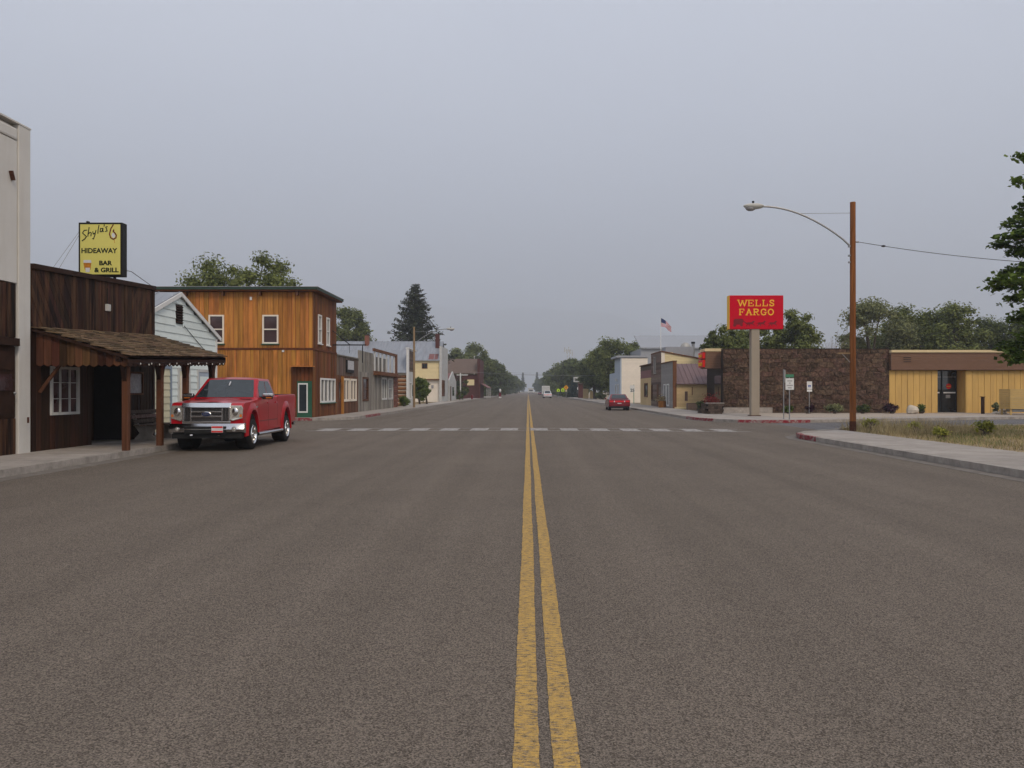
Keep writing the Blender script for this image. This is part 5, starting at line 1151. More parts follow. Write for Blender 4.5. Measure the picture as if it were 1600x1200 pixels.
# ---- flag
fg_ = thing('flag_pole', 'thin white flagpole with a drooping striped flag behind the shops', 'flag', (xy(1032.5, 95), 95, 0))
fxp = xy(1032.5, 95); fzt = zz(497, 95)
MB().tube([(fxp, 95, 0), (fxp, 95, fzt + .1)], [.05, .03], 6).build('pole', M['white'], fg_)
def fl(s_, t_):  # fly 0..1, hoist 0..1 (top 0)
    return (fxp + .03 + 1.22 * s_ + .05 * math.sin(6 * s_), 95 + .16 * math.sin(7 * s_ + 2 * t_), fzt - .95 * t_ * (1 - .35 * s_) - .95 * s_ ** 1.1 + .06 * math.sin(5 * s_))
def flag_part(name, m, cells):
    b = MB()
    for (s0, s1, t0, t1) in cells:
        n = 10
        for i in range(n):
            a, c = s0 + (s1 - s0) * i / n, s0 + (s1 - s0) * (i + 1) / n; b.add([fl(a, t0), fl(c, t0), fl(c, t1), fl(a, t1)], [(0, 1, 2, 3)])
    b.build(name, m, fg_, fix=False)
for k in range(13): flag_part('stripe', M['flagred'] if k % 2 == 0 else M['flagwhite'], [(.42 if k < 7 else 0, 1, k / 13, (k + 1) / 13)])
flag_part('canton', M['flagblue'], [(0, .42, 0, 7 / 13)])
# small flowers and barrels before the shops
bl = thing('flower_barrel', 'wooden half barrel with dry flowers before the grey false front', 'planter', (xy(1035, 75), 75, SW))
x = xy(1035, 75); 
for k in range(10): a = 2 * math.pi * k / 10; piece(bl, 'stave', M['wood_orange'], (x + .3 * math.cos(a), 75 + .3 * math.sin(a), SW + .3), (.1, .2, .6), (0, 0, a))
MB().tube([(x, 75, SW), (x, 75, SW + .52)], .27, 10).build('soil', M['mortar'], bl)
for k, (px, yy, ln) in enumerate(((1088, 66, .9),)):
    bx = thing('timber_planter', 'low dark timber planter box before the tan clapboard wall', 'planter', (xy(px, yy), yy, SW)); x = xy(px, yy)
    MB().box(x - .75, x + .2, yy - .35, yy + .35, SW, SW + .5).build('box', M['wood_greybrown'], bx, bevel=.01); MB().box(x - .7, x + .15, yy - .3, yy + .3, SW + .501, SW + .53).build('soil', M['mortar'], bx)

# ================================================================== STREET LAMPS AND WIRES
def street_lamp(name, label, X, Y, ztop, zarm0, xlamp, zlamp, pm, rad):
    t = thing(name, label, 'street lamp', (X, Y, SW), group='wooden street lamp poles')
    MB().tube([(X, Y, SW - .1), (X, Y, ztop)], [rad, rad * .86], 12).build('pole', pm, t, smooth=True)
    sg = -1 if xlamp < X else 1; L_ = abs(xlamp - X); pts = []
    for k in range(13):
        a = k / 12; pts.append((X + sg * (rad * .8 + (L_ - rad) * a), Y, zarm0 + (zlamp - zarm0) * math.sin(a * math.pi / 2) ** .85 ))
    arm = MB().tube(pts, .035, 8).build('arm', M['steel'], t, smooth=True)
    e = pts[-1]
    hd = MB(); hd.ball((0, 0, 0), 1, 12, 8); hd.v = [(e[0] + sg * (.30 + .40 * x), e[1] + .17 * y, e[2] + .02 + (.10 if z > 0 else .13) * z) for x, y, z in hd.v]
    h = hd.build('lamp_head', M['lampgrey'], arm, smooth=True)
    MB().ball((e[0] + sg * .42, e[1], e[2] - .07), (.2, .13, .11), 10, 6).build('lens', M['glass_grey'], h, smooth=True)
    MB().tube([(e[0] + sg * .32, e[1], e[2] + .10), (e[0] + sg * .32, e[1], e[2] + .2)], .045, 8).build('photocell', M['black'], h)
    q = pts[7]; MB().tube([q, (X, Y, q[2] + (.02))], .009, 5).build('tie_wire', M['steel'], t)
    for dz in (0, -.35, -.6): MB().box(X + sg * (rad * .9), X + sg * (rad + .05), Y - .05, Y + .05, zarm0 + dz - .03, zarm0 + dz + .03).build('bolt', M['steel'], t)
    return t
lx, ly = gp(1332.5, 673, SW)
sl1 = street_lamp('street_lamp', 'red-brown wooden lamp pole standing at the grass verge by the bank', lx, ly, zz(316, ly), zz(385, ly), xy(1189, ly), zz(322.5, ly), M['pole'], .118)
fpl = Frame('y', ly, -1)
MB().box(xy(1309, ly), lx + .1, -.10, -.02 + .05, zz(553, ly), zz(551, ly), fpl).build('cross_board', M['pole_pale'], sl1)
MB().tube([(xy(1316, ly), ly, zz(553, ly)), (lx - .08, ly, zz(567, ly))], .018, 6).build('brace', M['steel'], sl1)
MB().tube([(lx, ly, SW - .02), (lx, ly, SW + .36)], [.126, .124], 12).build('base_band', M['rust'], sl1, smooth=True)
MB().tube([(lx + .1, ly, zz(378, ly)), (lx + .22, ly, zz(378, ly))], .035, 6).build('insulator', M['steel'], sl1)
wire = thing('service_wire', 'thin black service wire running from the lamp pole into the maple', 'wire', (lx, ly, 7.3))
p0, p1 = Vector((lx + .2, ly, zz(378, ly))), Vector((xy(1640, 29), 29, zz(412, 29)))
MB().tube([p0.lerp(p1, k / 16) + Vector((0, 0, -.10 * 4 * (k / 16) * (1 - k / 16))) for k in range(17)], .011, 5).build('strand', M['black'], wire)
pm_ = p0.lerp(p1, .14) + Vector((0, 0, -.048)); MB().ball(tuple(pm_), (.09, .04, .04), 8, 5).build('splice', M['black'], wire)
sl2 = street_lamp('street_lamp', 'pale wooden lamp pole standing before the long grey metal roof', xy(647, 75), 75, zz(511, 75), zz(537, 75), xy(699, 75), zz(514, 75), M['pole_pale'], .105)
for (px, yy, pt_, pa_, pl, pz) in ((741, 190, 557, 570, 741.5, 558), ):
    t = thing('thin_flag_mast', 'slim pale mast before the brick building', 'mast', (xy(px, yy), yy, 0)); MB().tube([(xy(px, yy), yy, 0), (xy(px, yy), yy, zz(pt_, yy))], [.1, .07], 6).build('mast', M['white_old'], t)
    MB().ball((xy(px, yy), yy, zz(pt_, yy)), .16, 8, 6).build('finial', M['white_old'], t)
# wires across the far street
for k, (pa_, ya_, pyA, pb__, yb_, pyB) in enumerate(((735, 150, 581, 1010, 150, 584), (700, 210, 571, 830, 260, 583), (770, 300, 583, 900, 300, 584))):
    A, B = Vector((xy(pa_, ya_), ya_, zz(pyA, ya_))), Vector((xy(pb__, yb_), yb_, zz(pyB, yb_)))
    o = MB().tube([A.lerp(B, q / 12) + Vector((0, 0, -.5 * 4 * (q / 12) * (1 - q / 12))) for q in range(13)], .02, 4).build('overhead_wire', M['steel'])
    tag(o, 'thin overhead wire strung across the far end of the street', 'wire', 'overhead wires across the far street')
# ---- T-shaped white post, gas pump, far signs
t = thing('tee_post', 'white T-shaped sign post before the dark shrubs', 'post', (xy(719.5, 140), 140, SW)); x = xy(719.5, 140)
MB().box(x - .09, x + .09, 139.9, 140.1, SW, zz(583, 140)).build('post', M['white'], t); MB().box(xy(713.5, 140), xy(731, 140), 139.93, 140.07, zz(586.5, 140), zz(585.3, 140)).build('crossbar', M['white'], t)
gx, gy_ = xy(781.5, 196), 196
t = thing('antique_fuel_pump', 'old red fuel pump with a white globe on the kerb', 'fuel pump', (gx, gy_, SW))
MB().box(gx - .3, gx + .3, gy_ - .25, gy_ + .25, 0, .3).build('base', M['white'], t); MB().box(gx - .24, gx + .24, gy_ - .2, gy_ + .2, .301, 1.25).build('cabinet', M['carred2'], t, bevel=.04)
MB().tube([(gx, gy_, 1.25), (gx, gy_, 1.4)], .1, 8).build('neck', M['steel'], t); MB().ball((gx, gy_, 1.78), (.27, .27, .42), 10, 8).build('globe', M['white'], t, smooth=True)
rx, ry = xy(709 + 28, 150), 150
o = thing('red_hydrant', 'small red hydrant on the kerb before the shrubs', 'hydrant', (xy(737.5, 150), 150, SW)); x = xy(737.5, 150)
MB().tube([(x, 150, SW), (x, 150, SW + .65)], .17, 10).build('barrel', M['carred2'], o, smooth=True); MB().ball((x, 150, SW + .68), .19, 8, 6).build('bonnet', M['carred2'], o, smooth=True); MB().tube([(x - .26, 150, SW + .45), (x + .26, 150, SW + .45)], .08, 8).build('outlet', M['carred2'], o)
t = thing('motel_sign', 'pale rectangular shop sign on two poles before the spruces', 'sign', (xy(903, 185), 185, 0)); x = xy(903, 185)
MB().box(xy(896.2, 185), xy(909, 185), 185, 185.25, zz(597, 185), zz(589, 185)).build('sign_panel', M['white_old'], t)
for k in range(5): MB().box(xy(898 + k * 2.1, 185), xy(899.4 + k * 2.1, 185), 184.95, 184.995, zz(595.3, 185), zz(591 + .6 * (k % 3), 185)).build('lettering', M['ink'], t)
for px in (903.5, 908): MB().tube([(xy(px, 185.1), 185.12, 0), (xy(px, 185.1), 185.12, zz(596, 185))], .11, 6).build('pole', M['brick_dark'], t)
MB().box(xy(902, 185), xy(904, 185), 184.9, 184.99, zz(609, 185), zz(605, 185)).build('notice', M['white'], t)
for k, (px, yy, pt_, pb__) in enumerate(((872.3, 205, 607, 612), (879.5, 200, 606, 612))):
    x = xy(px, yy); t = thing('school_sign', ('fluorescent green warning sign beside the dark hedge', 'fluorescent green warning sign next to the amber diamond')[k], 'sign', (x, yy, 0))
    z0, z1 = zz(pb__, yy), zz(pt_, yy)
    MB().prism([(x - .38, z0), (x + .38, z0), (x + .38, z1 - .3), (x, z1), (x - .38, z1 - .3)], 0, .03, Frame('y', yy, -1)).build('sign_plate', M['lime'], t)
    MB().box(x - .1, x + .1, yy - .05, yy - .032, z0 + .12, z1 - .35).build('figure', M['ink'], t); MB().tube([(x, yy + .06, 0), (x, yy + .06, z1 - .2)], .05, 6).build('post', M['steel'], t)
x, yy = xy(884.5, 192), 192; t = thing('diamond_sign', 'amber diamond warning sign on a post before the hedge', 'sign', (x, yy, 0)); zc = zz(605.5, yy)
MB().prism([(x - .55, zc), (x, zc - .6), (x + .55, zc), (x, zc + .6)], 0, .03, Frame('y', yy, -1)).build('sign_plate', M['orange_sign'], t); MB().box(x - .07, x + .07, yy - .05, yy - .032, zc - .25, zc + .25).build('arrow', M['ink'], t)
MB().tube([(x, yy + .06, 0), (x, yy + .06, zc + .4)], .05, 6).build('post', M['steel'], t); MB().box(x - .2, x + .2, yy - .03, yy, zc - .95, zc - .66).build('sub_plate', M['yellow_clap'], t)
t = thing('cell_mast', 'pale lattice mast with antenna panels above the far trees', 'mast', (xy(888, 420), 420, 0))
for dx in (-.7, .7): MB().tube([(xy(888, 420) + dx, 420, 0), (xy(888, 420) + dx * .8, 420, zz(546, 420))], .13, 5).build('leg', M['white_old'], t)
for k in range(8): z = 8 + k * 1.8; MB().tube([(xy(888, 420) - .65, 420, z), (xy(888, 420) + .65, 420, z + 1.7)], .08, 4).build('brace', M['white_old'], t)
for px, py in ((882.5, 545), (885.5, 547), (888.5, 544), (891.5, 548), (894, 551)): MB().box(xy(px, 420) - .22, xy(px, 420) + .22, 419.7, 419.9, zz(py + 5, 420), zz(py - 2, 420)).build('antenna', M['white_old'], t)
MB().tube([(xy(881.5, 420), 419.95, zz(547.5, 420)), (xy(895, 420), 419.95, zz(547.5, 420))], .09, 5).build('head_frame', M['white_old'], t)
t = thing('tan_fence_wall', 'low tan wall panels beside the motel sign', 'wall', (xy(917, 165), 165, SW))
MB().box(xy(911, 165), xy(919.5, 165), 165, 165.2, 0, zz(607.5, 165)).build('panel', M['tan_clap'], t); MB().box(xy(922, 165), xy(928, 165), 165, 165.2, 0, zz(611, 165)).build('panel', M['tan_clap'], t)
t = thing('brown_kiosk', 'small dark brown hut under the motel sign', 'hut', (xy(907, 178), 178, SW)); MB().box(xy(904.5, 178), xy(911, 178), 178, 181, 0, zz(600, 178)).build('wall', M['brick_dark'], t); MB().box(xy(904, 178), xy(911.5, 178), 177.7, 181.3, zz(600, 178) + .002, zz(599, 178)).build('roof', M['roof_brown'], t)
# ================================================================== VEHICLES
def lathe_x(prof, cx, cy, cz, n=28):
    """profile of (x, r) turned round an axle along x"""
    b = MB(); m = len(prof)
    for k in range(n):
        a = 2 * math.pi * k / n
        for (x, r) in prof: b.v.append((cx + x, cy + r * math.cos(a), cz + r * math.sin(a)))
    for k in range(n):
        for j in range(m - 1): b.f.append((k * m + j, k * m + j + 1, ((k + 1) % n) * m + j + 1, ((k + 1) % n) * m + j))
    return b
def wheel(root, x, y, r, w, side, rim_r, spokes=6, rimm=None):
    rimm = rimm or M['chrome']; s = side
    t = lathe_x([(-w / 2, rim_r * .95), (-w / 2, r * .90), (-w * .40, r * .985), (-w * .2, r), (w * .2, r), (w * .40, r * .985), (w / 2, r * .90), (w / 2, rim_r * .95)], x, y, r).build('wheel', M['rubber'], root, smooth=True)
    xo = x + s * w * .5
    lathe_x([(s * .0, rim_r * 1.0), (s * .015, rim_r * .97), (-s * .02, rim_r * .88), (-s * .13, rim_r * .84), (-s * .13, 0.01)], xo, y, r).build('rim', rimm, t, smooth=True)
    lathe_x([(-s * .125, rim_r * .70), (-s * .105, rim_r * .70), (-s * .105, .02)], xo, y, r).build('brake_disc', M['plastic'], t)
    sp = MB()
    for k in range(spokes):
        a = 2 * math.pi * k / spokes + .3
        for da, off in ((0, 0),):
            ca, sa = math.cos(a), math.sin(a); tn_ = (-sa, ca)
            def pt(rr, ww, xx): return (xo + s * xx, y + rr * ca + ww * tn_[0], r + rr * sa + ww * tn_[1])
            w0, w1 = rim_r * .13, rim_r * .20
            c = [pt(.03, -w0, -.10), pt(.03, w0, -.10), pt(rim_r * .9, w1, -.10), pt(rim_r * .9, -w1, -.10), pt(.03, -w0, -.03), pt(.03, w0, -.03), pt(rim_r * .9, w1, -.005), pt(rim_r * .9, -w1, -.005)]
            sp.hexa(c)
    sp.build('spoke', rimm, t)
    lathe_x([(-s * .06, rim_r * .2), (-s * .015, rim_r * .19), (-s * .005, rim_r * .12), (-s * .004, 0.001)], xo, y, r, 14).build('hub_cap', rimm, t, smooth=True)
def side_profile(root, name, pts, hw, m, bevel=.04, inset=0.0):
    b = MB().prism(pts, -hw, hw, lambda u, d, z: (d, u, z)); return b.build(name, m, root, smooth=True, bevel=bevel, seg=3)
def arch(yc, r, zc, n=12): return [(yc + r * math.cos(math.pi * k / n), zc + r * math.sin(math.pi * k / n)) for k in range(n + 1)]
def frustum(lo, hi): # lists of 4 (x,y,z)
    return MB().hexa(lo + hi)
def quadpanel(mb, a, b, c, d, th, nrm):
    n = Vector(nrm).normalized() * th; A = [Vector(p) for p in (a, b, c, d)]
    mb.hexa([tuple(p) for p in A] + [tuple(p + n) for p in A]); return mb

# ---- red pickup: front at local y = 0, rear at y = 5.9
TW = 23.15; tx = -8.72
tr = thing('pickup_truck', 'red crew cab pickup with chrome grille parked facing out before the bar porch', 'pickup', (tx, TW - .95, 0), R(2.2), local=True)
fa, ra, wr = .95, 4.63, .43
body = [(.10, .66), (.05, .80), (.07, 1.06), (.16, 1.13), (.30, 1.155), (1.42, 1.235), (1.50, 1.29), (3.60, 1.315), (3.605, 1.36), (5.80, 1.385), (5.87, 1.33), (5.88, .80), (5.80, .62), (ra + .54, .56)]
body += arch(ra, .50, .50)[0:] + [(ra - .54, .50), (fa + .56, .46)] + arch(fa, .505, .49) + [(fa - .53, .60)]
side_profile(tr, 'body', body, .965, M['carred'], bevel=.05)
for s in (-1, 1):     # flared arches
    for yc in (fa, ra):
        b = MB(); n = 14
        for k in range(n + 1):
            a = R(-8) + (math.pi + R(16)) * k / n; c_, s_ = math.cos(a), math.sin(a)
            for rr, xx in ((.49, .955), (.50, 1.012), (.56, 1.008), (.66, .968), (.66, .93)): b.v.append((s * xx, yc + rr * c_, .49 + rr * s_))
        for k in range(n):
            for j in range(4): b.f.append((k * 5 + j, k * 5 + j + 1, (k + 1) * 5 + j + 1, (k + 1) * 5 + j))
        b.build('wheel_flare', M['carred'], tr, smooth=True)
        MB().tube([(s * .60, yc, .52), (s * .93, yc, .52)], .492, 20).build('wheel_well', M['interior'], tr)
    wheel(tr, s * .86, fa, wr, .27, s, .265); wheel(tr, s * .86, ra, wr, .27, s, .265)
# hood with a raised centre
hb_ = MB(); nx_, ny_ = 17, 9
for j in range(ny_):
    for i in range(nx_):
        u = -1 + 2 * i / (nx_ - 1); v = j / (ny_ - 1); y = .13 + 1.33 * v
        z = 1.135 + .115 * v ** .8 + .045 * max(0, 1 - (abs(u) / .62) ** 6) * (1 - .3 * v) + .012 * math.cos(u * 3.1) - .03 * max(0, .25 - v) * 4 * .8
        hb_.v.append((u * (.80 + .03 * v), y, z))
for j in range(ny_ - 1):
    for i in range(nx_ - 1): hb_.f.append((j * nx_ + i, j * nx_ + i + 1, (j + 1) * nx_ + i + 1, (j + 1) * nx_ + i))
hb_.build('hood', M['carred'], tr, smooth=True, fix=False)
MB().box(-.80, .80, 1.40, 1.52, 1.20, 1.262).build('cowl', M['plastic'], tr)
# cab
A0, A1, B0, B1 = 1.46, 3.58, 2.22, 3.40; zb0, zt0 = 1.27, 1.915; wb0, wt0 = .915, .745
cab_lo = [(-wb0, A0, zb0), (wb0, A0, zb0), (wb0, A1, zb0), (-wb0, A1, zb0)]; cab_hi = [(-wt0, B0, zt0), (wt0, B0, zt0), (wt0, B1, zt0), (-wt0, B1, zt0)]
frustum(cab_lo, cab_hi).build('cab', M['carred'], tr, smooth=True, bevel=.06, seg=3)
rf = MB(); 
for j in range(7):
    for i in range(9):
        u = -1 + 2 * i / 8; v = -1 + 2 * j / 6; rf.v.append((u * (wt0 - .03), (B0 + B1) / 2 + v * ((B1 - B0) / 2 - .01), zt0 - .012 + .055 * (1 - u ** 4) * (1 - v ** 6)))
for j in range(6):
    for i in range(8): rf.f.append((j * 9 + i, j * 9 + i + 1, (j + 1) * 9 + i + 1, (j + 1) * 9 + i))
rf.build('roof', M['carred'], tr, smooth=True, fix=False)
def onface(a, b, c, d, u, v):   # a,b bottom; d,c top
    a, b, c, d = map(Vector, (a, b, c, d)); return (a.lerp(b, u)).lerp(d.lerp(c, u), v)
def glass_on(root, name, a, b, c, d, uv, out, m=None, lift=.006):
    P_ = [onface(a, b, c, d, u, v) for u, v in uv]; n = (P_[1] - P_[0]).cross(P_[2] - P_[0]).normalized()
    if n.dot(Vector(out)) < 0: n = -n
    mb = MB(); k = len(P_); mb.v = [tuple(p - n * .01) for p in P_] + [tuple(p + n * lift) for p in P_]
    mb.f = [tuple(range(k, 2 * k))] + [(i, (i + 1) % k, k + (i + 1) % k, k + i) for i in range(k)]
    return mb.build(name, m or M['carglass'], root)
wsx = glass_on(tr, 'windshield', cab_lo[0], cab_lo[1], cab_hi[1], cab_hi[0], [(.045, .05), (.955, .05), (.945, .5), (.925, .93), (.5, .955), (.075, .93), (.055, .5)], (0, -1, 1))
MB().tube([onface(cab_lo[0], cab_lo[1], cab_hi[1], cab_hi[0], .5, .80) + Vector((0, -.02, .02)), onface(cab_lo[0], cab_lo[1], cab_hi[1], cab_hi[0], .5, .62) + Vector((0, -.02, .02))], .018, 6).build('mirror_ornament', M['flagwhite'], wsx)
for x0_ in (-.55, .15):
    MB().tube([(x0_, 1.50, 1.30), (x0_ + .5, 1.56, 1.335)], .012, 5).build('wiper', M['plastic'], wsx)
for s in (-1, 1):
    a, b = ((wb0 * s, A0, zb0), (wb0 * s, A1, zb0)); d, c = ((wt0 * s, B0, zt0), (wt0 * s, B1, zt0))
    glass_on(tr, 'door_window', a, b, c, d, [(.13, .07), (.525, .07), (.475, .88), (.10, .88), (.05, .55)], (s, 0, .2))
    glass_on(tr, 'door_window', a, b, c, d, [(.555, .07), (.93, .07), (.90, .60), (.80, .88), (.505, .88)], (s, 0, .2))
    for k, yy in enumerate((2.42, 3.32)):
        MB().box(s * .966, s * .995, yy, yy + .16, 1.10, 1.135).build('door_handle', M['carred'], tr, bevel=.008)
    for yy in (1.55, 2.55, 3.56): MB().box(s * .9645, s * .9665, yy, yy + .010, .58, 1.27).build('panel_gap', M['interior'], tr)
    MB().box(s * .9645, s * .968, 1.55, 3.56, .735, .75).build('body_crease', M['carred2'], tr)
    MB().box(s * .9645, s * .975, 1.20, 1.42, 1.02, 1.06).build('fender_badge', M['chrome'], tr)
    MB().tube([(s * .98, 1.40, .415), (s * .98, 4.02, .415)], .055, 8).build('running_board', M['chrome_dark'], tr, smooth=True)
    mi = MB().box(s * .99, s * 1.28, 1.80, 1.90, 1.235, 1.40).build('mirror', M['plastic'], tr, bevel=.025)
    MB().box(s * 1.0, s * 1.295, 1.78, 1.90, 1.325, 1.43).build('mirror_cap', M['chrome'], mi, bevel=.03)
    MB().box(s * 1.10, s * 1.265, 1.790, 1.80, 1.27, 1.30).build('mirror_signal', M['lamp_amber'], mi)
    MB().box(s * .88, s * 1.0, 1.83, 1.88, 1.27, 1.33).build('mirror_arm', M['plastic'], mi)
    # headlamp: wraps the corner
    hl2 = MB(); pts = [(.625, .80), (.70, .775), (.955, .82), (.965, 1.03), (.93, 1.085), (.625, 1.085)]
    hl2.prism([(s * u, z) for u, z in pts], -.18, .105, lambda u, d, z: (u, .10 - d - .0 + .30 * max(0, abs(u) - .72) ** 1.4, z))
    h = hl2.build('headlight', M['lamp_lens'], tr, bevel=.012)
    MB().ball((s * .77, .0, .955), (.085, .02, .085), 12, 8).build('reflector', M['chrome'], h, smooth=True)
    MB().box(s * .86, s * .945, .025, .11, .845, .90).build('turn_signal', M['lamp_amber'], h)
    MB().box(s * .905, s * .966, 5.80, 5.885, .92, 1.30).build('tail_light', M['tail_red'], tr, bevel=.015)
# grille
MB().box(-.625, .625, .035, .12, .745, 1.115).build('grille_backing', M['plastic'], tr)
gs = MB().prism([(-.03, 1.045), (.045, 1.145), (.12, 1.145), (.12, 1.045)], -.655, .655, lambda u, d, z: (d, u, z)).box(-.645, .645, 0, .10, .735, .775).box(-.645, -.585, -.005, .10, .7751, 1.0599).box(.585, .645, -.005, .10, .7751, 1.0599).build('grille_surround', M['chrome'], tr, bevel=.012)
for z in (.855, .955): MB().box(-.40, .40, 0, .07, z - .017, z + .017).build('grille_bar', M['chrome'], gs, bevel=.006)
for s in (-1, 1):
    MB().box(s * .400, s * .435, .0, .07, .776, 1.059).build('grille_bar', M['chrome'], gs, bevel=.006)
    for k in range(3): MB().box(s * (.46 + k * .042), s * (.475 + k * .042), .012, .06, .79, 1.045).build('grille_slat', M['chrome_dark'], gs)
gm_ = MB()
for r_ in range(9):
    for c_ in range(22):
        x_ = -.385 + c_ * .0355 + (.017 if r_ % 2 else 0); z_ = .790 + r_ * .031
        if min(abs(z_ - .855), abs(z_ - .955)) < .022: continue
        gm_.box(x_ - .010, x_ + .010, .018, .036, z_ - .009, z_ + .009)
gm_.build('grille_mesh', M['chrome_dark'], gs, kind='stuff', fix=False)
em = MB(); em.ball((0, -.012, .905), (.135, .016, .056), 18, 8); e1 = em.build('emblem', M['chrome'], gs, smooth=True)
MB().ball((0, -.020, .905), (.118, .014, .044), 18, 8).build('emblem_field', M['flagblue'], e1, smooth=True)
text_mb('Ford', .075, Frame('y', -.036, -1), 0, .888, 0, .006, shear=.25).build('emblem_script', M['chrome'], e1)
# bumper, fogs, plate
bpm = MB(); prof = [(.035, .50), (-.055, .53), (-.085, .60), (-.065, .655), (-.01, .735), (.12, .745), (.12, .50)]
xs_ = [-1.0, -.97, -.85, -.6, -.3, 0, .3, .6, .85, .97, 1.0]; nP = len(prof)
for x_ in xs_:
    for (y_, z_) in prof: bpm.v.append((x_, y_ + .16 * max(0, abs(x_) - .6) ** 1.5 * 2.2, z_))
for k in range(len(xs_) - 1):
    for j in range(nP): bpm.f.append((k * nP + j, k * nP + (j + 1) % nP, (k + 1) * nP + (j + 1) % nP, (k + 1) * nP + j))
bpm.f += [tuple(range(nP)), tuple(range((len(xs_) - 1) * nP, len(xs_) * nP))]
bu = bpm.build('front_bumper', M['chrome_dark'], tr, smooth=True)
MB().box(-.56, .56, -.082, .05, .50, .672).build('bumper_intake', M['plastic'], bu, bevel=.01)
for s in (-1, 1):
    MB().tube([(s * .76, -.075, .605), (s * .76, .0, .605)], .062, 16).build('fog_lamp', M['chrome'], bu, smooth=True)
    MB().ball((s * .76, -.072, .605), (.045, .014, .045), 12, 6).build('fog_lens', M['lamp_lens'], bu, smooth=True)
    MB().tube([(s * .34, -.07, .455), (s * .40, -.09, .455)], .02, 6).build('tow_hook', M['chrome'], bu)
    MB().box(s * .92, s * .965, .12, .5, .60, .74).build('bumper_corner', M['carred'], tr)
MB().box(-.93, .93, .02, .25, .36, .50).build('air_dam', M['plastic'], tr, bevel=.02)
MB().box(-.955, .955, .06, .14, .736, .80).build('bumper_filler', M['carred'], tr)
pl_ = MB().box(.17, .475, -.094, -.083, .525, .68).build('licence_plate', M['flagwhite'], tr)
MB().box(.175, .47, -.0965, -.0942, .635, .675).build('plate_band', M['red_bright'], pl_); MB().box(.175, .47, -.0965, -.0942, .53, .565).build('plate_band', M['red_bright'], pl_)
MB().box(-.80, .80, 3.70, 5.74, 1.34, 1.392).build('bed_cover', M['plastic'], tr)
MB().box(-.6, .6, .5, 5.2, .38, .62).build('chassis', M['interior'], tr)
MB().tube([(-.75, fa, .40), (.75, fa, .40)], .07, 8).build('axle', M['plastic'], tr); MB().tube([(-.75, ra, .40), (.75, ra, .40)], .07, 8).build('axle', M['plastic'], tr)
MB().box(-.93, .93, 5.86, 5.98, .50, .68).build('rear_bumper', M['chrome_dark'], tr, bevel=.02)

# the pickup sits tall: stretch the bodywork above the bumper, wheels untouched
ZK = ([0, .5, .735, .80, 1.13, 1.26, 1.95, 2.2], [0, .5, .765, .885, 1.315, 1.430, 2.055, 2.3])
def lift(o):
    for ch in o.children:
        if ch.name.split('.')[0] in ('wheel', 'axle', 'wheel_well', 'chassis'): continue
        n = len(ch.data.vertices); co = np.zeros(n * 3, np.float32); ch.data.vertices.foreach_get('co', co); co = co.reshape(-1, 3)
        co[:, 2] = np.interp(co[:, 2], *ZK); ch.data.vertices.foreach_set('co', co.ravel()); ch.data.update(); lift(ch)
bpy.context.view_layer.update(); lift(tr)
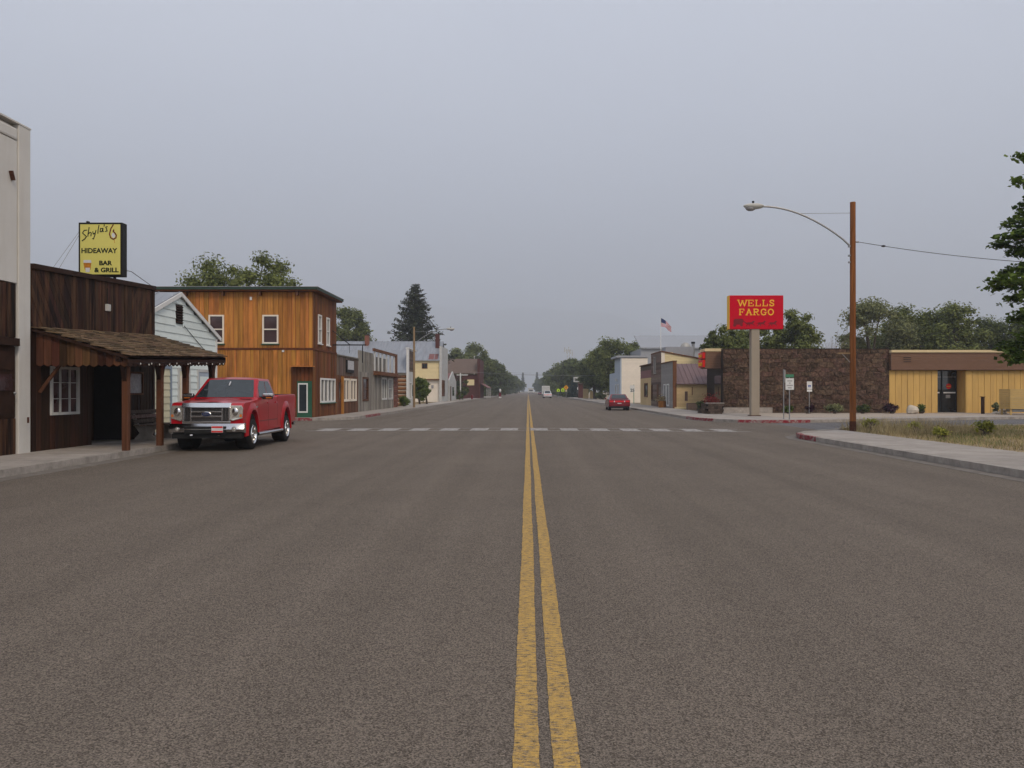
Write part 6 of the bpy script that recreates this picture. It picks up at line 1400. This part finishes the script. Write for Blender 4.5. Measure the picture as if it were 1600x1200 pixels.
# ---- generic saloon, seen mostly from behind; rear at local y = 0
def saloon(name, label, cat, loc, rz, paint, L_=4.7, W=.90, Hh=1.38, tall=False, spoiler=False, group=None):
    t = thing(name, label, cat, loc, rz, group, local=True); f_, r_ = L_ - .95, .95; wr_ = .315
    zb_ = .92 if not tall else 1.05
    bd = [(.04, .42), (.0, .62), (.04, .86), (.10, zb_), (.95, zb_ + .03), (L_ - 1.25, zb_ - .02), (L_ - .25, zb_ - .17), (L_ - .02, .60), (L_ - .06, .30), (f_ + .40, .25)] + arch(f_, .37, .30) + [(f_ - .40, .23), (r_ + .40, .23)] + arch(r_, .37, .30) + [(r_ - .40, .30)]
    side_profile(t, 'body', bd, W, paint, bevel=.07)
    lo = [(-W + .06, .55, zb_ - .01), (W - .06, .55, zb_ - .01), (W - .06, L_ - 1.3, zb_ - .03), (-W + .06, L_ - 1.3, zb_ - .03)]
    hi = [(-W + .27, 1.30, Hh), (W - .27, 1.30, Hh), (W - .27, L_ - 2.1, Hh), (-W + .27, L_ - 2.1, Hh)]
    frustum(lo, hi).build('cabin', paint, t, smooth=True, bevel=.06, seg=3)
    glass_on(t, 'rear_window', lo[0], lo[1], hi[1], hi[0], [(.08, .10), (.92, .10), (.90, .9), (.10, .9)], (0, -1, 1))
    glass_on(t, 'windshield', lo[3], lo[2], hi[2], hi[3], [(.08, .10), (.92, .10), (.90, .9), (.10, .9)], (0, 1, 1))
    for s in (-1, 1):
        a, b = (lo[0], lo[3]) if s < 0 else (lo[1], lo[2]); d, c = (hi[0], hi[3]) if s < 0 else (hi[1], hi[2])
        glass_on(t, 'door_window', a, b, c, d, [(.14, .12), (.47, .12), (.46, .88), (.22, .88)], (s, 0, .3)); glass_on(t, 'door_window', a, b, c, d, [(.51, .12), (.86, .12), (.76, .88), (.50, .88)], (s, 0, .3))
        wheel(t, s * (W - .11), r_, wr_, .20, s, .20, 5, M['steel']); wheel(t, s * (W - .11), f_, wr_, .20, s, .20, 5, M['steel'])
        for yc in (r_, f_): MB().tube([(s * (W - .25), yc, .33), (s * (W - .02), yc, .33)], .36, 16).build('wheel_well', M['interior'], t)
        tl = MB().box(s * (W - .40), s * (W - .05), -.012, .08, .70, .84).build('tail_light', M['tail_red'], t, bevel=.02)
        MB().box(s * (W - .43), s * (W - .52), -.012, .05, .71, .83).build('reverse_light', M['flagwhite'], t, bevel=.01)
        MB().box(s * (W - .0), s * (W + .14), L_ - 1.75, L_ - 1.65, .92, 1.03).build('mirror', paint, t, bevel=.02)
        MB().box(s * (W - .40), s * (W - .06), L_ - .09, L_ - .0, .62, .74).build('headlight', M['lamp_lens'], t, bevel=.015)
    MB().box(-W + .50, W - .50, -.011, .03, .70, .83).build('centre_reflector', M['tail_red'], t)
    MB().box(-.16, .16, -.022, .02, .50, .64).build('licence_plate', M['flagwhite'], t)
    MB().box(-W + .03, W - .03, -.05, .1, .36, .58).build('rear_bumper', paint, t, bevel=.04)
    MB().box(-W + .2, W - .2, -.01, .2, .24, .37).build('valance', M['plastic'], t)
    MB().box(-W + .15, W - .15, .4, L_ - .4, .2, .3).build('chassis', M['interior'], t)
    if spoiler:
        MB().box(-W + .12, W - .12, .06, .24, zb_ + .10, zb_ + .13).build('spoiler', paint, t, bevel=.01)
        for s in (-1, 1): MB().box(s * (W - .3), s * (W - .24), .1, .2, zb_ - .01, zb_ + .101).build('spoiler_foot', paint, t)
    return t
cxm, cym = gp(968, 641.5)
saloon('sedan', 'dark red sedan parked nose-in along the right kerb seen from behind', 'car', (cxm, cym, 0), R(-1.5), M['carred2'], spoiler=True)
# far traffic
fx_, fy_ = gp(856, 622)
fw = saloon('white_car', 'white van-like car on the road before the far trees', 'car', (fx_, fy_, 0), R(3), M['carwhite'], L_=4.9, W=.95, Hh=1.75, tall=True)
tb = thing('cargo_trailer', 'small white box trailer beside the far white car', 'trailer', (xy(853, 230), 230, 0), local=True)
MB().box(-1.1, 1.1, 0, 4, .75, 3.1).build('box', M['white'], tb, bevel=.04); MB().box(-1.0, 1.0, -.02, 0, .9, 2.9).build('rear_door', M['white_old'], tb)
for s in (-1, 1): wheel(tb, s * .95, 2.0, .35, .2, s, .2, 5, M['steel'])
MB().box(-.9, .9, .2, 3.8, .5, .75).build('chassis', M['interior'], tb); MB().box(-.1, .1, 4, 5.2, .55, .68).build('tow_bar', M['black'], tb)
dx_, dy_ = gp(844, 617.2)
saloon('dark_car', 'dark car far down the right lane', 'car', (dx_, dy_, 0), 0, M['cardark'])
mh = thing('motorhome', 'white motorhome far down the middle of the street', 'motorhome', (xy(830, 480), 480, 0), local=True)
MB().box(-1.7, 1.4, 0, 7, .6, 3.0).build('body', M['white'], mh, bevel=.1); MB().box(-1.2, .9, -.03, 0, 1.5, 2.4).build('windshield', M['carglass'], mh); MB().box(-1.3, 1.0, -.05, 0, .65, .9).build('grille', M['brick_dark'], mh)
MB().box(-1.72, 1.42, -.4, 2, 3.0, 3.4).build('overcab', M['white'], mh, bevel=.1)
for s in (-1, 1):
    for y in (1.0, 5.5): wheel(mh, s * 1.2 - .15, y, .42, .25, s, .25, 5, M['steel'])

# ================================================================== VEGETATION
def leaf_mesh(name, pts, nrm, size, m, parent=None, aspect=.55, kind=None, pointed=True, seed=0):
    """one small diamond or star leaf per point, made with numpy"""
    g = np.random.default_rng(seed); P_ = np.asarray(pts, float); n = len(P_)
    if parent is not None: P_ = P_ - np.array(ORG[parent.name])
    N = np.asarray(nrm, float); N /= np.linalg.norm(N, axis=1, keepdims=True) + 1e-9
    T = g.normal(size=(n, 3)); T -= (T * N).sum(1, keepdims=True) * N; T /= np.linalg.norm(T, axis=1, keepdims=True) + 1e-9
    B = np.cross(N, T); s = (size * g.uniform(.6, 1.35, n))[:, None]
    if pointed:
        base = P_ - T * s; tip = P_ + T * s; l = P_ - B * s * aspect + T * s * .1 + N * s * .15; r = P_ + B * s * aspect + T * s * .1 + N * s * .15
        V = np.stack([base, l, tip, r], 1).reshape(-1, 3)
    else:
        V = np.stack([P_ - T * s - B * s * aspect, P_ + T * s - B * s * aspect, P_ + T * s + B * s * aspect, P_ - T * s + B * s * aspect], 1).reshape(-1, 3)
    me = bpy.data.meshes.new(name); me.vertices.add(4 * n); me.vertices.foreach_set('co', V.astype(np.float32).ravel())
    me.loops.add(4 * n); me.loops.foreach_set('vertex_index', np.arange(4 * n, dtype=np.int32)); me.polygons.add(n)
    me.polygons.foreach_set('loop_start', np.arange(0, 4 * n, 4, dtype=np.int32)); me.update(calc_edges=True); me.materials.append(m)
    o = bpy.data.objects.new(name, me); C.objects.link(o)
    if parent is not None: o.parent = parent; ORG[o.name] = ORG[parent.name]
    else: ORG[o.name] = Vector((0, 0, 0))
    if kind: o['kind'] = kind
    return o
def clumps(centers, radii, n, seed, flat=.75):
    g = np.random.default_rng(seed); c = np.asarray(centers); r = np.asarray(radii); w = r ** 2; idx = g.choice(len(c), n, p=w / w.sum())
    d = g.normal(size=(n, 3)); d /= np.linalg.norm(d, axis=1, keepdims=True); rad = np.minimum(np.abs(g.normal(size=n)) * .55 + .12, 1.12)
    P_ = c[idx] + d * (rad * r[idx])[:, None] * np.array([1, 1, flat]); N = d * .7 + g.normal(size=(n, 3)) * .5 + np.array([0, 0, .55]); return P_, N
def tree(name, label, x, y, ztop, rad, zlow, m, nleaf, size, seed, group=None, ncl=38, crf=.26, cat='tree', gaps=1.0, zbase=-.06, shape=1.0):
    g = np.random.default_rng(seed); t = thing(name, label, cat, (x, y, zbase), group=group)
    h = ztop - zlow; cz = zlow + h * .5; cen = []; rr = []
    while len(cen) < ncl:
        p = g.normal(size=3); p /= np.linalg.norm(p); q = g.uniform(.35, .95) ** .6; p = p * q
        zf = (p[2] + 1) / 2; k = (1 - .35 * max(0, zf - .5)) * (1 if zf > .3 else .8) if shape == 1.0 else (1 - zf) ** .7 + .12
        c = (x + p[0] * rad * k * (1 - crf * .7), y + p[1] * rad * k * (1 - crf * .7), cz + p[2] * h * .5 * (1 - crf * .5)); cen.append(c); rr.append(rad * crf * g.uniform(.65, 1.35) * gaps)
    tk = MB(); trr = max(.10, rad * .075)
    fork = zlow + h * .22
    lean = g.uniform(-.3, .3, 2); top = (x + lean[0], y + lean[1], fork)
    tk.tube([(x, y, zbase), (x + lean[0] * .4, y + lean[1] * .4, (fork + zbase) * .5), top], [trr * 1.25, trr, trr * .85], 8)
    for c in cen[:22]:
        mid = [(a + b) / 2 + g.uniform(-.2, .2) * rad * .3 for a, b in zip(top, c)]; mid[2] += rad * .08
        tk.tube([top, mid, c], [trr * .5, trr * .26, trr * .07], 5, cap=False)
    tk.build('trunk', M['bark'], t, smooth=True, fix=False)
    P_, N = clumps(cen, rr, nleaf, seed + 1); keep = P_[:, 2] > zbase + .15; leaf_mesh('crown', P_[keep], N[keep], size, m, t, seed=seed + 2)
    return t
def conifer(name, label, x, y, ztop, rad, zlow, m, seed, dens=1.0, group=None, droop=.32, needle=.30, zbase=-.06):
    g = np.random.default_rng(seed); t = thing(name, label, 'tree', (x, y, zbase), group=group); h = ztop - zlow
    MB().tube([(x, y, zbase), (x, y, zlow + h * .5), (x, y, ztop - .2)], [rad * .09, rad * .05, .03], 8).build('trunk', M['bark'], t, smooth=True, fix=False)
    P_, N = [], []; br = MB(); z = zlow
    while z < ztop - .15:
        f = (ztop - z) / h; R_ = rad * (f ** .72) * g.uniform(.80, 1.14) + .10; nb2 = max(4, int(11 * dens * (.45 + .55 * f)))
        for k in range(nb2):
            a = 2 * math.pi * (k + g.uniform(-.35, .35)) / nb2 + z * 2.4; L2 = R_ * g.uniform(.72, 1.12); npt = max(6, int(L2 * 11 * dens / max(needle, .2) * .3))
            s_ = g.uniform(.12, 1, npt); zd = -droop * L2 * s_ + droop * 1.05 * L2 * s_ ** 3 * .8
            sp = g.normal(size=(npt, 3)) * np.array([.16, .16, .10]) * (L2 ** .5) * (1.1 - .6 * s_)[:, None]
            pts = np.stack([x + np.cos(a) * L2 * s_, y + np.sin(a) * L2 * s_, z + zd], 1) + sp; P_.append(pts)
            nn = g.normal(size=(npt, 3)) * .5 + np.array([np.cos(a) * .3, np.sin(a) * .3, .8]); N.append(nn)
            if L2 > 1.0: br.tube([(x, y, z), (x + math.cos(a) * L2 * .5, y + math.sin(a) * L2 * .5, z - droop * L2 * .45), (x + math.cos(a) * L2 * .9, y + math.sin(a) * L2 * .9, z - droop * L2 * .35)], [.05, .035, .015], 4, cap=False)
        z += max(.36, .95 * f * h / 18)
    if br.v: br.build('branches', M['bark'], t, fix=False)
    leaf_mesh('crown', np.concatenate(P_), np.concatenate(N), needle, m, t, aspect=.30, seed=seed + 2); return t
# behind the honey building
tree('poplar_tree', 'sparse leafy tree showing over the left of the green eaves', xy(330, 66), 66, zz(405, 66), 3.5, 5.5, L_DECID, 11000, .135, 1, 'trees behind the corner building', ncl=26, crf=.30)
tree('poplar_tree', 'wide sparse leafy tree over the green eaves of the honey building', xy(398, 68), 68, zz(390, 68), 4.5, 5.5, L_DECID, 17000, .135, 2, 'trees behind the corner building', ncl=34, crf=.25)
tree('poplar_tree', 'small tree tip showing past the green eaves', xy(262, 70), 70, zz(434, 70), 1.8, 5, L_DECID, 4000, .135, 3, 'trees behind the corner building', ncl=16)
tree('cottonwood_tree', 'rounded green tree behind the brown storefront', xy(548, 142), 142, zz(470, 142), 4.4, 3, L_DECID, 20000, .22, 4, ncl=46, crf=.26)
conifer('spruce_tree', 'tall dark spruce behind the long grey metal roof', xy(649, 142), 142, zz(441, 142), 7.5, 3.0, L_SPRUCE, 5, dens=1.15, needle=.36, droop=.40)
for k, (px, yy, pt_, rad) in enumerate(((712, 215, 533, 4.6), (745, 222, 530, 5.2), (766, 236, 552, 4.6), (780, 258, 566, 3.8), (730, 196, 560, 3.6))):
    tree('elm_tree', ('broad green tree behind the brown shingle roof', 'broad green tree beside the slim pale mast', 'dark green tree leaning over the left kerb', 'low green tree at the left kerb by the fuel pump', 'green tree tucked against the brown shingle roof')[k], xy(px, yy), yy, zz(pt_, yy), rad, .3, (L_DECID, L_DECID, L_DARK, L_DARK, L_DARK)[k], 18000, .30, 30 + k, 'trees along the left of the street', ncl=44, crf=.28)
tree('kerb_shrub', 'dark leafy shrub behind the white T-shaped post', xy(722, 146), 146, zz(590, 146), 1.6, .2, L_DARK, 3500, .17, 41, cat='shrub', ncl=20)
tree('kerb_shrub', 'low green shrub at the foot of the white T-shaped post', xy(718, 137), 137, zz(609, 137), .8, .1, L_VINE, 1200, .13, 42, cat='shrub', ncl=10)
tree('round_bush', 'clipped green bush before the log wall', xy(631, 80.5), 80.5, zz(617.5, 80.5), .62, .12, L_VINE, 6000, .06, 43, cat='shrub', ncl=40, crf=.36, zbase=0.1)
tree('climbing_shrub', 'tall climbing green shrub against the pale yellow wall', xy(656, 93), 93, zz(584, 93), 1.0, .15, L_VINE, 12000, .10, 44, cat='shrub', ncl=70, crf=.34, zbase=.1)
tree('climbing_shrub', 'side lobe shrub spreading beside the tall climbing shrub', xy(667, 95), 95, zz(592, 95), .6, .9, L_VINE, 3500, .09, 45, cat='shrub', ncl=22, crf=.36, zbase=.1)
# far trees on both sides
for k, (px, yy, pt_, rad, kind) in enumerate(((797, 420, 585, 6, 0), (806, 520, 588, 6, 0), (803, 640, 590, 7, 0), (812, 760, 592, 6, 0), (843, 640, 590, 6, 0), (851, 520, 588, 6, 0), (846, 800, 591, 6, 0), (861, 400, 580, 6, 0), (868, 320, 575, 5.5, 0), (789, 330, 580, 5, 0))):
    tree('street_tree', 'hazy green tree lining the far end of the street', xy(px, yy), yy, zz(pt_, yy), rad, .3, L_DARK, 3400, .75, 60 + k, 'hazy trees at the far end of the street', ncl=26)
conifer('far_spruce', 'slim hazy conifer left of the far street end', xy(817, 900), 900, zz(582, 900), 2.6, 1.5, L_SPRUCE, 71, dens=.5, needle=1.0)
conifer('far_spruce', 'slim hazy conifer right of the far street end', xy(839, 880), 880, zz(581.5, 880), 3.0, 1.5, L_SPRUCE, 72, dens=.5, needle=1.0)
for k, (px, yy, pt_, rad, mm) in enumerate(((880, 262, 561, 5.4, L_DECID), (893, 240, 553, 4.4, L_DARK), (906, 215, 556, 4.6, L_DARK), (871, 292, 572, 4.8, L_DARK))):
    tree('elm_tree', ('mid green tree behind the green warning signs', 'dark tree under the pale lattice mast', 'dark tree behind the motel sign', 'dark low tree behind the far white car')[k], xy(px, yy), yy, zz(pt_, yy), rad, .3, mm, 9500, .40, 80 + k, 'trees along the right of the street', ncl=40, crf=.28)
tree('cottonwood_tree', 'large dark green tree behind the light blue stepped front', xy(956, 150), 150, zz(524, 150), 5.6, 1.2, L_DECID, 26000, .22, 90, ncl=60, crf=.24)
tree('cottonwood_tree', 'dark green tree with low boughs left of the light blue front', xy(930, 160), 160, zz(538, 160), 4.3, .6, L_DARK, 20000, .22, 91, ncl=44, crf=.26)
tree('cottonwood_tree', 'green tree filling behind the cream hall roof', xy(990, 156), 156, zz(533, 156), 4.4, 2, L_DECID, 15000, .22, 92, ncl=36, crf=.26)
conifer('blue_spruce', 'small blue spruce under the motel sign', xy(897, 196), 196, zz(587, 196), 1.7, .3, L_BLUE, 93, dens=1.0, needle=.25)
tree('hedge_shrub', 'dark hedge shrub under the large tree by the hall', xy(938, 148), 148, 1.7, 1.2, .15, L_DARK, 2000, .2, 94, cat='shrub', ncl=14)
tree('hedge_shrub', 'low dark hedge shrub below the amber diamond sign', xy(888, 200), 200, 1.5, 1.8, .15, L_DARK, 1800, .25, 95, cat='shrub', ncl=14)
for k, (px, yy, w, hh) in enumerate(((752, 232, 2.6, 2.4), (764, 246, 2.4, 2.6), (775, 268, 2.6, 2.6), (786, 300, 3.0, 2.8), (792, 345, 3.2, 3.0), (798, 420, 3.6, 3.2), (862, 330, 3.4, 3.0), (868, 285, 3.2, 2.8), (876, 250, 3.0, 2.6))):
    tree('roadside_bush', 'dark leafy bush closing the gap under the far street trees', xy(px, yy) + (-1.2 if px < 825 else 1.2), yy, hh, w, .15, L_DARK, 2600, .30, 180 + k, 'bushes under the far street trees', cat='shrub', ncl=26, crf=.34)
# behind the bank
for k, (px, yy, pt_, rad, mm, n) in enumerate(((1140, 78, 500, 2.4, L_DECID, 7000), (1180, 82, 494, 2.8, L_DECID, 8000), (1240, 80, 474, 3.0, L_DECID, 11000), (1112, 76, 508, 1.0, L_DARK, 2200), (1365, 88, 455, 4.2, L_PALE, 12000), (1428, 90, 468, 3.6, L_DECID, 11000), (1490, 86, 466, 3.4, L_DECID, 11000), (1545, 88, 482, 3.6, L_DARK, 10000), (1600, 84, 478, 3.6, L_DARK, 9000), (1395, 96, 480, 3.6, L_DECID, 8000), (1462, 98, 482, 3.8, L_DARK, 8000))):
    lab = ('green tree behind the stone wall beside the red sign', 'green tree showing behind the red bank sign', 'tall green tree rising behind the stone wall right of the red sign', 'thin dark leafy sapling above the bank canopy', 'pale sparse crowned tree behind the lamp pole', 'full green tree behind the ochre wing left of the entrance', 'rounded green tree above the bank entrance', 'dark tree behind the ochre wing towards the maple', 'dark tree behind the maple crown', 'green tree filling between pale tree and full tree', 'dark tree filling behind the rounded green tree')[k]
    tree('yard_tree', lab, xy(px, yy), yy, zz(pt_, yy), rad * (1.22 if px > 1300 else 1.05), 1.4 if rad > 1.5 else 3.4, mm, int(n * 2.4), .145, 100 + k, 'trees behind the bank', ncl=60, crf=.25)
tw = thing('bare_twig_tree', 'pinkish bare twiggy bush above the stone wall by the lamp pole', 'tree', (xy(1300, 84), 84, -.06)); g = np.random.default_rng(9); b = MB(); bxw = xy(1300, 84)
b.tube([(bxw, 84, -.06), (bxw, 84, 4.2)], [.12, .08], 6)
for k in range(70):
    e = (bxw + g.normal() * 1.0, 84 + g.normal() * .8, 4.6 + abs(g.normal()) * 1.4); m_ = (bxw + (e[0] - bxw) * .5, 84 + (e[1] - 84) * .5, 4.2 + (e[2] - 4.2) * .6); b.tube([(bxw, 84, 3.6), m_, e], [.035, .02, .008], 4, cap=False)
b.build('twigs', mat('pinkish_twig', (.20, .14, .115), .9), tw, fix=False)
# near maple, mostly outside the frame
mp_ = thing('maple_tree', 'dark green maple reaching in over the grass verge', 'tree', (19.8, 25.5, .08)); g = np.random.default_rng(77)
mx_, my_ = 19.8, 25.5; tkb = MB().tube([(mx_, my_, .05), (mx_ + .1, my_, 1.6), (mx_, my_ - .1, 4.0), (mx_, my_, 7.5), (mx_ + .1, my_, 10.6)], [.30, .25, .20, .13, .04], 10)
tips = [(1592, 245, 25.6), (1589, 285, 25.2), (1594, 322, 25.9), (1586, 338, 26.0), (1572, 352, 25.4), (1553, 384, 25.6), (1562, 372, 24.8), (1580, 395, 25.2), (1592, 365, 26.2), (1549, 440, 25.0), (1546, 450, 25.5), (1565, 428, 26.0), (1575, 445, 24.6), (1588, 420, 25.4), (1585, 465, 25.8), (1572, 470, 24.9), (1595, 490, 25.0), (1580, 500, 26.0), (1568, 556, 25.2), (1590, 540, 25.6), (1560, 545, 25.8), (1580, 566, 24.9), (1598, 520, 24.6), (1597, 560, 25.3), (1600, 455, 25.2), (1604, 400, 25.6), (1606, 350, 25.2), (1609, 300, 25.6)]
ends = [Vector((xy(px, yy), yy, zz(py, yy))) for px, py, yy in tips]
for k in range(75):
    zf = g.uniform(0, 1); a = g.uniform(-1.9, 2.2) ; zz_ = 2.6 + 8.2 * zf; rr_ = 4.4 * (1 - .78 * zf ** 1.5) * g.uniform(.6, 1.0)
    e = Vector((mx_ + rr_ * math.cos(a), my_ + rr_ * math.sin(a), zz_)); ends.append(e)
LP, LN = [], []
for e in ends:
    st_ = Vector((mx_, my_, max(2.0, e.z * .80 - .3))); L2 = (e - st_).length; md = st_.lerp(e, .55) + Vector((0, 0, .10 * L2))
    tkb.tube([st_, md, e], [.075, .04, .010], 5, cap=False)
    nl = int(230 * (.6 + L2 / 4)); s_ = g.uniform(.30, 1.0, nl) ** .75
    a_, m__, e_ = (np.array(v) for v in (st_, md, e)); ss = s_[:, None]; p = (1 - ss) ** 2 * a_ + 2 * ss * (1 - ss) * (2 * m__ - .5 * a_ - .5 * e_) + ss ** 2 * e_
    wd = (.42 * (1.12 - s_))[:, None] + .07; p = p + g.normal(size=(nl, 3)) * wd * np.array([1, 1, .55]); LP.append(p); LN.append(g.normal(size=(nl, 3)) * .45 + np.array([0, 0, .9]))
tkb.build('trunk', M['bark'], mp_, smooth=True, fix=False)
LP = np.concatenate(LP); LN = np.concatenate(LN); leaf_mesh('crown', LP, LN, .085, L_MAPLE, mp_, aspect=.75, seed=5)
# low shrubs along the bank
for k, (px, w, h_, mm, lab) in enumerate(((1232, .42, .45, L_VINE, 'small green shrub by the thin sign posts'), (1264, .42, .5, L_PURPLE, 'dark purple shrub under the wheelchair sign'), (1304, .62, .55, L_PALE, 'olive green spreading shrub at the stone wall'), (1348, .55, .55, L_DARK, 'rounded dark green shrub right of the lamp pole'), (1392, .60, .6, L_PURPLE, 'dark purple shrub at the end of the stone wall'), (1438, .36, .62, L_VINE, 'green leafy plant beside the pale boulder'), (1556, .25, .7, L_PALE, 'thin rusty plant beside the slatted screen'))):
    tree('bed_shrub', lab, xy(px, 54.8), 54.8, .14 + h_ + .1, w, .16, mm, 1500, .07, 130 + k, 'shrubs in the gravel along the bank', cat='shrub', ncl=14, zbase=.13, crf=.4)
tree('planter_flowers', 'dark green bush beside the stone planter', xy(1098, 55.5), 55.5, 1.05, .55, .2, L_DARK, 1800, .07, 140, cat='shrub', ncl=14, zbase=.13)
g = np.random.default_rng(3); P_ = np.stack([g.uniform(px0 + .15, px1_ - .1, 500), g.uniform(py0 + .15, py1_ - .2, 500), SW + .65 + np.abs(g.normal(size=500)) * .3], 1); leaf_mesh('flowers', P_, g.normal(size=(500, 3)), .06, leaf_mat('red_flower', (.10, .02, .02), (.30, .04, .03)), pt, seed=8)
P_ = np.stack([xy(1035, 75) + g.normal(size=300) * .25, 75 + g.normal(size=300) * .22, SW + .55 + np.abs(g.normal(size=300)) * .25], 1); leaf_mesh('flowers', P_, g.normal(size=(300, 3)), .07, L_GRASS, bl, seed=9)
# dry grass verge
def blades(name, n, region, hgt, m, seed, wid=.006, dens=None):
    g = np.random.default_rng(seed); P_ = np.stack([g.uniform(region[0], region[1], n), g.uniform(region[2], region[3], n)], 1)
    ok = (P_[:, 1] < 32.7 + (P_[:, 0] - 12.3) * .93) & (P_[:, 1] < 34.1 + (P_[:, 0] - 14.3) * .275) & (P_[:, 0] > 12.22)
    if dens is not None: ok &= dens(P_, g)
    P_ = P_[ok]; n = len(P_); h = hgt * g.uniform(.35, 1.25, n); a = g.uniform(0, 6.28, n); ln = g.normal(size=(n, 2)) * .35 * h[:, None]; w = wid * g.uniform(.7, 1.6, n)
    z0 = np.full(n, .095); dx, dy = np.cos(a) * w, np.sin(a) * w
    V = np.stack([np.stack([P_[:, 0] - dx, P_[:, 1] - dy, z0], 1), np.stack([P_[:, 0] + dx, P_[:, 1] + dy, z0], 1), np.stack([P_[:, 0] + ln[:, 0], P_[:, 1] + ln[:, 1], z0 + h], 1)], 1).reshape(-1, 3)
    me = bpy.data.meshes.new(name); me.vertices.add(3 * n); me.vertices.foreach_set('co', V.astype(np.float32).ravel()); me.loops.add(3 * n); me.loops.foreach_set('vertex_index', np.arange(3 * n, dtype=np.int32)); me.polygons.add(n); me.polygons.foreach_set('loop_start', np.arange(0, 3 * n, 3, dtype=np.int32)); me.update(calc_edges=True); me.materials.append(m)
    o = bpy.data.objects.new(name, me); C.objects.link(o); o['kind'] = 'stuff'; ORG[o.name] = Vector((0, 0, 0)); return o
patch = lambda P_, g: (np.sin(P_[:, 0] * 1.3 + 1) * np.cos(P_[:, 1] * .9) + .5 * np.sin(P_[:, 0] * 3.1 + P_[:, 1] * 2.3) + g.normal(size=len(P_)) * .35) > .05
gr1 = blades('dry_grass', 65000, (12.2, 34, 14, 40), .14, L_GRASS, 1, .008); tag(gr1, 'pale dry grass covering the verge behind the pavement', 'grass')
gr2 = blades('green_grass', 70000, (12.6, 34, 16, 40), .15, L_GREENGRASS, 2, .010, patch); tag(gr2, 'green grass patches among the dry verge', 'grass')
gr3 = blades('tall_grass', 5000, (12.5, 16.5, 28, 38), .5, L_GRASS, 4, .007); tag(gr3, 'tall dry grass stems round the lamp pole foot', 'grass')
for k, (px, py) in enumerate(((1362, 664), (1430, 668), (1538, 672), (1470, 676))):
    X_, Y_ = gp(px, py + 10, .1); tree('verge_weed', ('yellow green weed beside the lamp pole in the dry verge', 'low green weed in the dry verge left of a taller one', 'tall yellowish weed in the verge before the slatted screen', 'small green weed at the pavement edge of the verge')[k], X_, Y_, .1 + (.55, .4, .6, .35)[k], (.42, .35, .4, .3)[k], .12, L_WEED, 650, .045, 160 + k, 'weeds in the verge', cat='weed', ncl=9, zbase=.09, crf=.5)

# ================================================================== SMOKE HAZE
hz = MB().box(-8900, 8900, -850, 9200, -1.2, 1250).build('haze', bpy.data.materials.new('smoke_haze'))
hz['kind'] = 'stuff'; tag(hz, 'pale bluish smoke haze filling the air over the whole town', 'haze')
hm = hz.data.materials[0]; hm.use_nodes = True; ht = hm.node_tree; ht.nodes.clear(); ho = ht.nodes.new('ShaderNodeOutputMaterial'); hv_ = ht.nodes.new('ShaderNodeVolumePrincipled')
hv_.inputs['Color'].default_value = (.83, .90, 1.0, 1); hv_.inputs['Density'].default_value = 0.0005; hv_.inputs['Anisotropy'].default_value = 0.1
ht.links.new(hv_.outputs[0], ho.inputs['Volume'])
